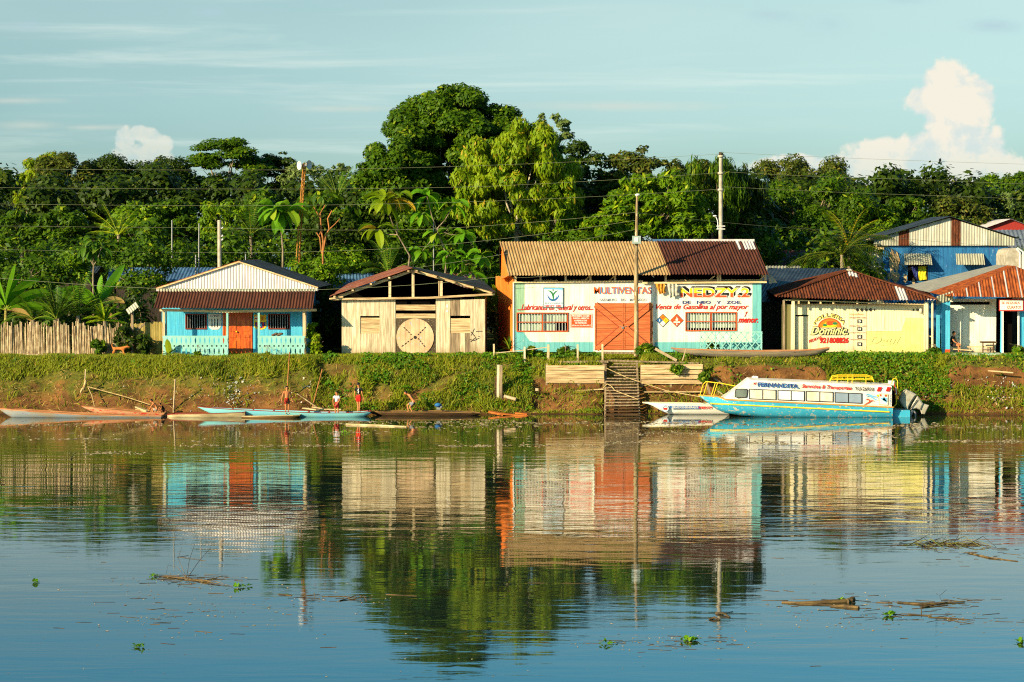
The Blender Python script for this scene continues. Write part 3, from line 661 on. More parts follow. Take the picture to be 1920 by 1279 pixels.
planks(q, X(1410), X(1427), wb, wt, Yw - .012, .2, mi=1, seed=24); q.build('wall', [WHITE, TEAL], h3)
q = MB(); m2 = MB(); planks(m2, Yw + .02, 119, wb, Zp(520), 0, .25, seed=25)
q.v = [(X(961.2) + v[1] - .13 * (v[0] - Yw), v[0], v[2]) for v in m2.v]; q.f = m2.f; q.m = m2.m; q.sm = m2.sm; q.build('side_wall', ORSIDE, h3)
q = MB(); m2 = MB(); planks(m2, Yw + .02, 119, wb, Zp(526), 0, .25, seed=26)
q.v = [(X(1427) - v[1] - .1 * (v[0] - Yw), v[0], v[2]) for v in m2.v]; q.f = m2.f; q.m = m2.m; q.sm = m2.sm; q.build('side_wall', TEAL, h3)
q = MB(); q.bar(P(962.2, 660, Yw - .03), P(962.2, 529, Yw - .03), .07, .06); q.build('corner_post', WHITEP, h3)
window(h3, 968, 586, 1065, 622, Yw - .02, FRAMEO, bars=17, cross=True, back=.5, inner=DARKW, curtain=[(0.03, .5, 0), (.52, .74, 0), (.74, .97, .42)], barm=METALW)
window(h3, 1284.5, 585, 1381, 621, Yw - .03, FRAMEO, bars=19, cross=True, back=.5, inner=DARKW, curtain=[(0.0, .48, .1), (.5, 1, .12)], barm=METALW)
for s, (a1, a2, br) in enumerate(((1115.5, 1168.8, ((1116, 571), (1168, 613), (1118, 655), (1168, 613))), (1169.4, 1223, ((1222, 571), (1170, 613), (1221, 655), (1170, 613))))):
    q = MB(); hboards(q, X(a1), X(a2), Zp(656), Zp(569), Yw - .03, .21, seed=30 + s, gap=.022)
    q.bar(P(*br[0], Yw - .036), P(*br[1], Yw - .036), .31, .02, mi=1); q.bar(P(*br[2], Yw - .0355), P(*br[3], Yw - .0355), .31, .02, mi=1)  # dark strips behind the braces paint in the shadowed gap along their edges
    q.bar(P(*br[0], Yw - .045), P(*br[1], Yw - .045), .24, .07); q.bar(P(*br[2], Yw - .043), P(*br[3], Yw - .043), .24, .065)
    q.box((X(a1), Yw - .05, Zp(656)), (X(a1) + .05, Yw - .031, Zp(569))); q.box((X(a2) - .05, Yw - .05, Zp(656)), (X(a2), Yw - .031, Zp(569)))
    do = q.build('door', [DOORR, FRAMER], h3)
q = MB(); p_ = P(1167, 614, Yw - .09); q.box(p_ - Vector((.05, .03, .06)), p_ + Vector((.05, .03, .04))); q.tube([p_ + Vector((-.16, 0, .06)), p_ + Vector((0, -.02, .02)), p_ + Vector((.2, 0, .06))], .012); q.build('padlock', METALG, do)
q = MB(); q.box((X(1112.6), Yw - .035, wb), (X(1114.6), Yw + .02, Zp(568))); q.box((X(1224.2), Yw - .06, wb), (X(1227), Yw + .02, Zp(530))); q.box((X(1112), Yw - .06, Zp(660.5)), (X(1226), Yw - .04, Zp(657))); q.build('door_frame', WHITEP, h3)
# frame above the wall
q = MB(); q.bar(P(961, 529.5, Yw - .1), P(1205, 527, Yw - .1), .07, .06); q.bar(P(1204, 530.5, Yw - .12), P(1437, 529, Yw - .12), .09, .08); q.build('wall_plate_beam', BEAM, h3)
for px in (966, 1013, 1060, 1106.5, 1152.5, 1247.5, 1345.5, 1349.5, 1434.5):
    q = MB(); q.bar(P(px, 530, Yw - .03), P(px, 514, Yw - .03), .1, .09); q.build('stud', POST, h3)
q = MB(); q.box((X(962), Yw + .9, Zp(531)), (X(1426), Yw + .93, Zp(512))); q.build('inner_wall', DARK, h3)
q = MB(); q.bar(P(1000, 525.5, Yw + .3), P(1046, 526, Yw + .3), .05, .05); q.bar(P(1060, 526, Yw + .3), P(1110, 525.3, Yw + .3), .05, .05); q.bar(P(1250, 526, Yw + .4), P(1430, 525, Yw + .4), .07, .06)
for px, x2 in ((1105, 1094), (1152, 1140), (1340, 1326), (1433, 1420)): q.bar(P(px, 517, Yw + .1), P(x2, 528, Yw + .5), .05, .05)
q.build('ceiling_lath', BEAM, h3)
e0, e1 = P(953, 516.5, 111.3), P(1441, 515, 111.3); r1_, r0_ = P(1414, 452.2, 115.4), P(936, 453, 115.4)
sp_ = .622
slope_sheet('roof', [e0, e0.lerp(e1, sp_), r0_.lerp(r1_, .617), r0_], [TANR], h3, 0, pitch=.15, amp=.022)
def mfz(t, s): return 1 if (s > .7 and (.80 < t < .84 or .87 < t < .985)) else 0
slope_sheet('roof', [e0.lerp(e1, sp_) + Vector((0, -.01, .03)), e1, r1_, r0_.lerp(r1_, .617) + Vector((0, -.01, .03))], [RUSTD, ZINC], h3, 0, pitch=.15, amp=.03, matf=mfz)
slope_sheet('roof', [P(1414, 505, 119.5), P(936, 505, 119.5), r0_, r1_], [RUSTD], h3, 0, pitch=.2)
q = MB(); q.bar(r0_.lerp(r1_, .60) + Z3(.05), r0_.lerp(r1_, .72) + Z3(.05), .12, .07, mi=1); q.bar(r0_.lerp(r1_, .72) + Z3(.05), r1_ + Z3(.04), .12, .06, mi=0); q.build('ridge_cap', [ZINC, SKYR], h3)
q = MB(); q.prism([(v.x, v.z) for v in (P(940, 470, 113.6), P(938.5, 526, 113.6), P(944, 531, 113.6), P(952, 531, 113.6), P(961, 517.5, 113.6))], 113.58, 113.62); q.build('fascia', ORSIDE, h3)
q = MB(); q.add([P(941, 462, 114.2), P(939, 524, 113.4), P(960, 519, 111.5), P(953, 517, 111.5)], [(0, 1, 2, 3)]); q.build('fascia', ORSIDE, h3)
# painted sign board
q = MB(); a1, b1 = P(1018, 577, Yw - .05), P(1055.5, 539, Yw - .05); q.box((a1.x, Yw - .05, a1.z), (b1.x, Yw - .02, b1.z), 0); sb = q.build('sign_board', [mat('sign face', S(226, 238, 236), S(206, 228, 234), scale=1, isl=0)], h3)
q = MB(); e = .025
for A_, B_ in (((a1.x, a1.z), (b1.x, a1.z + e)), ((a1.x, b1.z - e), (b1.x, b1.z)), ((a1.x, a1.z + e), (a1.x + e, b1.z - e)), ((b1.x - e, a1.z + e), (b1.x, b1.z - e))): q.box((A_[0], Yw - .058, A_[1]), (B_[0], Yw - .051, B_[1]))
q.build('frame', mat('sign rim', S(70, 110, 110), isl=0), sb)
def strip(mb, pts, w0, w1, Y, mi=0):
    k = len(pts) - 1
    for i in range(k):
        a_, b_ = P(*pts[i], Y), P(*pts[i + 1], Y); wa, wc = [(w0 + (w1 - w0) * math.sin(math.pi * t / k)) for t in (i, i + 1)]
        d = (b_ - a_); nn_ = Vector((-d.z, 0, d.x)).normalized(); mb.add([a_ - nn_ * wa / 2, b_ - nn_ * wc / 2, b_ + nn_ * wc / 2, a_ + nn_ * wa / 2], [(0, 1, 2, 3)], mi)
q = MB(); strip(q, [(1026, 545), (1031, 546), (1035, 550), (1036.8, 555), (1037, 560), (1035, 564)], .02, .1, Yw - .055, 0); strip(q, [(1045.5, 545), (1041, 547), (1038, 551), (1037, 555)], .02, .08, Yw - .056, 0)
disc(q, (P(1036.5, 544, Yw).x, P(1036.5, 544, Yw).z), .05, .03, Yw - .056, mi=0)
strip(q, [(1026, 552), (1027.5, 557), (1031, 561.5), (1036.5, 563.5), (1042, 561.5), (1046, 557), (1048, 552)], .02, .1, Yw - .0545, 1); strip(q, [(1041, 560), (1044, 555)], .02, .05, Yw - .054, 1)
q.build('emblem', [GREENL, BLUEL], sb)
q = MB(); poly(q, [(1018.7, 539.8), (1054.8, 539.8), (1054.8, 543.5), (1018.7, 542)], Yw - .0525); q.build('sky_band', LBLUE, sb)
letter(sb, 'SERVICIOS GENERALES', 1020.5, 567, 1054, 570.5, Yw - .056, GREYL, bold=.01); letter(sb, 'NEDZY  EIRL', 1020.5, 572, 1053, 576, Yw - .056, RED, bold=.04)
YT = Yw - .022
letter(h3, '...Lubricantes en general y otros...', 969.5, 570.5, 1112, 585, YT, RED, shear=.45, bold=.018, wav=.35)
letter(h3, 'MULTIVENTAS', 1114, 538.4, 1222, 551.6, YT, mat('sky lettering', S(84, 140, 196), isl=0), bold=.035); letter(h3, 'MULTIVENTAS', 1113, 538, 1221, 551, YT - .006, mat('sign orange', S(236, 112, 34), S(222, 92, 34), scale=7, isl=0), bold=.008)
letter(h3, 'SARAMURO    RIO    MARAÑON', 1124, 558.5, 1211, 564.5, YT, GREYL, bold=.012)
q = MB(); a1, b1 = P(1069, 614.5, YT), P(1109.5, 588.5, YT); poly(q, [(1069, 588.5), (1109.8, 588.5), (1109.8, 614.8), (1069, 614.8)], YT, 1); poly(q, [(1069.8, 589.3), (1109, 589.3), (1109, 614), (1069.8, 614)], YT - .003, 0); poly(q, [(1070.6, 590.1), (1108.2, 590.1), (1108.2, 613.2), (1070.6, 613.2)], YT - .006, 1)
no = q.build('notice', [WHITEP, REDO], h3)
for i, (t, x0_, x1_) in enumerate((('PROHIBIDO HACER', 1072, 1105), ('FUEGO ABIERTO', 1074, 1104), ('A MENOS DE', 1076, 1100), ('50 METROS.', 1078, 1100), ('¡Avise por su Atención..!', 1071.5, 1107.5))): letter(no, t, x0_, 591 + i * 4.4, x1_, 594 + i * 4.4, YT - .01, WHITEP, bold=.03, shear=.3 if i == 4 else 0)
YT2 = Yw - .034
for dx, dy, bo in ((3.6, -3.6, .06), (2.4, -2.4, .06), (1.2, -1.2, .06)): letter(h3, 'NEDZY.2', 1275 + dx, 540 + dy, 1405 + dx, 557.5 + dy, YT2 + .002 * dx, BLACK, bold=bo)
letter(h3, 'NEDZY.2', 1274.2, 539.2, 1405.8, 558.3, YT2 - .002, WHITEP, bold=.06)
letter(h3, 'NEDZY.2', 1275, 540, 1405, 557.5, YT2 - .005, YEL, bold=.03); 
q = MB()
lo_ = letter(h3, 'NEDZY.2', 1275, 540, 1405, 557.5, YT2 - .008, YEL, bold=.03)
# lower half of the letters red: cut the copy at mid height
import bmesh
bm = bmesh.new(); bm.from_mesh(lo_.data); zc = P(1300, 549.5, YT2).z - ORG[h3.name].z
bmesh.ops.bisect_plane(bm, geom=bm.verts[:] + bm.edges[:] + bm.faces[:], plane_co=(0, 0, zc), plane_no=(0, 0, 1), clear_outer=True); bm.to_mesh(lo_.data); bm.free(); lo_.data.materials.clear(); lo_.data.materials.append(REDO)
letter(h3, 'DE   NEO   Y   ZOE.', 1279, 564, 1389.5, 569.8, YT2, NAVY, bold=.03)
letter(h3, 'Venta de Gasolina al por mayor', 1229.5, 570, 1403, 583, YT2, RED, shear=.42, bold=.02, wav=.35)
letter(h3, 'y', 1395, 584, 1401.5, 594, YT2, RED, shear=.42, bold=.04); letter(h3, 'menor.', 1383, 597, 1421, 605.5, YT2, RED, shear=.42, bold=.04)
q = MB(); cx, cy, r = 1242.2, 600.8, 11.5
poly(q, [(cx - r - 1, cy), (cx, cy - r - 1), (cx + r + 1, cy), (cx, cy + r + 1)], YT2, 0)
h = r / 2
for (dx, dy, mi) in ((0, -h, 1), (-h, 0, 2), (h, 0, 3), (0, h, 4)): poly(q, [(cx + dx - h + .3, cy + dy), (cx + dx, cy + dy - h + .3), (cx + dx + h - .3, cy + dy), (cx + dx, cy + dy + h - .3)], YT2 - .004, mi)
hz = q.build('hazard_diamond', [BLACK, ORANGE, BLUEL, YEL, WHITEP], h3); letter(hz, '4', cx - 1.3, cy - h - 2, cx + 1.3, cy - h + 2, YT2 - .007, RED); letter(hz, '0', cx + h - 1.2, cy - 2, cx + h + 1.2, cy + 2, YT2 - .007, CHAR); letter(hz, '1', cx - h - .8, cy - 2, cx - h + .8, cy + 2, YT2 - .007, WHITEP)
q = MB(); cx = 1268.5; poly(q, [(cx - r - 1, cy), (cx, cy - r - 1), (cx + r + 1, cy), (cx, cy + r + 1)], YT2, 0); poly(q, [(cx - r, cy), (cx, cy - r), (cx + r, cy), (cx, cy + r)], YT2 - .003, 1)
poly(q, [(cx - 2.2, cy + .5), (cx - 2.6, cy - 2.5), (cx - 1, cy - 2), (cx, cy - 7.5), (cx + 1.4, cy - 3), (cx + 2.6, cy - 4), (cx + 2.2, cy + .5)], YT2 - .006, 2); poly(q, [(cx - 6, cy + 2), (cx + 6, cy + 2), (cx + 6, cy + 4.5), (cx - 6, cy + 4.5)], YT2 - .006, 2); poly(q, [(cx - 1.2, cy + 6), (cx + 1.2, cy + 6), (cx + 1, cy + 9), (cx - 1, cy + 9)], YT2 - .006, 2)
q.build('hazard_diamond', [BLACK, REDO, WHITEP], h3)
# lattice porch rail
q = MB(); Yl = 110.9; a1, b1 = P(1313.5, 657, Yl), P(1429, 621.5, Yl)
q.box((a1.x, Yl, b1.z - .06), (b1.x, Yl + .05, b1.z)); 
for px in (1313.5, 1341, 1369.5, 1398.5, 1427.5): q.bar(P(px, 657, Yl + .02), P(px, 622, Yl + .02), .05, .05)
hh = b1.z - a1.z - .06; x = a1.x - hh
while x < b1.x:
    for s in (0, 1):
        xa, xb = (x, x + hh * .8) if s == 0 else (x + hh * .8, x); za, zb = a1.z, b1.z - .06
        t0 = max(0, min(1, (a1.x - min(xa, xb)) / (hh * .8))); t1 = max(0, min(1, (b1.x - min(xa, xb)) / (hh * .8)))
        if t1 - t0 > .05:
            if s == 0: pa, pb = (xa + t0 * hh * .8, za + t0 * (zb - za)), (xa + t1 * hh * .8, za + t1 * (zb - za))
            else: pa, pb = (xb + t0 * hh * .8, zb - t0 * (zb - za)), (xb + t1 * hh * .8, zb - t1 * (zb - za))
            q.bar((pa[0], Yl + .01 + s * .022, pa[1]), (pb[0], Yl + .01 + s * .022, pb[1]), .045, .02)
    x += .36
q.build('porch_lattice', TEALR, h3)
def cloth(name, pts, Y, m, parent=None, label=None, cat=None, fold=.05, k=10):
    a_, b_, c_, d_ = [P(x, y, Y) for x, y in pts]; vs = []
    for i in range(k + 1):
        for j in range(k + 1):
            p_ = a_.lerp(b_, i / k).lerp(d_.lerp(c_, i / k), j / k); p_.y += fold * math.sin(i * 1.7 + j * .5) + fold * nz(i * .5, j * .4, Y); vs.append(p_)
    q = MB(); q.add(vs, [(i * (k + 1) + j, (i + 1) * (k + 1) + j, (i + 1) * (k + 1) + j + 1, i * (k + 1) + j + 1) for i in range(k) for j in range(k)], 0, True)
    o = q.build(name, m, parent, a_ if parent is None else None); setp(o, label, cat); return o
cloth('hanging_tarp', [(1228, 532), (1246, 532), (1247, 549), (1236, 552)], Yw - .2, TARP, None, 'yellow tarp scrap hanging under the eave right of the barn door', 'tarp')
cloth('plastic_sheet', [(1250, 532), (1268, 532), (1273, 552), (1256, 559)], Yw - .22, RAG, None, 'grey translucent plastic sheet hanging left of the big yellow store name', 'plastic sheet')
cloth('hanging_rag', [(1220, 514), (1224, 513), (1226, 521), (1222, 518)], Yw - .3, WHITEP, None, 'small white rag dangling from the store eave beside the lamp pole', 'rag', .02, 4)
cloth('metal_flap', [(1440, 514), (1446, 516), (1457, 530), (1442, 532)], Yw + .3, ZINCG, None, 'crumpled grey sheet flap at the right corner of the store roof', 'metal sheet', .03, 5)

# ---------------------------------------------------------- yellow chicken restaurant
h4 = thing('restaurant', 'cream and pale yellow restaurant with rusty hipped roof and painted sunrise sign', 'restaurant', P(1610, 668, Yw), 'riverside houses')
wb, wt = Zp(668.5), Zp(572)
q = MB(); planks(q, X(1487), X(1624), wb, wt, Yw, .215, holes=[(X(1491), X(1514.5), wb, Zp(591.5))], seed=41); q.build('wall', CREAM, h4)
q = MB(); planks(q, X(1624.5), X(1735), wb, wt, Yw - .006, .25, mi=0, bounds=[(lambda x: Zp(596) if x > X(1691) else Zp(620.5), 1)], seed=42); q.build('wall', [CREAM, YELLOW], h4)
q = MB(); planks(q, X(1491.3), X(1514.3), wb, Zp(593.5), Yw + .05, .28, seed=43); q.build('door', CREAM, h4)
q = MB(); q.box((X(1490), Yw - .02, Zp(591.6)), (X(1515), Yw + .09, Zp(590.4))); q.build('door_lintel', DARK, h4)
q = MB(); q.box((X(1624.8), Yw - .03, Zp(621)), (X(1691), Yw - .012, Zp(619.8))); q.box((X(1656.5), Yw - .03, Zp(619.8)), (X(1658), Yw - .012, Zp(590))); q.build('batten', CREAM, h4)
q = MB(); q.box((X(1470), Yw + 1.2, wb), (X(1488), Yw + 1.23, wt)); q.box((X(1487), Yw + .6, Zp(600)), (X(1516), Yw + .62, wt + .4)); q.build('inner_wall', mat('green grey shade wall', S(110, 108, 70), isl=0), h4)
for px, pt, wd in ((1469, 563, .1), (1486.5, 565, .14), (1736.5, 566, .17), (1733, 568, .06), (1747.5, 565, .08)):
    q = MB(); q.bar(P(px, 668.5, Yw - .55), P(px, pt, Yw - .55), wd, .1); q.build('porch_post', CREAM if px != 1469 else WOODG, h4)
q = MB(); q.bar(P(1469, 562.5, Yw - .56), P(1736, 571, Yw - .54), .05, .06); q.bar(P(1737, 628, Yw - .5), P(1747, 632, Yw - .5), .05, .05); q.bar(P(1486, 571, Yw - .01), P(1737, 571.5, Yw - .01), .08, .05); q.build('eave_beam', BEAM, h4)
q = MB()
for px in (1497, 1516, 1538, 1562, 1607, 1655, 1700): q.bar(P(px, 570, Yw - .55), P(px, 564, Yw - .55), .08, .07)
q.build('rafter_ends', BEAM, h4)
eL, eR, pk, pkb = P(1455, 556.5, 111.1), P(1757, 562.5, 111.1), P(1592, 508, 114.6), P(1583, 506, 121)
def zf(t, s): return 1 if (.765 < t < .825) else (1 if (s > .84 and .50 < t < .56) or (s < .3 and t > .94) else 0)
a_, b_, c_ = eL, eR, pk; L = (b_ - a_).length; q = MB(); vs = []; steps = int(L / .15 * 6); rows = 7; fs = []; ms = []
foot = (pk - a_).dot((b_ - a_).normalized()) / L
N = (b_ - a_).cross(c_ - a_).normalized()
for i in range(steps + 1):
    t = i / steps; p_ = a_.lerp(b_, t); f_ = t / foot if t < foot else (1 - t) / (1 - foot); top = p_ + (pk - a_.lerp(b_, foot)) * f_
    sagz = -.06 * math.sin(math.pi * t)
    for j in range(rows): vs.append(p_.lerp(top, j / (rows - 1)) + N * .025 * math.sin(2 * math.pi * t * round(L / .15)) + Z3(sagz * (1 - j / (rows - 1))))
for i in range(steps):
    for j in range(rows - 1): fs.append((i * rows + j, (i + 1) * rows + j, (i + 1) * rows + j + 1, i * rows + j + 1)); ms.append(zf((i + .5) / steps, (j + .5) / (rows - 1)))
q.v = [tuple(v) for v in vs]; q.f = fs; q.m = ms; q.sm = [True] * len(fs); q.build('roof', [RUST, ZINC], h4)
slope_sheet('roof', [eL, P(1430, 540, 121), pkb, pk], [RUST], h4, 0); slope_sheet('roof', [P(1740, 548, 121), eR, pk, pkb], [RUST], h4, 0)
q = MB(); q.tube([eL + Z3(.04), pk + Z3(.05), eR + Z3(.04)], .05, 5); q.build('hip_cap', RUST, h4)
q = MB()
for i in range(7): q.ball(P(1588 + i * 1.3, 507 - (i % 2), 114.5), (.07, .07, .05))
q.build('ridge_stones', CONC, h4)
for px in (1488, 1734):
    m2 = MB(); planks(m2, Yw + .05, 120, wb, wt, 0, .25, seed=int(px)); q = MB(); q.v = [(X(px) + v[1] - (.06 if px > 1600 else 0), v[0], v[2]) for v in m2.v]; q.f = m2.f; q.m = m2.m; q.sm = m2.sm; q.build('side_wall', CREAM, h4)
YT4 = Yw - .02
def arc(cx, cy, rx0, ry0, rx1, ry1, a0, a1):
    def f(u, v):
        a = rad(a0 + (a1 - a0) * u); rx, ry = rx0 + (rx1 - rx0) * v, ry0 + (ry1 - ry0) * v
        return cx - rx * math.cos(a), cy - ry * math.sin(a)
    return f
letter(h4, 'POLLERIA', 0, 0, 0, 0, YT4, CHAR, bold=.06, warp=arc(1555, 613.5, 26.5, 18.5, 31.5, 26.3, 14, 166)); letter(h4, 'POLLERIA', 0, 0, 0, 0, YT4 - .004, mat('pale lemon paint', S(236, 214, 110), isl=0), bold=.015, warp=arc(1554.2, 614, 26.5, 18.5, 31.2, 25.6, 14, 166))
q = MB(); c = P(1555, 614, Yw); u1 = P(1577, 614, Yw).x - c.x; v1 = P(1555, 596.5, Yw).z - c.z
for s, mi, yy_ in ((1, 0, 0), (.88, 1, -.003), (.62, 2, -.006)): disc(q, (c.x, c.z), u1 * s, v1 * s, YT4 + yy_, 28, mi, 0, 180)
disc(q, (P(1556, 606, Yw).x, P(1556, 606, Yw).z), .2, .11, YT4 - .009, 16, 0); disc(q, (P(1565, 606.5, Yw).x, P(1565, 606.5, Yw).z), .13, .07, YT4 - .012, 12, 3); disc(q, (P(1546, 609.5, Yw).x, P(1546, 609.5, Yw).z), .12, .06, YT4 - .012, 12, 3); disc(q, (P(1559, 603, Yw).x, P(1559, 603, Yw).z), .13, .03, YT4 - .013, 12, 0)
q.build('sunrise_emblem', [REDO, ORANGE, YEL, GREENL], h4)
letter(h4, 'Dominic.', 1519, 611.5, 1590.8, 628.5, YT4 - .016, CHAR, shear=.35, bold=.085); letter(h4, 'Dominic.', 1520, 612.5, 1589.5, 627.5, YT4 - .02, mat('cream lettering paint', S(240, 228, 150), isl=0), shear=.35, bold=.018)
letter(h4, 'PEDIDOS', 0, 0, 0, 0, YT4 - .004, RED, bold=.03, warp=lambda u, v: (1517 + u * 23 - v * .8, 643.5 - u * 9.5 - v * (6 - u * 1.5)))
letter(h4, '921808826', 1536.5, 632.5, 1590.5, 643.8, YT4 - .008, RED, shear=.15, bold=.045)
letter(h4, 'Lista de Precios', 1593, 587, 1619, 591, YT4 - .01, ORANGE, shear=.3)
for i, yy_ in enumerate((596, 611.5, 624.5, 637.5)):
    letter(h4, ('1/8 Chaufa + Pollo + cremas', '1/4 Chaufa + Pollo + cremas', '1/2 Chaufa + Papas + crema', '1 Pollo Chaufa Papas + cremas')[i], 1592.5, yy_ - 2, 1623, yy_ + 1, YT4 - .01, mat('maroon lettering', S(120, 50, 60), isl=0) if i == 0 else MATS['maroon lettering'], shear=.2, bold=.01)
    q = MB(); y0_ = (599, 613.5, 628, 642)[i]; poly(q, [(1607, y0_), (1615.5, y0_), (1615.5, y0_ + 6.8), (1607, y0_ + 6.8)], YT4 - .01); bx = q.build('price_box', BLACK, h4); letter(bx, ('5', '10', '20', '38')[i], 1609, y0_ + 1.2, 1614, y0_ + 5.6, YT4 - .014, WHITEP, bold=.04)
q = MB()
for px, hf in ((1607, 0), (1615.3, 0), (1623.5, 2), (1631.8, 0), (1639, -1), (1712, 1), (1720, 2)):
    L_, R2 = (px - 3, px + 3)
    if hf == -1: pts = [(L_ + 1, 581), (px + 1, 578), (px + 1, 584)]
    elif hf == 1: pts = [(px - 1, 578), (R2 - 1, 581), (px - 1, 584)]
    elif hf == 2: pts = [(L_, 581), (px - .6, 577.6), (px - .6, 584.4)]; poly(q, [(px + .4, 577.6), (R2 + .2, 581), (px + .4, 584.4)], YT4 - .01)
    else: pts = [(L_ - .3, 581), (px, 577.4), (R2 + .3, 581), (px, 584.6)]
    poly(q, pts, YT4 - .01)
q.build('painted_diamonds', CHAR, h4)
FAINT = mat('faint lettering', S(222, 212, 130), isl=0); letter(h4, 'Dgui', 1628, 630, 1688, 650, YT4 - .01, FAINT, shear=.4, bold=.02); letter(h4, 'RESTAURANTE  DELICIAS DE LA SELVA', 1592, 657, 1720, 664, YT4 - .01, FAINT, bold=.02)
q = MB(); q.ball(P(1726, 583, Yw - .2), (.1, .08, .16)); q.build('wasp_nest', RAG, h4)

# ---------------------------------------------------------- rooms for rent
h5 = thing('guesthouse', 'white and blue lodging house with bright rusty roof and dark open doorway at right edge', 'guesthouse', P(1860, 664, Yw), 'riverside houses')
wb = Zp(666)
q = MB(); planks(q, X(1765), X(1781), wb, Zp(563), Yw, .14, seed=50); q.build('front_pillar', BLUE, h5); q = MB(); planks(q, X(1757), X(1765), wb, Zp(563), Yw + .3, .14, seed=50); q.build('front_pillar', BLUE, h5); q = MB(); planks(q, X(1875.5), X(1880), wb, Zp(563), Yw + .02, .2, seed=51); q.build('front_pillar', BLUE, h5); q = MB(); planks(q, X(1910), X(1990), wb, Zp(563), Yw + .02, .25, seed=52); q.build('front_pillar', BLUE, h5)
q = MB(); planks(q, X(1780), X(1875.5), wb, Zp(561), Yw + 1.0, .27, seed=53); q.build('wall', WHITE, h5)
q = MB(); q.box((X(1780), Yw + .95, Zp(572)), (X(1862), Yw + .99, Zp(567))); q.build('wall_slot', DARK, h5)
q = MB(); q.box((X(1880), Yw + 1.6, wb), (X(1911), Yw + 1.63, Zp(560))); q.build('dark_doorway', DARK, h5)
q = MB(); q.box((X(1776), Yw - .9, Zp(666.5)), (X(1884), Yw + 1.0, Zp(662))); q.build('porch_slab', mat('mint slab', S(166, 204, 186), S(190, 190, 160), scale=2, isl=0), h5)
q = MB(); q.box((X(1772), Yw - .012, Zp(667)), (X(1781), Yw - .004, Zp(655))); q.build('pillar_foot', REDO, h5)
q = MB(); q.bar(P(1879.5, 666, Yw - .05), P(1879.5, 562, Yw - .05), .08, .08); q.bar(P(1909, 666, Yw - .05), P(1909, 584, Yw - .05), .08, .08); q.build('door_frame', WHITEP, h5)
eL, pk, pkb, eb = P(1775, 555.5, 111.2), P(1901, 499, 114.0), P(1868, 497, 123.5), P(1693, 537.5, 123.5)
eR5 = P(2060, 560, 111.2)
q = MB(); L = eR5.x - eL.x; steps = int(L / .15 * 6); rows = 6; vs = []; fs = []; ms = []; foot = .48
for i in range(steps + 1):
    t = i / steps; p_ = eL.lerp(eR5, t); f_ = t / foot if t < foot else (1 - t) / (1 - foot); top = p_ + (pk - eL.lerp(eR5, foot)) * f_
    for j in range(rows): vs.append(p_.lerp(top, j / (rows - 1)) + Vector((0, -.02, .01)) * math.sin(2 * math.pi * t * round(L / .15)) * 1.1)
for i in range(steps):
    for j in range(rows - 1):
        fs.append((i * rows + j, (i + 1) * rows + j, (i + 1) * rows + j + 1, i * rows + j + 1)); ms.append(1 if abs(((i / steps) * 11.2) % 1 - .5) < .05 else 0)
q.v = [tuple(v) for v in vs]; q.f = fs; q.m = ms; q.sm = [True] * len(fs); q.build('roof', [RUSTB, ZINC], h5)
mf5 = lambda t, s: 0 if t < .38 else 1
slope_sheet('roof', [eL, eb, pkb, pk], [RUSTB, mat('grey roof sheet', S(150, 148, 136), S(122, 124, 120), scale=1.2, isl=0, stretch=(1, 3, 1))], h5, 0, matf=mf5); slope_sheet('roof', [P(2040, 545, 123), eR5, pk, pkb], [RUSTB], h5, 0)
q = MB(); q.corr(P(1755, 556, 111.9), (.95, -.2, .35), (0, .3, -1), .9, 0, .45, amp=.03); q.build('bent_gutter', ZINCG, h5)
q = MB(); q.box((P(1873, 583, Yw - .5).x, Yw - .5, PZ(583, Yw - .5)), (P(1918, 561, Yw - .5).x, Yw - .47, PZ(561.5, Yw - .5)), 0); sg = q.build('sign_board', WHITE, h5); ys_ = Yw - .506
q = MB(); poly(q, [(1872.5, 561), (1918.5, 561), (1918.5, 562.8), (1872.5, 562.8)], ys_); poly(q, [(1872.5, 581.5), (1918.5, 581.5), (1918.5, 583.3), (1872.5, 583.3)], ys_); poly(q, [(1872.5, 562.8), (1874, 562.8), (1874, 581.5), (1872.5, 581.5)], ys_); poly(q, [(1917, 562.8), (1918.5, 562.8), (1918.5, 581.5), (1917, 581.5)], ys_); q.build('border', RED, sg)
letter(sg, 'SE ALQUILA', 1877.5, 565.5, 1912, 571, ys_, mat('brick lettering', S(170, 60, 40), isl=0), bold=.02); letter(sg, 'CUARTOS', 1888, 573.5, 1914.5, 579, ys_, MATS['brick lettering'], bold=.02)
letter(h5, '4', 1795, 624, 1799, 630, Yw + .97, GREENL); letter(h5, '4', 1795, 632, 1799, 637, Yw + .97, GREENL)
q = MB(); q.bar(P(1786, 654.5, Yw + .2), P(1820, 657, Yw + .2), .3, .05, up=(0, 0, 1)); q.bar(P(1814, 650.5, Yw + .3), P(1862, 650, Yw + .3), .3, .05, up=(0, 0, 1)); bn = q.build('bench', BEAM, None, P(1820, 662, Yw)); setp(bn, 'low yellowish plank bench along the white lodging wall', 'bench')
for px in (1817, 1852, 1859): q = MB(); q.bar(P(px, 662, Yw + .2), P(px, 651, Yw + .2), .06, .06); q.build('leg', WOODG, bn)
t_ = thing('small_table', 'small brown wooden table in front of the white lodging wall', 'table', P(1852, 662, Yw))
q = MB(); q.box(P(1841, 642, Yw + .1) + Z3(-.04), P(1864, 641, Yw + .7) + Z3(.03)); q.build('table_top', WOODD, t_)
for px in (1842.5, 1862): 
    for yo in (.15, .6): q = MB(); q.bar(P(px, 661.5, Yw + yo), P(px, 642, Yw + yo), .05, .05); q.build('leg', WOODD, t_)
q = MB(); q.bar(P(1842, 656, Yw + .15), P(1863, 656, Yw + .15), .04, .04); q.build('stretcher', WOODD, t_)

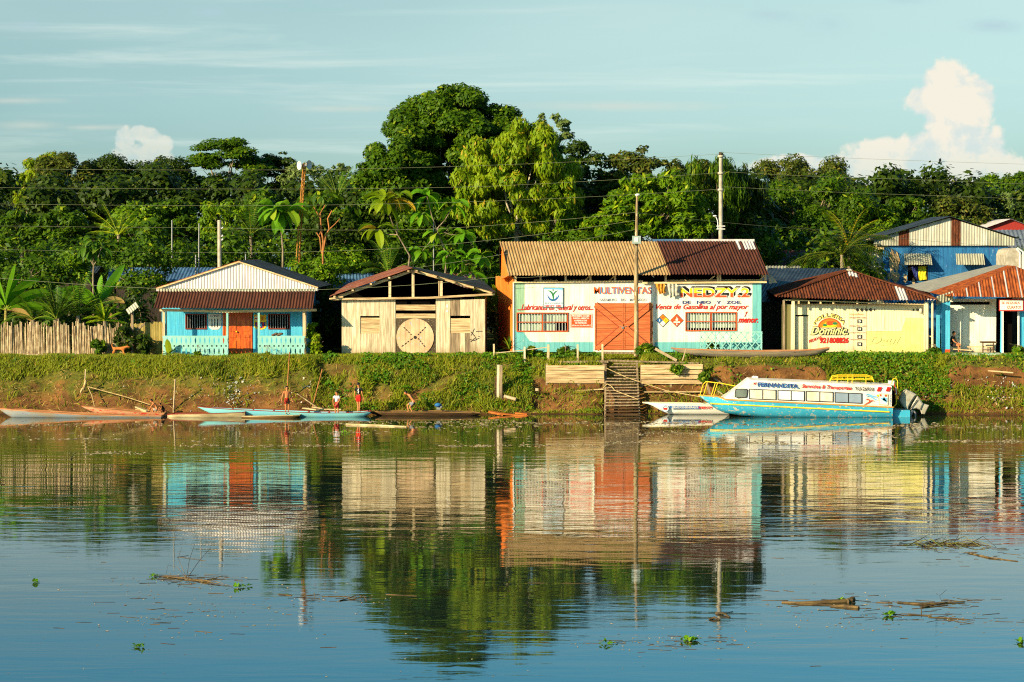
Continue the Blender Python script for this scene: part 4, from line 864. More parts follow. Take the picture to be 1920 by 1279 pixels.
# ---------------------------------------------------------- two storey blue house behind
Yb = 134.0
h6 = thing('blue_house', 'tall peeling deep blue house with patched zinc gable and two window awnings', 'house', (PX(1770, Yb), Yb, 2.5), 'houses of the back row')
Xb = lambda px: PX(px, Yb); Zb = lambda py: PZ(py, Yb)
q = MB(); planks(q, Xb(1655.5), Xb(1888.5), 2.5, Zb(455), Yb, .28, holes=[(Xb(1701), Xb(1738), Zb(527), Zb(496))], seed=60, gap=.012); q.build('wall', DBLUE, h6)
ga, gp, gb = P(1638, 449, Yb - .2), P(1779, 408.5, Yb - .2), P(1902, 447, Yb - .2); z0 = PZ(460.5, Yb - .2)
def gt(u):
    x = ga.x + u; return (ga.z + (gp.z - ga.z) * (x - ga.x) / (gp.x - ga.x) if x < gp.x else gp.z + (gb.z - gp.z) * (x - gp.x) / (gb.x - gp.x)) - z0
def gm(u, v):
    px = 1638 + u / (gb.x - ga.x) * 264
    return 1 if (1684 < px < 1704 or 1783 < px < 1801) else (2 if px > 1850 or px < 1684 else 0)
q = MB(); q.corr((ga.x, Yb - .2, z0), (1, 0, 0), (0, 0, 1), gb.x - ga.x, 0, lambda u: max(.05, gt(u)), pitch=.16, amp=.014, matf=gm); q.build('gable_sheet', [mat('dull zinc gable', S(196, 194, 178), S(172, 168, 150), scale=1, stretch=(4, 1, .6), isl=0, c3=S(160, 110, 80), amt=.68, wst=(6, 1, .5)), RUST, ZINCG], h6)
dv = Vector((.6, 9, .1))
slope_sheet('roof', [P(1622, 452, Yb - .5), P(1622, 452, Yb - .5) + dv, gp + dv + Z3(.08), gp + Vector((0, -.3, .08))], [SLATE], h6, 0, pitch=.2)
slope_sheet('roof', [gb + Vector((.2, -.3, 0)), gb + dv, gp + dv + Z3(.08), gp + Vector((0, -.3, .08))], [SLATE], h6, 0, pitch=.2)
q = MB(); q.corr((Xb(1634), Yb + .3, 2.5), (1, 0, 0), (0, 0, 1), Xb(1656) - Xb(1634), 0, Zb(467) - 2.5, pitch=.2, amp=.02); q.build('side_sheet', ZINCG, h6)
q = MB(); m2 = MB(); planks(m2, Yb, Yb + 9, 2.5, Zb(455), 0, .3, seed=61); q.v = [(Xb(1655.5) + v[1], v[0], v[2]) for v in m2.v]; q.f = m2.f; q.m = m2.m; q.sm = m2.sm; q.build('side_wall', DBLUE, h6)
q = MB(); hboards(q, Xb(1629), Xb(1635), 2.5, Zb(469), Yb + .4, .14, seed=62); q.build('side_boards', WOODH, h6)
q = MB(); rg = random.Random(8)
for cx_, cy_, w_, h_ in ((1672, 496, 7, 30), (1681, 490, 5, 22), (1679, 520, 8, 12), (1666, 520, 3, 10), (1697, 522, 4, 9), (1712, 530, 3, 8)):
    pts = [(cx_ + w_ * math.cos(t_) * rg.uniform(.5, 1.2), cy_ + h_ * math.sin(t_) * rg.uniform(.7, 1.1)) for t_ in [i * .35 for i in range(18)]]; poly(q, pts, Yb - .03 - .002 * w_)
q.build('peeled_patch', WOODH, h6)
q = MB(); q.box((Xb(1640), Yb - .02, Zb(468)), (Xb(1656), Yb + .2, Zb(452))); q.bar(P(1624, 450, Yb - .3), P(1640, 448.5, Yb - .3), .12, .1); q.build('eave_block', BEAM, h6)
q = MB(); q.box((Xb(1699), Yb + .3, Zb(530)), (Xb(1740), Yb + .33, Zb(494))); wi = q.build('window', DARK, h6)
q = MB(); q.box((Xb(1736), Yb - .02, Zb(527)), (Xb(1738.5), Yb + .05, Zb(497))); q.box((Xb(1701), Yb - .02, Zb(507)), (Xb(1708), Yb, Zb(501))); q.build('frame', CHAR, wi)
for px0, px1, sd_ in ((1694.5, 1745, 0), (1791.5, 1844, 1)):
    a_, b_, c_, d_ = P(px0 + 1.5, 496.5, Yb - .75), P(px1 + 2.5, 496.5, Yb - .75), P(px1 - .5, 475.5, Yb - .03), P(px0, 475.5, Yb - .03)
    slope_sheet('awning', [a_, b_, c_, d_], [ZINCG], h6, 0, amp=.025)
cloth('yellow_cloth', [(1721, 500), (1736, 499), (1736.5, 524), (1722, 526)], Yb - .06, YROPE, None, 'bright yellow cloth hanging from the window of the tall blue house', 'cloth', .03)
cloth('blue_cloth', [(1708, 500), (1720, 500), (1721, 526), (1714, 520)], Yb - .05, NAVY, None, 'dark blue cloth hanging beside the bright yellow cloth', 'cloth', .03)

# ---------------------------------------------------------- roofs and huts further back
def hut(name, label, cat, ridge, eaveF, Yr_, Yf, mroof, mwall=None, gable=None, group='houses of the back row'):
    """ridge (pxL, pxR, py) at Yr_, eaveF (pxL, pxR, py) at Yf"""
    r0, r1, e0_, e1_ = P(ridge[0], ridge[2], Yr_), P(ridge[1], ridge[2], Yr_), P(eaveF[0], eaveF[2], Yf), P(eaveF[1], eaveF[2], Yf)
    t = thing(name, label, cat, ((e0_.x + e1_.x) / 2, Yf, 2.5), group)
    slope_sheet('roof', [e0_, e1_, r1, r0], [mroof], t, 0, pitch=.18); bk0, bk1 = r0 + (r0 - e0_), r1 + (r1 - e1_); bk0.z, bk1.z = e0_.z, e1_.z
    slope_sheet('roof', [bk1, bk0, r0 + Vector((0, .01, 0)), r1 + Vector((0, .01, 0))], [mroof], t, 0, pitch=.25)
    q = MB(); planks(q, e0_.x + .3, e1_.x - .3, 2.4, e0_.z - .05, Yf + .35, .25, seed=int(ridge[0])); q.build('wall', mwall or DARKW, t)
    for xx, rr, ee, bb in ((e0_.x + .35, r0, e0_, bk0), (e1_.x - .35, r1, e1_, bk1)):
        q = MB(); vs = [(xx, ee.y + .3, 2.4), (xx, bb.y - .3, 2.4), (xx, bb.y - .3, ee.z - .1), (xx, rr.y, rr.z - .15), (xx, ee.y + .3, ee.z - .1)]
        q.add(vs + [(v[0] + .05, v[1], v[2]) for v in vs], [(0, 1, 2, 3, 4), (9, 8, 7, 6, 5), (0, 5, 6, 1), (1, 6, 7, 2), (2, 7, 8, 3), (3, 8, 9, 4)]); q.build('gable_wall', gable or mwall or DARKW, t)
    return t
hut('hut', 'low hut with blue grey roof showing behind the left slope of the blue house gable', 'hut', (205, 415, 501.5), (200, 400, 527), 127, 124.5, SKYR)
hut('hut', 'low hut with blue grey roof showing behind the right slope of the blue house gable', 'hut', (500, 585, 501.5), (490, 585, 522), 128, 126, SKYR)
hut('hut', 'low hut with pale blue roof behind the left slope of the board shed', 'hut', (588, 700, 512), (585, 705, 540), 124.5, 122, SKYR)
hut('hut', 'low hut with patched rusty grey roof behind the right slope of the board shed', 'hut', (785, 908, 512.5), (795, 915, 541), 123.5, 121, MIXR)
hut('hut', 'dim hut with dark blue sheets between the store and the restaurant roof', 'hut', (1440, 1590, 503), (1400, 1545, 566), 123.5, 115.5, SLATE, gable=DARK)
hut('hut', 'low pale grey roofed hut behind the dark one right of the store', 'hut', (1425, 1500, 498.5), (1425, 1500, 512), 128, 126.5, ZINCG)
hut('hut', 'small hut with rust rimmed grey roof half hidden by the coconut palm', 'hut', (1458, 1552, 470), (1452, 1556, 498), 137, 134.5, MIXR, ZINCG)
hut('hut', 'small hut roof glinting behind the tall fan leaves left of the blue house', 'hut', (100, 190, 499), (92, 180, 512), 129, 127.5, SLATE)
t = thing('red_house', 'far house with dark red gable and pale roof at the right edge', 'house', (PX(1890, 160), 160, 2.5), 'houses of the back row')
g0, g1, g2 = P(1846, 429, 160), P(1893, 412, 160), P(1945, 430, 160)
q = MB(); q.prism([(g0.x, 2.5), (g2.x, 2.5), (g2.x, g2.z), (g1.x, g1.z), (g0.x, g0.z)], 160, 160.1); q.build('wall', mat('dark red wall', S(168, 54, 44), S(140, 44, 38), scale=2, stretch=Vg, isl=0), t)
slope_sheet('roof', [g0 + Vector((-.3, -.3, -.05)), P(1812, 417, 168), P(1858, 412.5, 168), g1 + Vector((0, -.3, .05))], [ZINC], t, 0, pitch=.3); slope_sheet('roof', [g2 + Vector((0, -.3, 0)), P(1930, 425, 168), P(1858, 412.5, 168), g1 + Vector((0, -.3, .05))], [ZINC], t, 0, pitch=.3)
t = thing('grey_roof_house', 'grey corrugated roof house between the tall blue house and the red gable', 'house', (PX(1905, 145), 145, 2.5), 'houses of the back row')
slope_sheet('roof', [P(1880, 478, 141), P(1990, 478, 141), P(1980, 431, 148), P(1862, 431, 148)], [mat('slate blue roof', S(120, 130, 142), S(96, 106, 120), isl=0, scale=1)], t, 0, pitch=.25)
q = MB(); q.box((PX(1885, 142), 142, 2.5), (PX(1985, 142), 142.1, PZ(480, 142))); q.build('wall', ZINCG, t)
t = thing('water_tank_shelter', 'rounded grey concrete annex with white pipes at the right frame edge', 'annex', (PX(1905, 130), 130, 2.5))
q = MB(); Yt = 130; q.prism([(v.x, v.z) for v in (P(1888, 540, Yt), P(1888, 478, Yt), P(1892, 468, Yt), P(1902, 465, Yt), P(1914, 470, Yt), P(1940, 500, Yt), P(1940, 540, Yt))], Yt, Yt + 3); q.build('wall', CONC, t)
q = MB(); q.tube([P(1912, 540, Yt - .2), P(1912, 474, Yt - .2), P(1905, 466, Yt - .2)], .07); q.tube([P(1919, 540, Yt - .2), P(1918, 472, Yt - .2), P(1907, 465, Yt - .2)], .07); q.build('pipe', METALW, t)
q = MB(); q.box((PX(1885, 127), 127, 2.4), (PX(1930, 127), 127.06, PZ(505, 127))); setp(q.build('wall_panel', DARKW, None, (PX(1905, 127), 127, 2.4)), 'dark board fence panel behind the guesthouse roof', 'fence')
# ================================================================== VEGETATION
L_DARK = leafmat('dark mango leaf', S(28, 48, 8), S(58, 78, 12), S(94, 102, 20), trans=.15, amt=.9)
L_MID = leafmat('mid green leaf', S(40, 74, 8), S(84, 114, 14), S(138, 150, 26), trans=.28, amt=.9)
L_BRIGHT = leafmat('fresh green leaf', S(56, 96, 8), S(110, 142, 16), S(164, 176, 30), trans=.32, amt=.86)
L_YEL = leafmat('yellow green leaf', S(86, 120, 14), S(152, 170, 24), S(190, 156, 46), trans=.35, amt=.90)
L_OLIVE = leafmat('olive leaf', S(50, 64, 18), S(88, 98, 28), S(130, 122, 50), trans=.2, amt=.86)
L_PALE = leafmat('pale grey green leaf', S(84, 106, 50), S(128, 146, 74), S(150, 160, 90), trans=.3, amt=.86)
L_BAN = leafmat('banana leaf', S(84, 142, 22), S(124, 172, 36), S(190, 190, 60), trans=.45, amt=.93, rough=.35)
L_PALM = leafmat('palm leaf', S(46, 86, 20), S(88, 122, 30), S(150, 160, 50), trans=.3, amt=.92)
GRASSM = leafmat('grass', S(78, 98, 12), S(146, 150, 24), S(180, 156, 62), trans=.3, amt=.9, rough=.6, spec=.2)
WEEDM = leafmat('weed leaf', S(44, 86, 10), S(90, 130, 18), S(146, 156, 34), trans=.22, amt=.88, rough=.5)
DRYM = leafmat('dry stem', S(150, 118, 62), S(190, 160, 96), S(120, 90, 50), trans=.1, amt=.8, rough=.8)
BARK = mat('pale bark', S(150, 134, 108), S(104, 90, 68), scale=2, stretch=(4, 4, 1), isl=0, bump=.01)
BARKD = mat('dark bark', S(92, 76, 54), S(60, 50, 36), scale=2, stretch=(4, 4, 1), isl=0, bump=.01)
BARKO = mat('reddish bark', S(178, 116, 62), S(140, 90, 50), scale=2, isl=0)

def leaves_obj(name, P_, N_, Lh, Wh, material, parent=None, origin=(0, 0, 0), droop=0.0, rs=None, kind=None, axis=None, fold=True):
    """P_ points, N_ leaf normals, half length, half width arrays; rhomboid leaves (two folded triangles each)"""
    rs = rs or np.random.default_rng(1); k = len(P_)
    N_ = N_ / np.maximum(np.linalg.norm(N_, axis=1, keepdims=True), 1e-6)
    if axis is None:
        A = rs.normal(size=(k, 3)); A[:, 2] -= droop * 2.0
    else: A = axis
    A -= (A * N_).sum(1, keepdims=True) * N_; A /= np.maximum(np.linalg.norm(A, axis=1, keepdims=True), 1e-6)
    B = np.cross(N_, A); Lh = np.asarray(Lh).reshape(-1, 1); Wh = np.asarray(Wh).reshape(-1, 1)
    v = np.empty((k, 4, 3)); v[:, 0] = P_ - A * Lh; v[:, 1] = P_ + B * Wh - A * Lh * .15 - N_ * Wh * .25; v[:, 2] = P_ + A * Lh - N_ * Lh * .15; v[:, 3] = P_ - B * Wh - A * Lh * .15 - N_ * Wh * .25
    me = bpy.data.meshes.new(name); me.vertices.add(4 * k); me.vertices.foreach_set('co', v.reshape(-1).astype(np.float32))
    me.loops.add(4 * k); me.loops.foreach_set('vertex_index', np.arange(4 * k, dtype=np.int32))
    me.polygons.add(k); me.polygons.foreach_set('loop_start', np.arange(0, 4 * k, 4, dtype=np.int32)); me.polygons.foreach_set('loop_total', np.full(k, 4, dtype=np.int32))
    me.materials.append(material); me.update(calc_edges=True)
    o = bpy.data.objects.new(name, me); COL.objects.link(o); o.location = origin
    if parent is not None: o.parent = parent; o.location = (0, 0, 0); ORG[o.name] = ORG[parent.name]
    else: ORG[o.name] = Vector(origin)
    return o

KIND = {  # leaf material, half length, aspect, droop, clump radius factor, clump flatness, leaves, normal 'upness', clumps
    'round':   dict(m=L_DARK, l=.14, a=.5, dr=.4, cr=.27, fl=.8, n=26000, up=.7, c=58, in_=.45),
    'mid':     dict(m=L_MID, l=.15, a=.5, dr=.3, cr=.24, fl=.65, n=24000, up=.8, c=62, in_=.35),
    'bright':  dict(m=L_BRIGHT, l=.20, a=.32, dr=.5, cr=.22, fl=.6, n=19000, up=.8, c=60, in_=.35),
    'layer':   dict(m=L_MID, l=.15, a=.5, dr=.0, cr=.25, fl=.28, n=20000, up=1.4, c=58, in_=.3),
    'giant':   dict(m=L_MID, l=.145, a=.5, dr=.2, cr=.16, fl=.6, n=80000, up=.9, c=190, in_=.2),
    'droop':   dict(m=L_YEL, l=.20, a=.34, dr=1.4, cr=.15, fl=.85, n=33000, up=.3, c=140, in_=.35),
    'sparse':  dict(m=L_PALE, l=.15, a=.55, dr=.0, cr=.17, fl=.7, n=6500, up=.8, c=42, in_=.4),
    'olive':   dict(m=L_OLIVE, l=.14, a=.5, dr=.2, cr=.22, fl=.6, n=23000, up=.9, c=70, in_=.4),
    'willow':  dict(m=L_MID, l=.26, a=.14, dr=4.0, cr=.22, fl=1.3, n=20000, up=.1, c=60, in_=.35),
    'bush':    dict(m=L_MID, l=.12, a=.5, dr=.2, cr=.32, fl=.7, n=6500, up=.8, c=26, in_=.3),
    'bigleaf': dict(m=L_BRIGHT, l=.30, a=.36, dr=.8, cr=.30, fl=.6, n=2600, up=.7, c=24, in_=.3),
}
def tree(name, label, cat, cx, top, wpx, bot, Y, kind='round', m=None, seed=0, group=None, bark=None, dense=1.0, shape=0.0, trunk=True, lean=0, zbase=2.5, twigs=1.0, leafs=1.0):
    """crown between photo rows top and bot, wpx wide, at distance Y; trunk down to the ground"""
    K = KIND[kind]; rs = np.random.default_rng(seed * 7 + 13); c0, c1, c2_ = P(cx, top, Y), P(cx, bot, Y), P(cx + wpx / 2, top, Y)
    rx = (c2_.x - c0.x) * (1.16 if wpx > 60 else 1.05); rz = (c0.z - c1.z) / 2; ry = min(rx * .85, 4.5); cen = np.array([0, 0, (c0.z + c1.z) / 2 - zbase]); root = thing(name, label, cat, (c0.x, Y, zbase), group)
    nc = int(K['c'] * (1 if leafs >= .5 else .7)); u = rs.normal(size=(nc, 3)); u /= np.linalg.norm(u, axis=1, keepdims=True)
    r = rs.uniform(K['in_'], 1, nc) ** .5; cr = K['cr']
    C = u * r[:, None] * (1 - cr * .75); 
    if shape: C[:, :2] *= (1 - shape * np.clip(C[:, 2:3], -1, 1))
    C *= np.array([rx, ry, rz]); C[:, 1] -= ry * .1
    R = cr * (rx * .6 + rz * .4) * rs.uniform(.45, 1.45, nc)
    nl = int(K['n'] * leafs * dense * min(1.9, max(.25, (rx * rz) / 16.0))); wgt = R ** 2 * (1 - .35 * (C[:, 1] > ry * .4)); wgt /= wgt.sum(); idx = rs.choice(nc, nl, p=wgt)
    d = rs.normal(size=(nl, 3)); d /= np.linalg.norm(d, axis=1, keepdims=True); rr = rs.uniform(.35, 1.08, nl) ** .6
    off = d * rr[:, None] * R[idx][:, None]; off[:, 2] *= K['fl']; off[:, 2] -= .12 * (off[:, 0] ** 2 + off[:, 1] ** 2) / np.maximum(R[idx], .1)
    pts = C[idx] + off + cen
    Nn = d * np.array([1, 1, .8]) + np.array([0, -.25, K['up']]) + rs.normal(size=(nl, 3)) * .45
    Lh = K['l'] * rs.uniform(.45, 1.4, nl); leaves_obj('crown', pts, Nn, Lh, Lh * K['a'], m or K['m'], root, rs=rs, droop=K['dr'])
    if trunk:
        q = MB(); og = Vector(root.location); tr = max(.09, rx * .05) if rx > 1 else rx * .05; h = cen[2]; bx = lean
        fork = og + Vector((bx * .5, 0, max(.6, h - rz * .75))); q.tube([og + Vector((0, 0, -.3)), og + Vector((bx * .2, 0, (fork.z - og.z) * .5)), fork], [tr * 1.3, tr, tr * .8], 7)
        order = list(range(nc)); rs.shuffle(order)
        for i in order[:int(16 * twigs)]:
            e = og + Vector(C[i] + cen); mid = fork.lerp(e, .5) + Vector((rs.normal() * .25, rs.normal() * .2, -.1 * rz + rs.normal() * .2)); e = mid.lerp(e, .75); q.tube([fork, mid, e], [tr * .45, tr * .28, tr * .06], 5, cap=False)
        q.build('trunk', bark or BARK, root)
    return root
G1 = 'forest trees behind the village'
T = [
 ('tree', 'low dark tree at the far left edge behind the banana plants', 20, 318, 110, 480, 194, 'round', None, {}),
 ('tree', 'yellow green tree with hanging foliage left of the olive dome', 50, 322, 56, 400, 184, 'droop', L_YEL, {}),
 ('tree', 'yellow tinged shoulder tree against the sky at far left', 88, 281, 108, 400, 187, 'mid', L_YEL, {}),
 ('tree', 'brownish olive domed tree with bare twigs showing at its top left', 122, 275, 130, 410, 185, 'olive', L_OLIVE, dict(twigs=2)),
 ('tree', 'dark round mango tree below the small left cloud, wider of the two', 208, 278, 130, 410, 188, 'round', None, {}),
 ('tree', 'dark round mango tree just left of the feathery umbrella tree', 308, 282, 116, 420, 186, 'round', None, {}),
 ('umbrella_tree', 'feathery umbrella shaped tree with flat layered branches left of the loudspeakers', 425, 247, 180, 400, 189, 'layer', None, dict(twigs=1.6)),
 ('umbrella_tree', 'lower right arm of layered foliage between umbrella tree and loudspeakers', 505, 268, 120, 390, 191, 'layer', L_DARK, {}),
 ('tree', 'dull grey green thin crowned tree behind the loudspeaker mast', 572, 290, 90, 400, 187, 'olive', L_PALE, dict(dense=.5)),
 ('tree', 'thin half bare tree right of the loudspeaker mast', 636, 296, 60, 370, 187, 'sparse', None, dict(twigs=1.5)),
 ('giant_tree', 'giant dark green tree, tallest in the photo, above everything', 850, 146, 300, 420, 138, 'giant', None, dict(twigs=1.2, shape=.34, bark=BARK)),
 ('tree', 'spreading lower left skirt tree under the giant tree', 736, 250, 140, 420, 133, 'mid', None, {}),
 ('tree', 'pale sparse small leaved crown poking out right of the giant tree', 1026, 207, 88, 300, 143, 'sparse', None, dict(twigs=1.6)),
 ('lime_tree', 'bright yellow green tree with drooping leaves and white trunk before the giant tree', 968, 218, 226, 466, 128, 'droop', None, dict(shape=.22, twigs=1.6, bark=mat('white bark', S(206, 196, 170), S(170, 156, 128), isl=0, scale=4))),
 ('tree', 'small yellow green drooping tree leaning right of the lime tree', 1046, 330, 70, 452, 127, 'droop', L_BRIGHT, {}),
 ('tree', 'dark loose crowned tree between the lime tree and the olive domes', 1094, 248, 116, 430, 134, 'mid', L_DARK, dict(dense=.8)),
 ('tree', 'broad olive brown dome on the skyline left of the tall concrete pole', 1196, 268, 136, 400, 134, 'olive', None, {}),
 ('tree', 'smaller olive brown dome on the skyline touching the tall concrete pole', 1296, 289, 120, 400, 134, 'olive', None, {}),
 ('tree', 'bright green finger leaved tree directly behind the lamp pole', 1226, 308, 190, 452, 128, 'bright', None, dict(twigs=1.3)),
 ('tree', 'weeping feathery tree just left of the tall concrete pole', 1336, 296, 120, 430, 130, 'willow', None, {}),
 ('tree', 'dark weeping tree just right of the tall concrete pole', 1390, 306, 80, 430, 131, 'willow', L_DARK, {}),
 ('tree', 'broad domed skyline tree below the big cloud, right of the concrete pole', 1500, 285, 190, 400, 192, 'mid', L_OLIVE, {}),
 ('tree', 'wide layered green tree with pale limbs in front of the domed skyline tree', 1526, 320, 300, 470, 160, 'bright', L_MID, dict(twigs=2.2, dense=1.1)),
 ('tree', 'wispy flat topped tree rising beneath the big cumulus cloud', 1690, 310, 100, 400, 194, 'layer', None, {}),
 ('tree', 'loose crowned skyline tree above the peak of the tall blue house', 1778, 316, 100, 410, 194, 'mid', L_OLIVE, dict(dense=.7, twigs=1.6)),
 ('tree', 'yellow flecked skyline tree near the right edge', 1850, 320, 90, 420, 193, 'mid', L_BRIGHT, dict(dense=.8)),
 ('tree', 'tall green tree cut by the right edge of the photo', 1902, 310, 90, 430, 191, 'mid', None, {}),
 ('tree', 'yellowish feathery bush tree at the right edge above the red gable', 1892, 362, 90, 440, 188, 'droop', L_PALE, {}),
]
G2 = 'middle trees between the roofs and the skyline trees'
T2 = [
 ('small_tree', 'cassava like green tree at the left edge under the wires', 40, 388, 120, 480, 155, 'bright', L_MID, {}),
 ('small_tree', 'green tree with forked pale twigs below the olive dome', 112, 380, 110, 480, 154, 'mid', None, {}),
 ('small_tree', 'leafy tree below the two dark mango trees, left of the thin poles', 262, 372, 130, 480, 155, 'mid', L_BRIGHT, dict(dense=.9)),
 ('small_tree', 'tree around the first thin white pole', 330, 366, 120, 480, 156, 'mid', None, {}),
 ('small_tree', 'yellow tipped tree under the umbrella tree', 438, 360, 120, 470, 155, 'bright', None, {}),
 ('small_tree', 'leafy tree between the short white pole and the rusty mast', 506, 344, 120, 450, 157, 'bigleaf', L_MID, dict(dense=2.0)),
 ('small_tree', 'wide drooping leaved tree right of the rusty mast', 620, 340, 150, 440, 133, 'bigleaf', L_MID, dict(dense=2.2)),
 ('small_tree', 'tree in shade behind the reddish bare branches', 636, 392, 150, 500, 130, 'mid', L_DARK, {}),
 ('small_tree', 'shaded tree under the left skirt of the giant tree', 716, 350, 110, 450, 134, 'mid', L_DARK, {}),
 ('small_tree', 'leafy tree below the giant tree beside the lime tree', 820, 356, 130, 470, 133, 'mid', None, {}),
 ('small_tree', 'dark tree under the right side of the lime tree', 1060, 380, 110, 470, 131, 'mid', L_DARK, {}),
 ('small_tree', 'small finger leaved tree low beside the lamp pole', 1130, 392, 100, 462, 127, 'bright', None, {}),
 ('small_tree', 'yellow tipped shrub tree left of the concrete pole foot', 1298, 380, 80, 462, 127, 'bright', L_BRIGHT, {}),
 ('small_tree', 'dark tree behind the foot of the tall concrete pole', 1370, 380, 100, 480, 131, 'mid', L_DARK, {}),
 ('small_tree', 'green tree right of the store roof corner', 1450, 400, 120, 500, 150, 'mid', None, {}),
 ('small_tree', 'small bright tree behind the coconut palm', 1640, 380, 120, 490, 158, 'mid', L_BRIGHT, {}),
 ('small_tree', 'green tree above the left eave of the tall blue house', 1700, 362, 110, 450, 164, 'mid', None, {}),
 ('small_tree', 'tree directly behind the blue house roof peak', 1790, 366, 130, 450, 165, 'mid', L_OLIVE, {}),
 ('bush', 'round dark bush rising above the left roof edge of the blue house', 262, 440, 130, 560, 121, 'bush', None, dict(dense=2.2)),
 ('bush', 'yellow flecked bush between the blue house roof and the shed roof', 600, 470, 110, 540, 121, 'bush', L_BRIGHT, dict(dense=1.6)),
 ('bush', 'green shrub wall in the gap right of the blue house', 602, 528, 44, 655, 117, 'bush', L_DARK, dict(dense=1.2)),
 ('bush', 'leafy bush behind the cane fence under the wires', 60, 470, 120, 560, 124, 'bush', L_MID, dict(dense=1.6)),
 ('bush', 'yellow green bush behind the cane fence beside the papaya', 130, 452, 90, 540, 125, 'bush', L_BRIGHT, dict(dense=1.4)),
 ('bush', 'bright low bush behind the bare red branches', 650, 452, 110, 520, 125, 'bush', L_BRIGHT, dict(dense=1.5)),
 ('bush', 'bush behind the shed ridge under the big fan leaves', 840, 440, 160, 530, 126, 'bush', L_MID, dict(dense=1.6)),
 ('bush', 'bush behind the tan half of the store roof', 1080, 430, 150, 480, 126, 'bush', L_MID, dict(dense=1.4)),
]
for i, (nm, lb, cx, tp, wd, bt, Y, kd, mm, kw) in enumerate(T): tree(nm, lb, 'tree', cx, tp, wd, bt, Y, kd, mm, seed=i + 1, group=G1, **kw)
for i, (nm, lb, cx, tp, wd, bt, Y, kd, mm, kw) in enumerate(T2): tree(nm, lb, 'bush' if nm == 'bush' else 'tree', cx, tp, wd, bt, Y, kd, mm, seed=i + 51, group=G2, leafs=.8, **kw)

# far wood and undergrowth that read as one mass
def mass(name, label, boxes, nl, lh, m, seed, upn=.8, group=None, clump=(1.0, .5)):
    rs = np.random.default_rng(seed); pts = []; nr = []
    tot = sum((b[1] - b[0]) * (b[5] if len(b) > 5 else 1) for b in boxes)
    for b in boxes:
        px0, px1, ptop, Y0, Y1 = b[:5]; k = int(nl * (px1 - px0) * (b[5] if len(b) > 5 else 1) / tot); nc = max(4, k // 130)
        cxp = rs.uniform(px0, px1, nc); cy = rs.uniform(Y0, Y1, nc); zt = np.array([PZ(ptop, y) for y in cy]); tops = zt + np.array([noise.noise(Vector((x * .02, seed * 3.1, 0))) for x in cxp]) * 1.2
        cz = 2.5 + (tops - 2.5) * rs.uniform(.05, 1, nc) ** .7; cxx = (cxp - 959.5) / F * cy
        ii = rs.integers(0, nc, k); d = rs.normal(size=(k, 3)); d /= np.linalg.norm(d, axis=1, keepdims=True); rr = rs.uniform(.3, 1, k)[:, None] * clump[0]
        p = np.stack([cxx[ii], cy[ii], cz[ii]], 1) + d * rr * np.array([1, 1, clump[1] / clump[0] + .2]); p[:, 2] = np.maximum(p[:, 2], 2.45); pts.append(p); nr.append(d + np.array([0, -.3, upn]) + rs.normal(size=(k, 3)) * .4)
    pts = np.concatenate(pts); nr = np.concatenate(nr); L_ = lh * rs.uniform(.6, 1.3, len(pts))
    o = leaves_obj(name, pts, nr, L_, L_ * .48, m, rs=rs, droop=.3); setp(o, label, None, None, 'stuff'); return o
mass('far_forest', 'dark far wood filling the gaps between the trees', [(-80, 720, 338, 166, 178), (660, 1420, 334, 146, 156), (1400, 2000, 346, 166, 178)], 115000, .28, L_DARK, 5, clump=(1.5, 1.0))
mass('undergrowth', 'tangled green undergrowth behind the houses', [(-60, 560, 446, 128, 139), (560, 960, 440, 128, 138), (960, 1640, 432, 129, 140), (1600, 1990, 440, 141, 150)], 60000, .19, L_MID, 6, clump=(1.1, .8))
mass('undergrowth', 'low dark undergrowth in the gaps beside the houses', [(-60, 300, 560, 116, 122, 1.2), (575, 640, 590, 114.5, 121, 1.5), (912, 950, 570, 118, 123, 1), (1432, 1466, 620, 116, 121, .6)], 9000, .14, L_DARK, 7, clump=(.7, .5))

# big single leaves: banana, palms, fan leaves
def blade(mb, base, dirv, length, width, curve, segs=7, mi=0, fold=.07, roll=0):
    """long arching leaf: curved midrib with two folded halves"""
    d = Vector(dirv).normalized(); side = d.cross(Vector((0, 0, 1)));
    if side.length < .05: side = Vector((1, 0, 0))
    side.normalize(); side = side * math.cos(roll) + side.cross(d) * math.sin(roll); p = Vector(base); pts = []; cur = d.copy()
    for i in range(segs + 1):
        side = (side - cur * side.dot(cur)).normalized(); t = i / segs; w_ = width * (math.sin(math.pi * min(1, t * .86 + .12)) ** .6) * (1 if t < 1 else .1)
        up = side.cross(cur).normalized(); pts.append((p.copy(), w_, up, side.copy())); p += cur * (length / segs); cur = (cur + Vector((0, 0, -curve / segs))).normalized()
    vs = []
    for p_, w_, up, sd_ in pts: vs += [p_ - sd_ * w_ + up * w_ * fold * 2, p_, p_ + sd_ * w_ + up * w_ * fold * 2]
    fs = []
    for i in range(segs): fs += [(i * 3, i * 3 + 1, i * 3 + 4, i * 3 + 3), (i * 3 + 1, i * 3 + 2, i * 3 + 5, i * 3 + 4)]
    mb.add(vs, fs, mi)
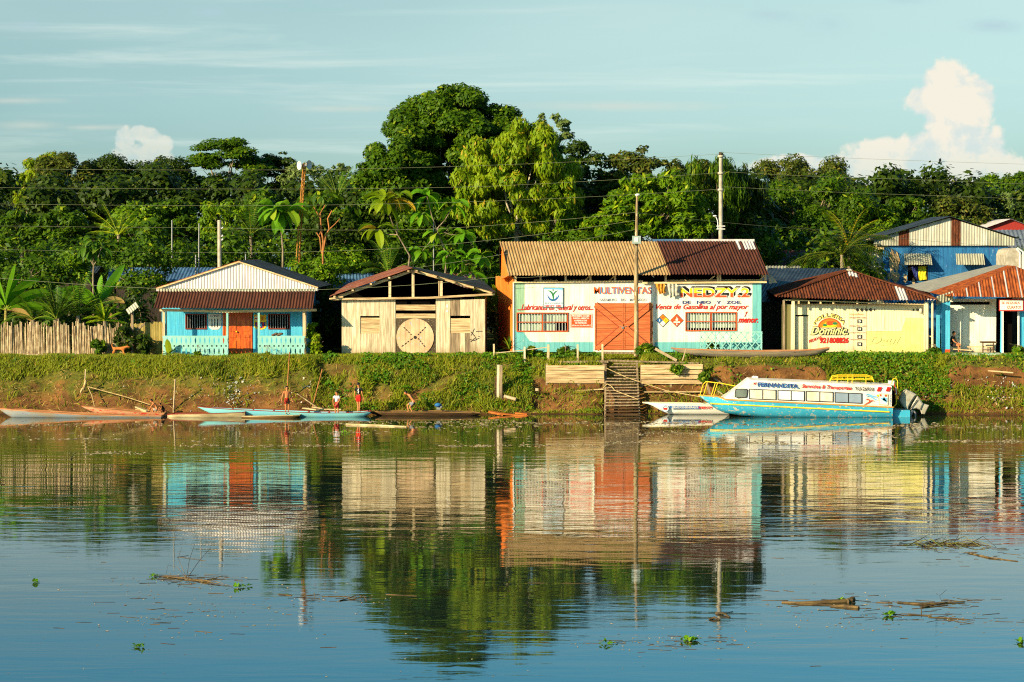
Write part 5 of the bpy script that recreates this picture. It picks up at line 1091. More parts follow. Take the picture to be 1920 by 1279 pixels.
def banana(label, px, pb, Y, H, n_, seed, sz=1.0, dirs=None, zb=2.5, group='banana plants'):
    rg = random.Random(seed); b0 = Vector((PX(px, Y), Y, zb)); t = thing('banana_plant', label, 'banana plant', b0, group)
    q = MB(); q.tube([b0 + Z3(-.2), b0 + Vector((.05, 0, H * .5)), b0 + Vector((.08, 0, H))], [.13, .11, .07], 8); q.build('stem', mat('banana stem', S(150, 150, 70), S(120, 90, 50), scale=3, stretch=(1, 1, 4), isl=0), t)
    for i in range(n_):
        if dirs: a, el, ln, wd, cv, bad = dirs[i]
        else: a, el, ln, wd, cv, bad = rg.uniform(-80, 260), rg.uniform(20, 80), rg.uniform(1.5, 2.3), rg.uniform(.22, .3), rg.uniform(.7, 1.8), rg.random() < .12
        d = Vector((math.cos(rad(a)) * math.cos(rad(el)), math.sin(rad(a)) * .6 * math.cos(rad(el)), math.sin(rad(el)))); q = MB()
        bs = b0 + Vector((.08, 0, H * .96)); q.tube([bs, bs + d * .35], [.04, .025], 5); blade(q, bs + d * .3, d, ln * sz, wd * sz * 1.1, cv, 9, roll=(.9 if math.cos(rad(a)) > 0 else -.9) * (1 if abs(math.cos(rad(a))) > .3 else .4)); q.build('leaf', DRYM if bad else L_BAN, t)
banana('tall banana plant with yellowing lower leaves at the left edge', 8, 600, 115, 2.3, 9, 3, 1.1, dirs=[(62, 72, 2.0, .36, .3, 0), (60, 62, 1.6, .26, .5, 0), (8, 38, 2.4, .26, 1.0, 0), (-6, 12, 2.1, .24, .5, 0), (5, -5, 1.3, .22, 1.0, 1), (175, 50, 2.0, .26, 1.4, 0), (200, 20, 1.8, .26, 1.2, 0), (30, 60, 2.0, .26, 1.3, 0), (140, 70, 2.2, .26, .7, 0)])
banana('banana plant with one tall tilted leaf behind the cane fence', 182, 600, 116, 2.5, 9, 4, 1.05, dirs=[(38, 56, 2.2, .34, .2, 0), (60, 50, 1.3, .26, .5, 0), (150, 28, 2.6, .22, .7, 0), (165, 18, 2.4, .22, .4, 0), (-10, -40, 1.7, .2, .3, 1), (0, 30, 1.1, .2, 1.2, 1), (120, 55, 1.6, .25, 1.0, 0), (190, 50, 1.8, .25, 1.4, 0), (80, 75, 1.3, .2, .6, 0)])
banana('clump of banana leaves peeping above the tan store roof', 1040, 470, 122, 3.6, 8, 5, .9, dirs=[(150, 50, 1.7, .26, .9, 0), (110, 70, 1.6, .26, .4, 0), (60, 62, 1.9, .26, .4, 0), (35, 48, 1.8, .24, .7, 0), (75, 76, 1.5, .24, .3, 0), (165, 40, 1.6, .24, 1.4, 0), (20, 52, 1.9, .24, .8, 0), (130, 66, 1.5, .24, .4, 0)])
banana('banana plant in the dark gap between the shed and the store', 928, 560, 118, 2.2, 7, 6, .85, dirs=[(155, 48, 1.6, .24, .6, 0), (140, 30, 1.5, .22, .4, 0), (100, 60, 1.5, .24, .6, 0), (170, 12, 1.3, .22, .4, 0), (60, 50, 1.2, .22, 1.2, 0), (190, -10, 1.2, .2, .4, 0), (120, 72, 1.4, .22, .4, 0)])
def palm(name, label, cx, cy, Y, nf, fl, seed, m=L_PALM, trunkH=None, arc=(0, 360), elr=(5, 75), curve=1.1, cat='palm', wd=.5):
    rg = random.Random(seed); c = P(cx, cy, Y); t = thing(name, label, cat, (c.x, Y, 2.5)); q = MB()
    q.tube([(c.x, Y, 2.2), (c.x + .1, Y, (2.5 + c.z) / 2), (c.x, Y, c.z)], [.16, .13, .11], 8); q.build('trunk', BARK, t)
    for i in range(nf):
        a = rad(rg.uniform(*arc)); el = rad(rg.uniform(*elr)); d = Vector((math.cos(a) * math.cos(el), math.sin(a) * .7 * math.cos(el), math.sin(el))); L_ = fl * rg.uniform(.8, 1.15); cv = curve * rg.uniform(.6, 1.5); q = MB(); p = c.copy(); cur = d.normalized(); side = cur.cross(Vector((0, 0, 1))).normalized(); sp_ = []; k = 22
        for s in range(k + 1): sp_.append((p.copy(), cur.copy())); p += cur * L_ / k; cur = (cur + Z3(-cv / k)).normalized()
        q.tube([s[0] for s in sp_[::3]], [.03 - .003 * j for j in range(len(sp_[::3]))], 4, cap=False)
        for s, (pp, cc) in enumerate(sp_[3:]):
            w_ = wd * math.sin(math.pi * (s + 3) / (k + 3)) ** .6
            for sg in (-1, 1):
                e = pp + side * sg * w_ * .85 + cc * w_ * .7 + Z3(-w_ * .45); up_ = side.cross(cc).normalized(); wv_ = cc * .035
                q.add([pp - wv_, pp + wv_, e], [(0, 1, 2)])
        q.build('frond', m, t)
palm('coconut_palm', 'dark coconut palm with wide arching fronds right of the store', 1578, 478, 127, 26, 3.6, 1, L_DARK, elr=(-25, 60), curve=1.3, wd=.75)
palm('coconut_palm', 'young sunlit palm crown above the dark coconut palm', 1590, 462, 131, 7, 2.6, 2, L_YEL, elr=(45, 80), curve=1.6, wd=.5)
palm('palm', 'pale green palm fronds rising behind the shed ridge', 728, 515, 124, 10, 2.3, 3, L_PALM, elr=(30, 85), curve=.9, wd=.5)
palm('palm', 'fan of stiff palm fronds below the dark mango trees', 222, 440, 148, 14, 2.5, 4, L_BRIGHT, arc=(20, 160), elr=(10, 70), curve=.4, wd=.45)
palm('palm', 'feathery palm crown left of the rusty mast', 470, 440, 142, 16, 2.8, 5, L_PALM, elr=(10, 75), curve=.9, wd=.5)
palm('palm', 'small palm tuft on the skyline right of the loudspeakers', 632, 372, 136, 9, 2.0, 6, L_PALM, arc=(20, 160), elr=(20, 80), curve=.5, wd=.4)
palm('palm', 'spiky palm behind the cane fence under the tall banana leaf', 196, 602, 114, 14, 1.1, 7, L_BRIGHT, elr=(10, 85), curve=.8, wd=.25)
palm('palm', 'grassy palm clump behind the middle of the cane fence', 105, 598, 114.5, 18, 2.0, 8, L_PALM, elr=(30, 85), curve=.8, wd=.3)
palm('palm', 'grassy palm clump behind the left part of the cane fence', 62, 600, 115, 14, 1.7, 9, L_PALM, elr=(20, 85), curve=.9, wd=.3)
palm('palm', 'grassy palm clump behind the right part of the cane fence', 145, 592, 115, 16, 2.1, 10, L_PALM, elr=(30, 85), curve=.8, wd=.3)
def fan(label, cx, cy, Y, stem, heads, seed, m=L_BAN, L_=.85, group='big leaved trees'):
    rg = random.Random(seed); c = P(cx, cy, Y); t = thing('big_leaved_tree', label, 'tree', (c.x, Y, 2.5), group); q = MB(); q.tube([(c.x, Y, 2.3), P(stem[0], stem[1], Y), c], [.09, .06, .035], 6)
    for hx, hy, k in heads:
        h = P(hx, hy, Y + rg.uniform(-.4, .4)); q.tube([c, c.lerp(h, .5) + Z3(-.15), h], [.035, .03, .02], 5)
    q.build('trunk', BARK, t); q = MB()
    for hx, hy, k in heads:
        h = P(hx, hy, Y)
        for i in range(k):
            a = rad(360 * i / k + rg.uniform(-15, 15)); el = rad(rg.uniform(-40, 50)); d = Vector((math.cos(a) * math.cos(el), math.sin(a) * math.cos(el) * .8, math.sin(el))); blade(q, h + d * .15, d, L_ * rg.uniform(.75, 1.15), .15 * L_ / .85 * rg.uniform(.8, 1.2), rg.uniform(1.2, 2.4), 5, fold=.1, roll=rg.uniform(-.8, .8))
    q.build('crown', m, t)
fan('tree with drooping hand shaped big leaves on a curved stem above the shed left end', 745, 440, 122.5, (768, 480), [(722, 378, 18), (706, 430, 9), (742, 372, 9)], 1, L_=1.25, m=L_YEL)
fan('tree with several rosettes of big leaves above the shed ridge', 818, 430, 123, (838, 480), [(800, 368, 14), (790, 400, 12), (850, 385, 12), (820, 438, 11), (868, 440, 11), (792, 470, 8)], 3, L_=.95)
fan('tree with rosettes of long leaves low behind the shed roof right end', 862, 500, 121.5, (866, 520), [(842, 478, 12), (868, 490, 12), (900, 478, 10), (884, 512, 9)], 5, L_=.95)
fan('large rosette tree with drooping leaves left of the rusty mast', 526, 420, 123.5, (530, 470), [(525, 398, 16), (512, 392, 10), (540, 396, 10)], 7, L_=1.3)
fan('papaya tree with a bare orange stem behind the banana leaves at left', 175, 498, 121, (174, 520), [(172, 470, 16), (160, 462, 10), (190, 464, 10), (176, 450, 8)], 9, L_PALM, .7)
# reddish bare tree
t = thing('bare_tree', 'reddish bare forked tree right of the rusty loudspeaker mast', 'tree', (PX(604, 124), 124, 2.5)); q = MB(); Yq = 124
for pts, r in (([(606, 560), (605, 475), (606, 455), (602, 430), (600, 400)], .07), ([(606, 470), (611, 440), (617, 430), (614, 410), (622, 395)], .055), ([(600, 410), (588, 388)], .035), ([(600, 400), (609, 385)], .03), ([(617, 430), (628, 420), (637, 410)], .035), ([(603, 475), (599, 445), (593, 436)], .05), ([(599, 440), (601, 434)], .03), ([(602, 430), (596, 415)], .02)): q.tube([P(x, y, Yq) for x, y in pts], [r * (1 - .4 * i / len(pts)) for i in range(len(pts))], 6)
q.build('trunk', BARKO, t)

# ---- small plants by the houses
def shrub(label, px, top, wd, bot, Y, m=L_MID, seed=0, dense=1.0, name='shrub', K='bush', zb=None, lh=.8):
    
    z = gz(PX(px, Y), Y) if zb is None else zb
    t = tree(name, label, 'plant', px, top, wd, bot, Y, K, m, seed=seed, leafs=.33 * dense, zbase=z, twigs=.6, trunk=zb is None, group='plants by the houses'); return t
shrub('dark leafy shrub against the middle right of the cane fence', 185, 632, 30, 666, 111.2, L_MID, 201, 1.6)
shrub('dark brown leaved shrub behind the orange dog', 233, 598, 46, 664, 111.3, L_DARK, 202, 2.2)
shrub('shrub casting leaf shade on the yellow cane panel', 268, 622, 34, 664, 111.2, L_DARK, 203, 1.2)
shrub('small round plant before the left porch rail of the blue house', 370, 658, 14, 673, 110.4, L_BRIGHT, 204, .9)
shrub('small yellow flecked plant before the right porch rail of the blue house', 500, 660, 22, 674, 110.4, L_BRIGHT, 205, .8)
shrub('tall yellow green croton at the right corner of the blue house', 586, 592, 22, 668, 111.3, L_BRIGHT, 206, 1.4)
shrub('dark croton with yellow leaves beside the right rail end', 592, 620, 20, 668, 110.9, L_YEL, 207, .6)
shrub('leafy vine plant behind the lattice rail left end', 1335, 640, 30, 659, 111.3, L_MID, 208, .9)
shrub('dark green bush between the restaurant and guesthouse posts', 1752, 650, 36, 670, 110.8, L_MID, 209, 1.6)
shrub('young papaya leaves in front of the dark doorway at right edge', 1908, 648, 26, 668, 110.3, L_BRIGHT, 210, 1.0)
shrub('vine hanging over the right boarded bank panel', 1268, 680, 30, 706, 107.45, L_BRIGHT, 211, .45, zb=1.4)
shrub('leafy clump growing on the corner of the right boarded panel', 1322, 690, 22, 722, 107.4, L_MID, 212, .6, zb=1.2)
shrub('round leaved creeper patch by the two rail fence posts', 1000, 648, 40, 676, 109.4, L_BRIGHT, 213, 1.2)
shrub('broad creeper patch before the store left of the barn door', 1060, 650, 60, 676, 109.8, L_MID, 214, 1.4)
shrub('low grass clump at the foot of the lamp pole', 1212, 645, 50, 668, 110.6, L_MID, 215, 1.4)
t = thing('broad_leaf_plant', 'plant with three broad dark leaves before the left end of the blue porch rail', 'plant', (PX(313, 110.5), 110.5, 2.5), 'plants by the houses'); q = MB()
for a, el, ln in ((100, 75, .8), (20, 40, .75), (160, 30, .7), (200, 10, .5), (-20, 10, .5)):
    d = Vector((math.cos(rad(a)) * math.cos(rad(el)), -.2, math.sin(rad(el)))); blade(q, P(316, 664, 110.5), d, ln, .17, .8, 6)
q.build('leaves', L_MID, t)
t = thing('agave', 'spiky green agave at the left corner of the white store', 'plant', (PX(952, 111), 111, 2.6), 'plants by the houses'); q = MB(); rg = random.Random(5)
for i in range(26):
    a, el = rad(rg.uniform(0, 360)), rad(rg.uniform(15, 85)); d = Vector((math.cos(a) * math.cos(el), math.sin(a) * math.cos(el), math.sin(el))); blade(q, P(955, 656, 111), d, rg.uniform(.5, .85), .04, .8, 5)
q.build('leaves', L_MID, t)

# ---- grass and weeds on the bank
rs = np.random.default_rng(77)
def scatter(nn, x0, x1, y0, y1, keep):
    out = []
    X_ = rs.uniform(x0, x1, nn); Y_ = rs.uniform(y0, y1, nn); R_ = rs.uniform(0, 1, nn)
    for x, y, r in zip(X_, Y_, R_):
        z = gz(x, y)
        if z < .03: continue
        if r < keep(x, y, z): out.append((x, y, z))
    return np.array(out)
def c_ok(x, y): return nz(x * .8, y * 2, 5) > -.2
def kgrass(x, y, z):
    if 4.3 < x < 6.3 and y < 111: return .05
    if 8.6 < x < 14.6 and 108.3 < y < 109.7: return .12 if c_ok(x, y) else .5
    if .9 < x < 9.8 and 106.4 < y < 107.9: return .12
    c = nz(x * .35, y * .5, 21); c2 = nz(x * 1.4, y * 1.8, 33)
    if x < -9.6:
        k = sstep((z - (1.5 + .6 * c + .3 * c2)) / .5); return max(k, .02 + .06 * (c2 > .15))
    if cliff(x) > .4: return (.6 if z > 2.44 and c2 > .1 else .05) if z > 1.15 else .4
    return min(1, .85 + .5 * c2 - (.8 if nz(x * .7, y * 1.1, 50) > .08 and .5 < z < 2.2 else 0))
gp = scatter(210000, -29, 29, 105.2, 111.9, kgrass)
k = len(gp); hgt = np.array([.13 + .16 * max(0, nz(x * .5, y * .5, 61) + .3) + (.10 + .3 * max(0, nz(x * .9, y * .9, 71) - .15) if 2.38 > z > .25 else 0) for x, y, z in gp]) * rs.uniform(.5, 1.35, k)
hgt = np.where(gp[:, 1] > 110.2, np.minimum(hgt, .16), hgt)
ax = rs.normal(size=(k, 3)) * .38 + np.array([.05, -.3, 1.0]); nn_ = rs.normal(size=(k, 3)) * .5 + np.array([0, -1, .35])
gpc = gp + np.array([0, 0, 0]) + ax / np.linalg.norm(ax, axis=1, keepdims=True) * hgt[:, None] * .45
setp(leaves_obj('grass', gpc, nn_, hgt * .55, .010 + hgt * .035, GRASSM, rs=rs, axis=ax), 'rough green grass on the river bank', None, None, 'stuff')
def kweed(x, y, z):
    if 4.3 < x < 6.3 or (8.6 < x < 14.6 and y > 108.3) or (.9 < x < 9.8 and 106.2 < y < 108.0): return 0
    c2 = nz(x * .8, y * 1.0, 91) - (.3 if nz(x * .7, y * 1.1, 50) > .08 else 0)
    if x < -9.2: return .05 if (z > 1.9 and c2 > .2) else .0
    if cliff(x) > .4: return .45 if c2 > .25 and z > 1.0 else .03
    if 15.5 < x < 20.5: return .95 if z > .5 else .5
    return sstep((c2 + .12) / .3) * (1 if z > 1.0 else .45)
wp = scatter(26000, -28, 28, 105.4, 110.4, kweed); rep = 4; wp = np.repeat(wp, rep, axis=0); k = len(wp)
wp = wp + rs.normal(size=(k, 3)) * np.array([.09, .09, .05]) + np.array([0, -.04, .16]); lw = rs.uniform(.035, .085, k)
setp(leaves_obj('weeds', wp, rs.normal(size=(k, 3)) * .5 + np.array([-.2, -.6, .7]), lw, lw * .7, WEEDM, rs=rs), 'low leafy weeds spreading over the bank', None, None, 'stuff')
def kdry(x, y, z): return .5 if (z < 1.6 or nz(x, y, 12) > .2) else .08
dp = scatter(9000, -28, 28, 105.3, 109.8, kdry); k = len(dp); axd = rs.normal(size=(k, 3)) * np.array([1, .6, .5]) + np.array([0, -.2, .3]); hd = rs.uniform(.06, .26, k)
setp(leaves_obj('dry_twigs', dp + np.array([0, -.02, .05]), rs.normal(size=(k, 3)) * .4 + np.array([0, -1, .4]), hd, np.full(k, .011), DRYM, rs=rs, axis=axd), 'dry twigs and dead stalks lying on the bank', None, None, 'stuff')
# ================================================================== BOATS
def hull(name, label, cat, st, Yc, outer, inner, rim, group=None, thw=(), floor=.12, rimw=.05, rimh=.035, thwm=None, transom=True, bands=None, parent=None):
    x0 = PX(st[0][0], Yc); x1 = PX(st[-1][0], Yc); root = parent or thing(name, label, cat, ((x0 + x1) / 2, Yc, 0), group)
    fine = []                                   # interpolate stations
    for a, b in zip(st[:-1], st[1:]):
        k = max(1, int(abs(b[0] - a[0]) / 12))
        for i in range(k): fine.append(tuple(a[j] + (b[j] - a[j]) * i / k for j in range(4)))
    fine.append(st[-1]); q = MB(); ri = MB(); inn = MB(); ro = []; rn = []
    for px, kp, gp_, hw in fine:
        Yn = Yc - hw; x = PX(px, Yn); zk, zg = PZ(kp, Yn), PZ(gp_, Yn); D = zg - zk
        prof = [(-1, 1), (-.97, .72), (-.86, .3), (-.6, .06), (0, 0), (.6, .06), (.86, .3), (.97, .72), (1, 1)]
        ro.append([Vector((x, Yc + hw * a, zk + D * b)) for a, b in prof]); tk = min(.045, hw * .4)
        rn.append([Vector((x, Yc + (hw - tk) * a, max(zk + .04 + (D - .04) * b, min(floor, zg - .03)) if abs(a) < .9 else zk + .04 + (D - .04) * b)) for a, b in prof])
    for mb, R_, rev in ((q, ro, 0), (inn, rn, 1)):
        m_ = len(R_[0]); vs = [p for r in R_ for p in r]; fs = []
        for i in range(len(R_) - 1):
            for j in range(m_ - 1):
                f = (i * m_ + j, (i + 1) * m_ + j, (i + 1) * m_ + j + 1, i * m_ + j + 1); fs.append(f[::-1] if rev else f)
        mb.add(vs, fs, 0, True)
        if transom: mb.add(R_[-1], [tuple(range(m_))], 0)
    h_ = q.build('hull', outer, root); inn.build('interior', inner, root)
    for sd_ in (0, -1):
        for i in range(len(ro) - 1): ri.bar(ro[i][sd_] * .5 + rn[i][sd_] * .5 + Z3(.01), ro[i + 1][sd_] * .5 + rn[i + 1][sd_] * .5 + Z3(.01), rimw, rimh, up=(0, 0, 1))
    if transom: ri.bar(ro[-1][0] + Z3(.01), ro[-1][-1] + Z3(.01), rimw, rimh, up=(0, 0, 1))
    ri.build('gunwale', rim, root)
    if thw:
        for px in thw:
            f = min(fine, key=lambda s_: abs(s_[0] - px)); i = fine.index(f); q = MB(); a_, b_ = rn[i][1], rn[i][-2]; q.bar(a_ + Z3(.02), b_ + Z3(.02), .12, .03, up=(0, 0, 1)); q.bar(rn[i][0], rn[i][2], .05, .04); q.bar(rn[i][-1], rn[i][-3], .05, .04); q.build('thwart', thwm or rim, root)
    return root
GC = 'canoes moored along the bank'
WB_ = mat('worn blue grey canoe wood', S(134, 146, 154), S(150, 136, 112), scale=1, stretch=(1, 4, 6), isl=0, c3=S(60, 88, 140), amt=.6, wst=(1, 4, 4), edge=.1)
RC_ = mat('worn red canoe wood', S(180, 116, 84), S(188, 146, 108), scale=1.2, stretch=(1, 4, 6), isl=0, c3=S(190, 48, 38), amt=.52, wst=(1, 3, 3), edge=.1)
RIMO = mat('orange brown rim', S(190, 136, 92), S(160, 96, 56), scale=1, stretch=(1, 5, 5), isl=0)
RIMR = mat('dull red rim', S(140, 44, 34), S(120, 58, 40), scale=1, isl=0)
CB_ = mat('light blue canoe paint', S(112, 190, 208), S(128, 196, 198), scale=1, isl=0, c3=S(170, 180, 160), amt=.68, wst=(1, 3, 3))
OLDW = mat('old dugout wood', S(142, 108, 62), S(104, 78, 44), scale=1, stretch=(1, 6, 6), isl=0, bump=.004)
PALEW = mat('pale waterline wood', S(206, 190, 146), S(160, 140, 100), scale=1, stretch=(1, 5, 5), isl=0)
hull('canoe', 'long blue grey canoe with orange rim, its bow at the left edge', 'canoe', [(-3, 768, 766.5, .05), (8, 777, 767.5, .18), (20, 785, 769, .32), (60, 786, 772, .45), (140, 787, 777.5, .52), (230, 787, 779.5, .55), (300, 787, 780.5, .5)], 104.2, WB_, OLDW, RIMO, GC, rimh=.05)
hull('canoe', 'red weathered canoe with pointed bow and a crouching boy at its stern', 'canoe', [(151, 762.5, 761.5, .04), (162, 769, 763.5, .16), (178, 777, 766, .3), (200, 782, 768.5, .42), (250, 783, 772.5, .5), (306, 783, 775.5, .5)], 105.1, RC_, OLDW, RIMO, GC)
hull('raft_canoe', 'low flat canoe with red rim ending in a dark open stern before the blue canoe', 'canoe', [(312, 786, 778.5, .05), (322, 786, 777, .35), (380, 787, 776.5, .5), (452, 787, 774, .45), (458, 786, 773, .4)], 104.4, PALEW, OLDW, RIMR, GC)
hull('canoe', 'light blue canoe with red rim carrying two boys', 'canoe', [(369, 763.5, 762.5, .05), (382, 771, 764.3, .22), (400, 780, 766, .38), (430, 784, 768, .5), (520, 786, 772, .6), (600, 786.5, 775, .6), (660, 786.5, 774.6, .55), (680, 784, 773.4, .48), (693, 776.5, 771.8, .4)], 104.75, CB_, CB_, RIMR, GC, thw=(430, 466, 502, 576, 612, 645))
hull('dugout', 'short brown dugout with one shirtless boy standing at its end', 'canoe', [(452, 785, 781, .3), (470, 788, 781, .42), (520, 788, 780, .45), (548, 787, 779.5, .42), (560, 782, 779, .3)], 103.9, OLDW, OLDW, PALEW, GC)
hull('canoe', 'dark waterlogged canoe with a small motor and a crouching boy, right of the blue canoe', 'canoe', [(694, 776, 772.5, .2), (720, 782, 773, .4), (790, 783, 773, .5), (850, 783, 773.5, .48), (884, 782, 774.5, .4), (899, 778, 775.5, .22)], 105.3, WOODD, WOODD, OLDW, GC, thw=(740,))
q = MB(); q.bar(P(918, 772, 105.5), P(945, 777, 105.3), .5, .09, up=(0, 0, 1)); q.bar(P(935, 775.5, 105.2), P(990, 780, 105.1), .35, .06, up=(0, 0, 1)); q.bar(P(966, 774.5, 105.5), P(988, 777, 105.4), .3, .07, up=(0, 0, 1))
setp(q.build('beached_planks', mat('orange wet plank', S(190, 110, 40), S(150, 80, 30), scale=2, stretch=(1, 5, 5), isl=.2), None, P(950, 778, 105.3)), 'rusty orange broken planks at the waterline left of the steps', 'planks')
hull('old_canoe', 'long weathered canoe beached on the bank top before the lattice and restaurant', 'canoe', [(1258, 653.5, 652.6, .04), (1275, 662, 654.5, .2), (1305, 668, 656, .38), (1360, 672, 658, .5), (1430, 673, 659, .55), (1500, 671, 658.3, .5), (1530, 668, 656.5, .4), (1555, 656.5, 652.6, .3)], 109.7, mat('grey weathered canoe', S(150, 132, 104), S(112, 108, 96), scale=.9, stretch=(.6, 5, 9), isl=0, bump=.004, c3=S(90, 66, 46), amt=.6, wst=(.6, 4, 8)), WOODG, RIMO, None)
wb2 = hull('motor_boat', 'white open wooden boat with lettering, half hidden behind the passenger boat', 'boat', [(1205, 756.5, 755, .05), (1214, 757.5, 755.3, .14), (1224, 762, 755.8, .24), (1238, 770, 756.6, .36), (1255, 778, 757.4, .46), (1300, 780, 758.5, .52), (1368, 780, 760, .52)], 106.15, WHITEP, WHITEP, CREAM)
q = MB(); Yq = 105.62; poly(q, [(1254, 760.5), (1312, 761.5), (1312, 766.8), (1257, 766)], Yq - .02); q.build('name_band', BLUEL, wb2); letter(wb2, 'SERVICIOS GENERALES', 1259, 761.8, 1308, 765.8, Yq - .03, WHITEP, bold=.02); letter(wb2, 'NEDZY', 1309.5, 762.3, 1336, 766.3, Yq - .03, RED, bold=.05)
q = MB(); disc(q, (P(1247, 766, Yq).x, P(1247, 766, Yq).z), .17, .17, Yq - .022, 18, 0); disc(q, (P(1247, 766, Yq).x, P(1247, 766, Yq).z), .15, .15, Yq - .026, 18, 1); poly(q, [(1243, 763.5), (1247, 760.5), (1251, 763.5), (1251, 767), (1243, 767)], Yq - .03, 0); poly(q, [(1244.2, 764), (1247, 762), (1249.8, 764), (1249.8, 766.2), (1244.2, 766.2)], Yq - .034, 1); poly(q, [(1243.5, 764.8), (1250.5, 764.8), (1250.5, 768.5), (1243.5, 768.5)], Yq - .038, 2); q.build('round_emblem', [BLUEL, WHITEP, RED], wb2)

# passenger boat
Yc = 104.8; Yn = Yc - .95
PB1 = mat('chipped turquoise hull paint', S(72, 178, 204), S(58, 164, 194), scale=1.4, isl=0, c3=S(206, 190, 158), amt=.585, wst=(1.2, 1, 2.2), edge=.03, rough=.5)
PW = mat('boat white paint', S(236, 234, 226), S(216, 208, 190), scale=1.5, isl=0, rough=.4, c3=S(190, 160, 110), amt=.70, wst=(3, 1, .7))
fb = thing('passenger_boat', 'white and turquoise covered river boat with windows, yellow rails and red lettering', 'boat', (PX(1500, Yc), Yc, 0))
gl = lambda px: 741.5 + (px - 1311) * .068 if px < 1355 else 744.5 + 4.8 + (px - 1355) * .0465       # gunwale line
st = [(1311, 742.8, gl(1311), .05), (1320, 750, gl(1320), .26), (1333, 760, gl(1333), .46), (1346, 769.5, gl(1346), .62), (1362, 776.5, gl(1362), .78), (1396, 782.5, gl(1396), .92), (1450, 787, gl(1450), .95), (1560, 789, gl(1560), .95), (1675, 789, gl(1675), .93)]
hull('x', None, None, st, Yc, PB1, CREAM, mat('ochre rub rail', S(206, 150, 60), S(180, 130, 60), isl=0), parent=fb, rimw=.09, rimh=.06, floor=.2)
q = MB(); prev = None
for px in range(1331, 1676, 12):
    s_ = [a for a in st]; hw = np.interp(px, [a[0] for a in st], [a[3] for a in st]); py = 757 + (px - 1331) * .048 if px > 1331 else 757
    p_ = P(px, 756.5 + (px - 1331) * .047, Yc - hw * .955 - .02)
    if prev is not None: q.bar(prev, p_, .05, .055, up=(0, 0, 1))
    prev = p_
q.build('rub_strip', YEL, fb)
# cabin
rf = lambda px: 712.5 + (px - 1405) * .0415   # roof edge line (near eave)
q = MB(); secs = []
for px in [1355, 1368, 1380, 1392, 1406] + list(range(1420, 1675, 25)) + [1673]:
    fr = 1 if px >= 1406 else max(.02, (px - 1355) / 51.0); zb_ = PZ(gl(px) + .5, Yn); zt_ = PZ(rf(max(px, 1406)) + 3.6, Yn); ze = zb_ + (zt_ - zb_) * fr; hw = .90 if px >= 1406 else .72 + .18 * fr; x = PX(px, Yn)
    secs.append([Vector((x, Yc + hw * a, zb_ + (ze - zb_) * b + c * fr)) for a, b, c in ((-1, 0, 0), (-1, .5, 0), (-.985, 1, 0), (-.93, 1, .075), (-.7, 1, .12), (0, 1, .16), (.7, 1, .12), (.93, 1, .075), (.985, 1, 0), (1, .5, 0), (1, 0, 0))])
m_ = len(secs[0]); q.add([p for r in secs for p in r], [(i * m_ + j, (i + 1) * m_ + j, (i + 1) * m_ + j + 1, i * m_ + j + 1) for i in range(len(secs) - 1) for j in range(m_ - 1)]); q.add(secs[-1], [tuple(range(m_))])
cab = q.build('cabin', PW, fb)
q = MB(); q.box((PX(1674, Yc) + .01, Yc - .45, PZ(762, Yc)), (PX(1674, Yc) + .04, Yc + .45, PZ(732, Yc))); q.build('rear_doorway', DARK, cab)
Yf = Yc - .935
BG = [mat('hazy window', S(226, 222, 200), S(200, 190, 160), scale=1.5, isl=0, rough=.2), mat('bright window', S(238, 236, 226), S(226, 224, 214), scale=1, isl=0, rough=.2), mat('beige window', S(214, 200, 166), S(226, 220, 200), scale=2, isl=0, rough=.2), mat('grey blue window', S(150, 166, 180), S(130, 146, 160), scale=1, isl=0, rough=.1)]
for i, (a, b2, t0) in enumerate(((1404, 1455, 729), (1457.6, 1508.2, 731), (1511, 1562, 733), (1564.5, 1616, 735.4))):
    sl = .042; H2 = 19.3; q = MB(); fr = MB()
    def wp_(x, y): return (a + (b2 - a) * x, t0 + sl * (b2 - a) * x + H2 * y)
    for (u0, v0, u1, v1) in ((0, 0, 1, .07), (0, .93, 1, 1), (0, .07, .025, .93), (.975, .07, 1, .93), (.485, .07, .515, .93)): 
        pts = [P(*wp_(u, v), Yf) for u, v in ((u0, v0), (u1, v0), (u1, v1), (u0, v1))]; fr.add(pts + [p + Vector((0, .03, 0)) for p in pts], [(0, 1, 2, 3), (0, 4, 5, 1), (1, 5, 6, 2), (2, 6, 7, 3), (3, 7, 4, 0)])
    fo = fr.build('window', CHAR, cab); poly(q, [wp_(.03, .07), wp_(.97, .07), wp_(.97, .93), wp_(.03, .93)], Yf + .012); q.build('pane', BG[(0, 1, 2, 3)[i]], fo)
def rrect(x0, y0, x1, y1, r, k=4, sl=0):
    pts = []
    for cx, cy, a0 in ((x1 - r, y0 + r, -90), (x1 - r, y1 - r, 0), (x0 + r, y1 - r, 90), (x0 + r, y0 + r, 180)):
        for i in range(k + 1): a = rad(a0 + 90 * i / k); pts.append((cx + r * math.cos(a) + (y1 - cy) * sl, cy + r * math.sin(a)))
    return pts
q = MB(); poly(q, rrect(1376.5, 729, 1400.5, 745.8, 3, sl=.1), Yf + .008); fo = q.build('bow_window', CHAR, cab); q = MB(); poly(q, rrect(1378, 730.4, 1399, 744.4, 2.5, sl=.1), Yf + .003); q.build('pane', GLASSM, fo)
SL = .045
def blet(body, x0, y0, x1, y1, m, sh=0, bold=.02, Y=None): letter(cab, body, 0, 0, 0, 0, Y or Yf - .004, m, shear=sh, bold=bold, warp=lambda u, v: (x0 + (x1 - x0) * u, y1 + SL * (x1 - x0) * u - (y1 - y0) * v))
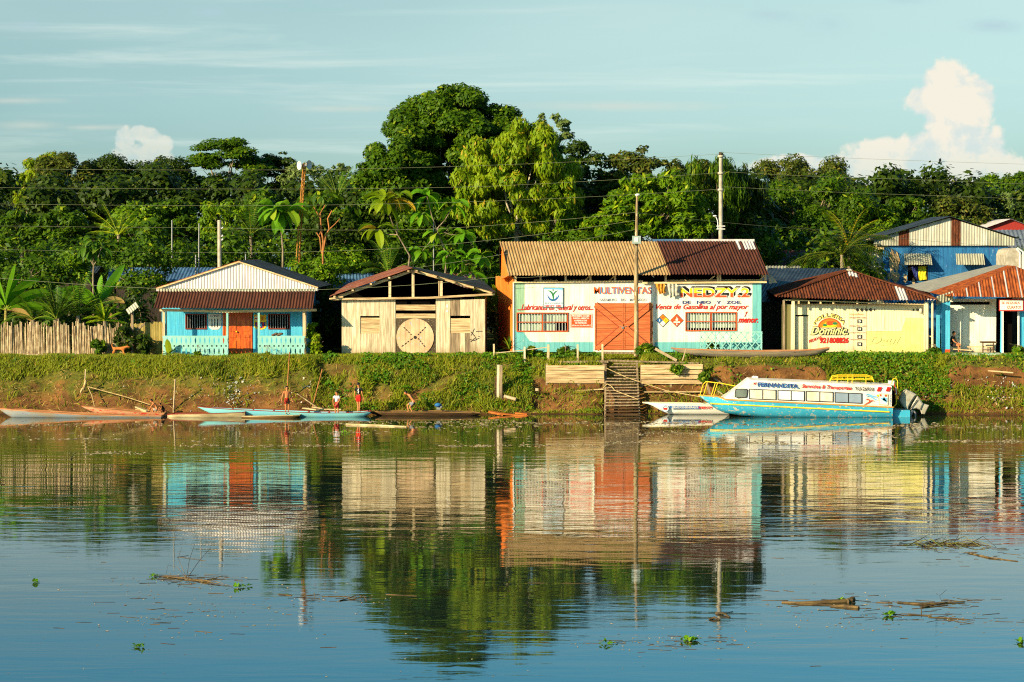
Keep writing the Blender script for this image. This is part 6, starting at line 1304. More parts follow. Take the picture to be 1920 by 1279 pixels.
blet('M/F', 1412.5, 716.5, 1418.5, 722, RED, 0); blet('FERNANDITA.', 1420, 717, 1498, 725.3, LBLUE, .1, .06, Yf - .002); blet('FERNANDITA.', 1420, 716.7, 1497.5, 725, NAVY, .1, .035); blet('Servicios & Transportes', 1502.5, 720, 1597, 729, RED, .35, .03); blet('YU-26938', 1602, 725, 1638, 732, CHAR, 0, .015)
for x in (1643, 1660):
    q = MB(); poly(q, [(x + 3.2, 725.6), (x + 10.5, 726), (x + 7, 734.2), (x, 733.8)], Yf); q.build('red_stripe', RED, cab)
q = MB(); poly(q, [(1647.5, 738), (1664.5, 738.8), (1664.5, 760), (1647.5, 759)], Yf, 0); poly(q, [(1648.3, 738.7), (1663.8, 739.5), (1663.8, 759.2), (1648.3, 758.3)], Yf - .003, 1)
poly(q, [(1649, 739.3), (1652.5, 739.5), (1652.5, 743.5), (1649, 743.3)], Yf - .006, 2); poly(q, [(1658, 739.8), (1663, 740), (1663, 744), (1658, 743.8)], Yf - .006, 2); poly(q, [(1649, 746), (1657, 745), (1663.6, 754), (1663.6, 746), (1657, 744.5), (1663.6, 758), (1654, 750)], Yf - .006, 3)
q.build('painted_panel', [YEL, WHITEP, REDO, LBLUE], cab)
q = MB()
for k_, (pts, mi) in enumerate(([((1622, 741), (1627, 739), (1632, 741), (1637, 743.5), (1643, 744), (1646, 747)), 0], [((1624, 744), (1629, 742), (1634, 745), (1640, 749), (1646, 750)), 0], [((1619, 760), (1624, 757), (1628, 755), (1634, 751), (1639, 752)), 1], [((1623, 750), (1626, 748), (1630, 751), (1629, 755)), 1])): strip(q, list(pts), .02, .06, Yf - .002 * k_, mi)
disc(q, (P(1645.3, 741.7, Yf).x, P(1645.3, 741.7, Yf).z), .05, .05, Yf, 12, 2); q.build('painted_scroll', [LBLUE, REDO, YEL], cab)
letter(cab, 'VIAJES', 0, 0, 0, 0, Yf - .002, BLUEL, warp=lambda u, v: (1667 + v * 3, 738 + u * 21))
q = MB(); rt = lambda px, yo, dz: Vector((PX(px, Yc + yo), Yc + yo, PZ(rf(px) + 3.6, Yn) + .12 + dz))
for yo in (-.72, .35):
    q.tube([rt(1556, yo, .02), rt(1560, yo, .24), rt(1570, yo, .3), rt(1625, yo, .36), rt(1635, yo, .3), rt(1639, yo, .12)], .022, 6); q.tube([rt(1558, yo, .14), rt(1637, yo, .2)], .018, 6)
    for px in (1570, 1590, 1598, 1624): q.tube([rt(px, yo, 0), rt(px, yo, .32)], .018, 6)
for px in (1560, 1580, 1600, 1620, 1637): q.tube([rt(px, -.72, .2), rt(px, .35, .2)], .018, 6)
q.build('roof_rack', YEL, fb)
q = MB(); bp_ = lambda px, py, yo: P(px, py, Yc + yo)
for s_ in (-1, 1):
    q.tube([bp_(1312, 741, .06 * s_), bp_(1318, 721, .2 * s_), bp_(1323, 715.5, .3 * s_), bp_(1350, 718.5, .5 * s_), bp_(1379, 724, .62 * s_)], .022, 6)
    for a, b2 in (((1319, 740, .2), (1326, 716, .3)), ((1333, 743, .45), (1341, 717.5, .45)), ((1337, 744, .45), (1345, 718.2, .45))): q.tube([bp_(a[0], a[1], a[2] * s_), bp_(b2[0], b2[1], b2[2] * s_)], .02, 6)
q.build('bow_rail', YEL, fb)
q = MB(); q.prism([(v.x, v.z) for v in (P(1408, 713.5, Yc), P(1410, 706.5, Yc), P(1413, 704.8, Yc), P(1420, 705.5, Yc), P(1420, 713.5, Yc))], Yc - .2, Yc + .2); q.build('searchlight', METALW, fb)
q = MB(); q.box((PX(1666, Yc), Yc - .3, PZ(722, Yc)), (PX(1675, Yc), Yc + .1, PZ(713.5, Yc))); q.build('roof_box', METALW, fb)
for yo in (-.5, .4): q = MB(); q.tube([bp_(1673, 764, yo), bp_(1680, 758, yo), bp_(1682, 735, yo), bp_(1682.5, 714, yo), bp_(1679, 709, yo), bp_(1674, 711, yo), bp_(1671, 720, yo)], .025, 6); q.build('stern_hoop', YEL, fb)
q = MB(); 
for i, c_ in enumerate((0, 1, 0)):
    a_ = [(1675.5 + i * 2.2, 718 + i * 5), (1677.7 + i * 2.2, 722 + i * 5), (1679.5 + i * 1.8, 738 + i * 2.5), (1676.5 + i * 1.8, 735 + i * 2.5)]; poly(q, a_, Yc - .6 + i * .02, c_)
q.build('flag', [RED, WHITEP], fb)
q = MB(); a_, b_ = P(1672, 783.5, Yn + .1), P(1707.5, 769.5, Yn + .1); q.prism([(a_.x, -.15), (b_.x, -.15), (b_.x, b_.z - .02), (a_.x, b_.z)], Yc - .6, Yc + .6); q.build('motor_platform', PB1, fb)
mo = thing('outboard_motor', 'big pale grey outboard motor tilted up at the stern of the passenger boat', 'motor', P(1712, 775, Yc)); MG = mat('motor grey', S(178, 174, 156), S(156, 150, 130), scale=3, isl=0, rough=.4)
Z6 = lambda x, y: (1300 + x / 4.174, 680 + y / 4.174)
def mprism(name, pts, hw, m, par):
    w3 = [P(*Z6(*p_), Yc) for p_ in pts]; c_ = sum(w3, Vector()) / len(w3); q = MB(); k = len(w3); vs = []
    for yo, s_ in ((-hw, .72), (-hw * .75, .95), (0, 1.04), (hw * .75, .95), (hw, .72)): vs += [Vector((c_.x + (p.x - c_.x) * s_, Yc + yo, c_.z + (p.z - c_.z) * s_)) for p in w3]
    fs = [tuple(range(k)), tuple(range(5 * k - 1, 4 * k - 1, -1))] + [(r * k + i, r * k + (i + 1) % k, (r + 1) * k + (i + 1) % k, (r + 1) * k + i) for r in range(4) for i in range(k)]; q.add(vs, fs, 0, False); return q.build(name, m, par)
mprism('cowling', [(1606, 296), (1612, 262), (1634, 228), (1662, 207), (1700, 224), (1742, 248), (1700, 312), (1672, 366), (1636, 342)], .24, MG, mo)
mprism('midsection', [(1748, 252), (1770, 284), (1796, 322), (1776, 372), (1742, 358), (1684, 374), (1712, 316)], .15, MG, mo)
mprism('gearcase', [(1790, 318), (1842, 334), (1808, 404), (1784, 402), (1774, 370)], .07, MG, mo)
q = MB(); q.bar(P(*Z6(1690, 420), Yc), P(*Z6(1715, 370), Yc), .12, .12); q.tube([P(*Z6(1735, 440), Yc), P(*Z6(1735, 395), Yc), P(*Z6(1722, 372), Yc)], .05, 6); q.build('bracket', METALG, mo)
q = MB(); q.tube([P(*Z6(1690, 372), Yc - .2), P(*Z6(1750, 290), Yc - .21)], .02, 5); q.build('seam', CHAR, mo)
sm = thing('small_motor', 'small motor with blue tank on the dark waterlogged canoe', 'motor', P(822, 772, 105.2)); q = MB(); q.ball(P(821, 759.5, 105.2), (.17, .14, .1)); q.build('tank', BLUEL, sm)
q = MB(); q.box(P(818, 768, 105.3) - Vector((0, .1, 0)), P(825, 762, 105.3) + Vector((0, .1, 0))); q.ball(P(827, 763, 105.2), .07); q.build('engine_block', METALG, sm)
q = MB(); q.tube([P(828, 770, 105.2), P(860, 772, 105.2), P(896, 775, 105.2)], .03, 6); q.build('drive_shaft', BARKD, sm)

# ================================================================== PEOPLE
def skin(pts, edges, radii, sub=1):
    me = bpy.data.meshes.new('s'); me.from_pydata(pts, edges, []); me.update(); ob = bpy.data.objects.new('s', me); COL.objects.link(ob)
    md = ob.modifiers.new('k', 'SKIN'); md.use_smooth_shade = True
    sv = me.skin_vertices[0].data
    for i, r in enumerate(radii): sv[i].radius = (r, r) if not isinstance(r, tuple) else r; sv[i].use_root = (i == 0)
    if sub: s_ = ob.modifiers.new('u', 'SUBSURF'); s_.levels = s_.render_levels = sub
    dg = bpy.context.evaluated_depsgraph_get(); ev = ob.evaluated_get(dg).to_mesh(); vs = [v.co.copy() for v in ev.vertices]; fs = [tuple(p.vertices) for p in ev.polygons]
    ob.evaluated_get(dg).to_mesh_clear(); bpy.data.objects.remove(ob); bpy.data.meshes.remove(me); return vs, fs
SKINM = mat('sunlit brown skin', S(206, 134, 84), S(188, 116, 70), scale=6, isl=0, rough=.5); HAIR = mat('black hair', S(18, 14, 12), isl=0, rough=.5)
BASEJ = dict(pel=(0, 0, .53), wai=(0, 0, .61), che=(0, 0, .72), nec=(0, 0, .825), hea=(0, .01, .895), top=(0, 0, .955), hl=(-.055, 0, .50), kl=(-.06, -.01, .28), al=(-.06, .01, .05), tl=(-.062, -.08, .018), hr=(.055, 0, .50), kr=(.06, -.01, .28), ar=(.06, .01, .05), tr=(.062, -.08, .018), sl=(-.105, 0, .79), el=(-.135, .01, .62), wl=(-.145, -.03, .47), ml=(-.147, -.045, .425), sr=(.105, 0, .79), er=(.135, .01, .62), wr=(.145, -.03, .47), mr=(.147, -.045, .425))
RJ = dict(pel=.068, wai=.058, che=.068, nec=.028, hea=.05, top=.035, hl=.045, kl=.03, al=.02, tl=.014, hr=.045, kr=.03, ar=.02, tr=.014, sl=.03, el=.021, wl=.015, ml=.018, sr=.03, er=.021, wr=.015, mr=.018)
EJ = [('pel', 'wai'), ('wai', 'che'), ('che', 'nec'), ('nec', 'hea'), ('hea', 'top'), ('pel', 'hl'), ('hl', 'kl'), ('kl', 'al'), ('al', 'tl'), ('pel', 'hr'), ('hr', 'kr'), ('kr', 'ar'), ('ar', 'tr'), ('che', 'sl'), ('sl', 'el'), ('el', 'wl'), ('wl', 'ml'), ('che', 'sr'), ('sr', 'er'), ('er', 'wr'), ('wr', 'mr')]
def person(label, px, py_feet, Y, hpx, face, over=None, shirt=None, shorts=None, headang=None, group='children playing on the canoes', bodyy=None, marks=None):
    """face: heading in degrees, 0 = towards the camera, 90 = photo right"""
    Hh = hpx * Y / F; b0 = P(px, py_feet, Y); J = dict(BASEJ); J.update(over or {}); c_, s_ = math.cos(rad(face)), math.sin(rad(face))
    def tr(p): x, y, z = p; return Vector((b0.x + (x * c_ - y * s_) * Hh, b0.y + (x * s_ + y * c_) * Hh, b0.z + z * Hh))
    W_ = {k: tr(v) for k, v in J.items()}; names = list(J); root = thing('person', label, 'person', b0, group)
    ix = {k: i for i, k in enumerate(names)}; vs, fs = skin([W_[k] for k in names], [(ix[a], ix[b]) for a, b in EJ], [RJ[k] * Hh for k in names], 1)
    q = MB(); q.add(vs, fs, 0, True)
    # head shape, nose, ears, fingers join the same body mesh
    hd = Vector(J['hea']); q2 = MB(); hc = hd + Vector((0, -.004, .012))
    fw = Vector((0, -1, 0)) if headang is None else Vector((math.sin(rad(headang)), -math.cos(rad(headang)), 0)); sd_ = Vector((fw.y * -1, fw.x, 0))
    q2.ball(hc, (.052, .058, .068), 0, 12, 9); q2.ball(hc + fw * .058 - Z3(.004), (.009, .012, .012), 0, 6, 4); q2.ball(hc + sd_ * .052, (.008, .012, .016), 0, 6, 4); q2.ball(hc - sd_ * .052, (.008, .012, .016), 0, 6, 4); q2.ball(hc + fw * .04 - Z3(.045), (.02, .018, .014), 0, 6, 4)
    for wk, mk in (('wl', 'ml'), ('wr', 'mr')):
        w_, m2 = Vector(J[wk]), Vector(J[mk]); d = (m2 - w_).normalized(); ac = d.cross(Vector((0, 1, 0)) if abs(d.y) < .8 else Vector((1, 0, 0))).normalized()
        for i, (o_, ln) in enumerate(((-.012, .032), (-.004, .038), (.004, .035), (.012, .028))): r0 = m2 + ac * o_; q2.tube([r0, r0 + d * (.012 + ln * .5) + ac * o_ * .2, r0 + d * (.012 + ln) + Vector((0, -.008, 0))], [.005, .0045, .0035], 5)
        r0 = w_.lerp(m2, .5); q2.tube([r0, r0 + ac * -.024 + d * .01, r0 + ac * -.03 + d * .03], [.006, .0055, .004], 5)
    q.add([tr(v) for v in q2.v], q2.f, 0, True); q.build('body', SKINM, root)
    q = MB(); q2 = MB(); nu = 12
    for i in range(6):
        p = math.pi * .56 * i / 5
        for j in range(nu):
            t_ = 2 * math.pi * j / nu; dd = Vector((math.sin(p) * math.cos(t_), math.sin(p) * math.sin(t_), math.cos(p))); lim = dd.dot(fw); k_ = 1.0 if not (lim > .5 and dd.z < .45) else .9; q2.v.append(tuple(hc + Vector((dd.x * .057, dd.y * .063, dd.z * .076)) * k_ - fw * .003))
    q2.f = [(i * nu + j, i * nu + (j + 1) % nu, (i + 1) * nu + (j + 1) % nu, (i + 1) * nu + j) for i in range(5) for j in range(nu)]; q.add([tr(v) for v in q2.v], q2.f, 0, True); q.build('hair', HAIR, root)
    q2 = MB(); q = MB()
    for sg in (-1, 1): q2.ball(hc + fw * .05 + sd_ * .02 * sg + Z3(.004), (.005, .005, .004), 0, 6, 4)
    q2.ball(hc + fw * .053 - Z3(.03), (.014, .006, .003), 0, 6, 4); q.add([tr(v) for v in q2.v], q2.f); q.build('face_features', CHAR, root)
    def cloth_(nm, keys, rr, m_, sub=1):
        ed = [(a, b) for a, b in keys]; ns = sorted({k for e in ed for k in e}, key=lambda k: (k != 'pel' and k != 'che', k)); pos = {}
        for k in ns: pos[k] = W_[k] if k in W_ else tr(rr[k][1])
        i_ = {k: i for i, k in enumerate(ns)}; vs, fs = skin([pos[k] for k in ns], [(i_[a], i_[b]) for a, b in ed], [(rr[k] if not isinstance(rr[k], tuple) else rr[k][0]) * Hh for k in ns], sub); q = MB(); q.add(vs, fs, 0, True); q.build(nm, m_, root)
    lerp = lambda a, b, t: tuple(Vector(J[a]).lerp(Vector(J[b]), t))
    if shorts: cloth_('shorts', [('pel', 'wx'), ('pel', 'hl'), ('pel', 'hr'), ('hl', 'ka'), ('hr', 'kb')], dict(pel=.078, wx=(.066, lerp('pel', 'wai', .7)), hl=.058, hr=.058, ka=(.05, lerp('hl', 'kl', .78)), kb=(.05, lerp('hr', 'kr', .78))), shorts)
    if shirt: cloth_('shirt', [('che', 'wai'), ('wai', 'px_'), ('che', 'nx'), ('che', 'sl'), ('che', 'sr'), ('sl', 'ea'), ('sr', 'eb')], dict(che=.078, wai=.071, px_=(.074, lerp('wai', 'pel', .75)), nx=(.036, lerp('che', 'nec', .8)), sl=.042, sr=.042, ea=(.035, lerp('sl', 'el', .62)), eb=(.035, lerp('sr', 'er', .62))), shirt)
    if marks: marks(root, tr)
    return root
SH_BR = mat('black and red shorts', S(24, 20, 20), S(206, 50, 24), scale=3, stretch=(6, 1, 1), isl=0, lo=.5, hi=.56); SH_R = mat('dark red shorts', S(150, 26, 34), isl=0); SH_RR = mat('bright red shorts', S(214, 34, 26), isl=0); TEE_W = mat('white tee', S(206, 204, 206), S(176, 174, 186), scale=5, isl=0); TEE_B = mat('black tee', S(22, 22, 24), isl=0); SH_G = mat('grey patterned shorts', S(70, 72, 80), S(140, 138, 136), scale=14, isl=0, lo=.45, hi=.55); SH_P = mat('pale shorts', S(176, 160, 140), isl=0)
crouch = dict(pel=(0, .06, .20), wai=(0, .05, .29), che=(0, -.03, .41), nec=(0, -.11, .50), hea=(0, -.155, .555), top=(0, -.17, .61), hl=(-.055, .05, .19), kl=(-.08, -.14, .27), al=(-.07, -.07, .05), tl=(-.07, -.15, .02), hr=(.055, .05, .19), kr=(.08, -.14, .25), ar=(.07, -.05, .05), tr=(.07, -.13, .02), sl=(-.1, -.06, .47), el=(-.11, -.17, .34), wl=(-.07, -.25, .2), ml=(-.06, -.28, .15), sr=(.1, -.06, .47), er=(.11, -.17, .33), wr=(.06, -.25, .19), mr=(.05, -.28, .14))
person('shirtless boy crouching at the stern of the red canoe, head down, facing left', 291, 778, 104.8, 47, -90, crouch, shorts=SH_P)
person('dark haired child crouching in shade right behind the shirtless crouching boy', 305, 778, 105.3, 36, -60, crouch, shirt=TEE_B, shorts=SH_BR)
person('shirtless boy in black and red shorts standing on the brown dugout, hands low', 537.5, 776.5, 104.2, 54, 20, dict(el=(-.16, .0, .62), wl=(-.19, -.01, .48), ml=(-.195, -.02, .43), er=(.16, .02, .63), wr=(.17, .0, .5), mr=(.19, -.02, .46), al=(-.045, .01, .05), kl=(-.05, -.02, .28), ar=(.045, .01, .05)), shorts=SH_BR)
person('boy in white shirt and dark red shorts standing inside the light blue canoe', 631, 782, 104.8, 50, -25, dict(el=(-.15, -.02, .63), wl=(-.1, -.1, .52), ml=(-.07, -.13, .48), er=(.13, -.03, .62), wr=(.06, -.1, .5), mr=(.03, -.12, .46)), shirt=TEE_W, shorts=SH_R, headang=-30)
def teemarks(root, tr):
    q = MB()
    for i, (x0_, x1_, z0_, z1_) in enumerate(((-.055, -.015, .78, .72), (-.015, -.05, .72, .68), (-.06, -.02, .68, .66), (-.05, -.02, .76, .75), (-.02, -.04, .66, .62))): q.bar(tr((x0_, .083, z0_)), tr((x1_, .083, z1_)), .03, .01, up=(0, 1, 0))
    q.build('shirt_print', WHITEP, root)
person('boy in black printed tee and red shorts standing on the blue canoe end, back turned', 672, 773, 104.7, 57.5, 155, dict(wl=(-.15, -.05, .48), er=(.14, .02, .62), al=(-.03, .02, .05), ar=(.035, -.01, .05), kl=(-.035, 0, .28), kr=(.035, 0, .28), tl=(-.03, -.07, .018), tr=(.035, -.09, .018)), shirt=TEE_B, shorts=SH_RR, headang=-40, marks=teemarks)
person('shirtless boy in grey patterned shorts bending to jump, facing left', 771, 774, 105.3, 55, -90, dict(pel=(0, .07, .36), wai=(0, .05, .45), che=(0, -.03, .56), nec=(0, -.13, .64), hea=(0, -.185, .675), top=(0, -.22, .71), hl=(-.05, .06, .34), kl=(-.06, -.15, .27), al=(-.06, -.1, .05), tl=(-.06, -.18, .02), hr=(.05, .07, .34), kr=(.06, -.06, .2), ar=(.06, .03, .05), tr=(.06, -.05, .02), sl=(-.1, -.07, .62), el=(-.13, .0, .5), wl=(-.13, .1, .4), ml=(-.12, .13, .37), sr=(.1, -.07, .62), er=(.13, .02, .5), wr=(.13, .12, .4), mr=(.12, .15, .37)), shorts=SH_G)
sit = dict(pel=(0, .05, .27), wai=(0, .06, .36), che=(0, .03, .48), nec=(0, 0, .58), hea=(0, -.01, .65), top=(0, -.01, .71), hl=(-.055, .04, .26), kl=(-.07, -.2, .27), al=(-.07, -.2, .05), tl=(-.07, -.28, .02), hr=(.055, .04, .26), kr=(.07, -.2, .27), ar=(.07, -.2, .05), tr=(.07, -.28, .02), sl=(-.1, .02, .55), el=(-.12, -.05, .4), wl=(-.08, -.17, .32), ml=(-.07, -.2, .3), sr=(.1, .02, .55), er=(.12, -.05, .4), wr=(.08, -.17, .32), mr=(.07, -.2, .3))
person('figure in dark clothes sitting in the shade on the guesthouse porch', 1787, 662, Yw + .3, 56, 60, sit, shirt=TEE_B, shorts=mat('dark trousers', S(40, 36, 40), isl=0), group=None)

# dog
dg_ = thing('dog', 'orange brown dog walking right along the cane fence', 'dog', P(223, 669, 110.7))
D = lambda x, y, z: P(223, 669, 110.7) + Vector((x, y, z))
pts = dict(b=(-.02, 0, .40), r=(-.24, 0, .40), ch=(.2, 0, .41), nk=(.33, 0, .47), hd=(.42, 0, .5), mz=(.54, 0, .465), tl1=(-.33, 0, .47), tl2=(-.36, 0, .6), tl3=(-.31, 0, .68),
           h1=(-.26, .07, .3), h2=(-.34, .07, .2), h3=(-.30, .07, .03), h4=(-.26, .07, .01), g1=(-.22, -.07, .3), g2=(-.25, -.07, .19), g3=(-.20, -.07, .03), g4=(-.16, -.07, .01),
           f1=(.2, .06, .27), f2=(.19, .06, .15), f3=(.24, .06, .02), f4=(.28, .06, .01), e1=(.22, -.06, .27), e2=(.28, -.06, .15), e3=(.33, -.06, .03), e4=(.37, -.06, .01))
ed = [('b', 'r'), ('b', 'ch'), ('ch', 'nk'), ('nk', 'hd'), ('hd', 'mz'), ('r', 'tl1'), ('tl1', 'tl2'), ('tl2', 'tl3'), ('r', 'h1'), ('h1', 'h2'), ('h2', 'h3'), ('h3', 'h4'), ('r', 'g1'), ('g1', 'g2'), ('g2', 'g3'), ('g3', 'g4'), ('ch', 'f1'), ('f1', 'f2'), ('f2', 'f3'), ('f3', 'f4'), ('ch', 'e1'), ('e1', 'e2'), ('e2', 'e3'), ('e3', 'e4')]
rr = dict(b=.085, r=.085, ch=.105, nk=.065, hd=.06, mz=.028, tl1=.03, tl2=.022, tl3=.012, h1=.05, h2=.025, h3=.02, h4=.02, g1=.05, g2=.025, g3=.02, g4=.02, f1=.04, f2=.024, f3=.02, f4=.02, e1=.04, e2=.024, e3=.02, e4=.02)
ns = list(pts); vs, fs = skin([D(*pts[k]) for k in ns], [(ns.index(a), ns.index(b)) for a, b in ed], [rr[k] for k in ns], 1); q = MB(); q.add(vs, fs, 0, True)
for s_ in (-1, 1): q.tube([D(.40, .035 * s_, .54), D(.395, .05 * s_, .60)], [.022, .004], 5)
q.build('body', mat('orange dog fur', S(206, 128, 58), S(176, 100, 44), scale=6, isl=0, bump=.004, bscale=60), dg_)

# ================================================================== POLES, WIRES, MAST
cp = thing('utility_pole', 'tall banded concrete power pole behind the brown store roof', 'pole', (PX(1351, 121), 121, 2.5), 'power poles'); Yp = 121
q = MB(); q.tube([(PX(1351, Yp), Yp, 2.3), P(1351, 450, Yp), P(1351, 292, Yp)], [.15, .125, .1], 10)
for py in (293, 325, 356): q.lathe(P(1351, py + 2, Yp), [(.1, 0), (.17, 0), (.17, .11), (.1, .11)], 12)
q.build('shaft', CONC, cp); q = MB(); q.ball(P(1351, 289, Yp), (.12, .12, .1)); q.tube([P(1347.5, 286, Yp), P(1354.5, 287, Yp)], .03, 5); q.build('insulator', BARKD, cp)
q = MB(); q.bar(P(1343, 424, Yp - .1), P(1359, 424, Yp - .1), .05, .06); q.bar(P(1343, 429.5, Yp - .1), P(1359, 429.5, Yp - .1), .05, .06); q.tube([P(1346, 430, Yp - .1), P(1345, 414, Yp - .1), P(1342, 407, Yp - .1), P(1338, 405, Yp - .1)], .03, 5); q.ball(P(1340, 405, Yp - .1), (.12, .08, .05)); q.build('lamp_arm', METALW, cp)
lp = thing('lamp_pole', 'slim weathered lamp pole with grey meter box before the barn door', 'pole', (PX(1192, 111.2), 111.2, 2.5)); Yp = 111.2
q = MB(); q.tube([P(1192.5, 668, Yp), P(1192.5, 480, Yp), P(1194, 366, Yp)], [.125, .105, .05], 10); q.build('shaft', mat('weathered pole', S(170, 150, 110), S(112, 90, 60), scale=1.4, stretch=(3, 3, .5), isl=0, c3=S(206, 190, 160), amt=.6, wst=(3, 3, 1)), lp)
q = MB(); q.ball(P(1195, 365.5, Yp - .05), (.13, .13, .07)); q.tube([P(1193, 368, Yp), P(1196, 365, Yp - .1)], .04, 6); q.build('lamp_head', METALW, lp)
q = MB(); a_, b_ = P(1185, 457, Yp - .2), P(1201, 442.5, Yp - .2); q.box((a_.x, Yp - .3, a_.z), (b_.x, Yp - .12, b_.z), 0); bx = q.build('meter_box', mat('grey green meter box', S(150, 166, 160), isl=0, rough=.35), lp); q = MB(); q.box((a_.x + .1, Yp - .315, a_.z + .1), (b_.x - .14, Yp - .301, b_.z - .08)); q.build('box_window', METALW, bx)
q = MB(); q.bar(P(1224, 512, Yp + 1), P(1194, 514, Yp), .02, .02); q.build('service_wire', WIREM, lp)
wpole = thing('short_pole', 'short white concrete pole with insulators behind the blue house roof', 'pole', (PX(411, 122.5), 122.5, 2.5), 'power poles'); Yp = 122.5
q = MB(); q.tube([(PX(411.5, Yp), Yp, 2.3), P(411, 413, Yp)], [.13, .11], 8); q.build('shaft', CONC, wpole); q = MB()
for py in (428, 443, 450): q.bar(P(408, py, Yp - .05), P(418, py, Yp - .05), .04, .04); q.ball(P(417, py - 1, Yp - .1), .05)
q.build('insulator', METALW, wpole)
for lb, px, t0, b0_, r in (('thin white pipe pole left of the short concrete pole', 322, 413, 485, .045), ('thin grey pipe pole nearest to the short concrete pole', 372, 419, 505, .045), ('stub of white pipe beside the nearest grey pipe pole', 366.5, 478, 505, .05), ('thin white pipe pole above the right slope of the shed', 812.5, 410, 520, .04), ('small grey pipe stub above the blue house ridge', 460, 477, 500, .04)):
    q = MB(); q.tube([P(px, b0_ + 20, 123), P(px + (.8 if px == 372 else 0), t0, 123)], [r, r * .8], 6); setp(q.build('pipe_pole', METALG, None, P(px, b0_, 123)), lb, 'pole', 'thin pipe poles')
mast = thing('loudspeaker_mast', 'leaning rusty lattice mast holding two loudspeakers', 'mast', (PX(559, 124), 124, 2.5)); Yp = 124
q = MB(); lgs = ((554, 568, -.1), (559, 573, .1), (561, 569, .35)); 
for x0_, x1_, yo in lgs: q.tube([P(x0_, 500, Yp + yo), P(x1_, 306, Yp + yo)], .035, 5)
for i in range(26):
    t = i / 26; L1 = P(554 + 14 * t, 500 - 194 * t, Yp - .1); L2 = P(559 + 14 * (t + .02), 500 - 194 * (t + .02), Yp + .1); q.bar(L1, L2, .022, .022); q.bar(L2, P(554 + 14 * (t + .038), 500 - 194 * (t + .038), Yp - .1), .022, .022)
q.build('lattice', mat('rusty yellow steel', S(190, 130, 50), S(150, 96, 40), isl=0), mast)
hs_ = []
for lb, px, py, sx_, fc in (('left loudspeaker horn facing left on the rusty mast', 563, 310.5, -1, 8), ('right loudspeaker horn facing right on the rusty mast, slightly larger', 577, 309, 1, 8.5)):
    hn = thing('loudspeaker', lb, 'loudspeaker', P(570, py, Yp), 'loudspeaker horns'); c_ = P(px, py, Yp); q = MB(); prof = [(.03, -.30), (.05, -.2), (.07, -.12), (.12, -.02), (.2, .06), (.25, .09), (.24, .085), (.19, .05), (.1, -.02), (.03, -.1)]
    q2 = MB(); q2.lathe((0, 0, 0), [(r_, h_ * sx_) for r_, h_ in prof], 16, axis='x'); ang = rad(-35 if sx_ > 0 else 35); q.add([Vector((v[0] * math.cos(ang) - v[1] * math.sin(ang), v[0] * math.sin(ang) + v[1] * math.cos(ang), v[2])) + c_ for v in q2.v], q2.f, 0, True); q.build('horn', METALW, hn)
    q = MB(); q.ball(P(px - sx_ * 5, py + 1, Yp), (.11, .09, .09)); q.build('driver', METALG, hn)
def wire(label, pts, Y, r=.007, sag=.0, m=WIREM):
    w3 = [P(x, y, Y if not isinstance(Y, (list, tuple)) else Y[i]) for i, (x, y) in enumerate(pts)]; out = []
    for a, b in zip(w3[:-1], w3[1:]):
        for i in range(12): t = i / 12; out.append(a.lerp(b, t) - Z3(sag * 4 * t * (1 - t)))
    out.append(w3[-1]); q = MB(); q.tube(out, r, 4); setp(q.build('power_line', m, None, out[0]), label, 'wire', 'overhead wires')
wire('highest wire crossing the sky left, at the loudspeakers, to the concrete pole', [(-400, 311), (420, 319), (860, 312), (1347, 289)], 121, sag=.05)
wire('second wire from the top across the dark mango trees', [(-400, 346), (420, 354.5), (900, 350), (1347, 324)], 121, sag=.05)
wire('third wire across the forest at the height of the fan leaves', [(-400, 376), (420, 386), (900, 378), (1347, 355)], 121, sag=.05)
wire('wire meeting the top insulator of the short white pole', [(-400, 415), (411, 427), (800, 430), (1193, 398)], [122.5, 122.5, 118, 111.2], sag=.08, r=.006)
wire('lower wire passing over the pipe poles to the lamp pole', [(-400, 455), (411, 474), (800, 462), (1192, 413)], [122.5, 122.5, 118, 111.2], sag=.1, r=.006)
wire('pale wire low across the banana leaves and blue gable to the store', [(-200, 505), (160, 534), (300, 541), (600, 543), (780, 534), (955, 517)], [113, 112, 111.3, 111.2, 111.3, 111], sag=.02, r=.009)
wire('pale wire rising from the shed ridge to the store roof', [(780, 502), (925, 480), (1192, 430)], [114, 112, 111.2], sag=.02, r=.006)
wire('wire right of the concrete pole over the skyline trees, with a bird on it', [(1355, 286), (1762, 303), (2300, 318)], 121, sag=.02, r=.006)
wire('second wire right of the concrete pole', [(1355, 322), (1700, 336), (2300, 356)], 121, sag=.05, r=.006)
wire('third wire right of the concrete pole', [(1355, 350), (1800, 368), (2300, 386)], 121, sag=.05, r=.006)
wire('wire from the lamp pole sagging behind the blue gable to the right edge', [(1196, 399), (1560, 432), (1900, 463), (2300, 480)], [111.2, 118, 124, 128], sag=.1, r=.007)
wire('thin wire from the lamp pole down to the left end of the store eave', [(1192, 470), (1100, 505), (962, 521)], 111.2, sag=.1, r=.006)
q = MB(); q.ball(P(1762, 300.5, 121), (.07, .1, .1)); q.ball(P(1762.7, 298.5, 121), .05); q.bar(P(1761.5, 302, 121.02), P(1761, 305, 121.1), .04, .02); setp(q.build('bird', BLACK, None, P(1762, 303, 121)), 'small dark bird perched on the wire before the big cloud', 'bird')

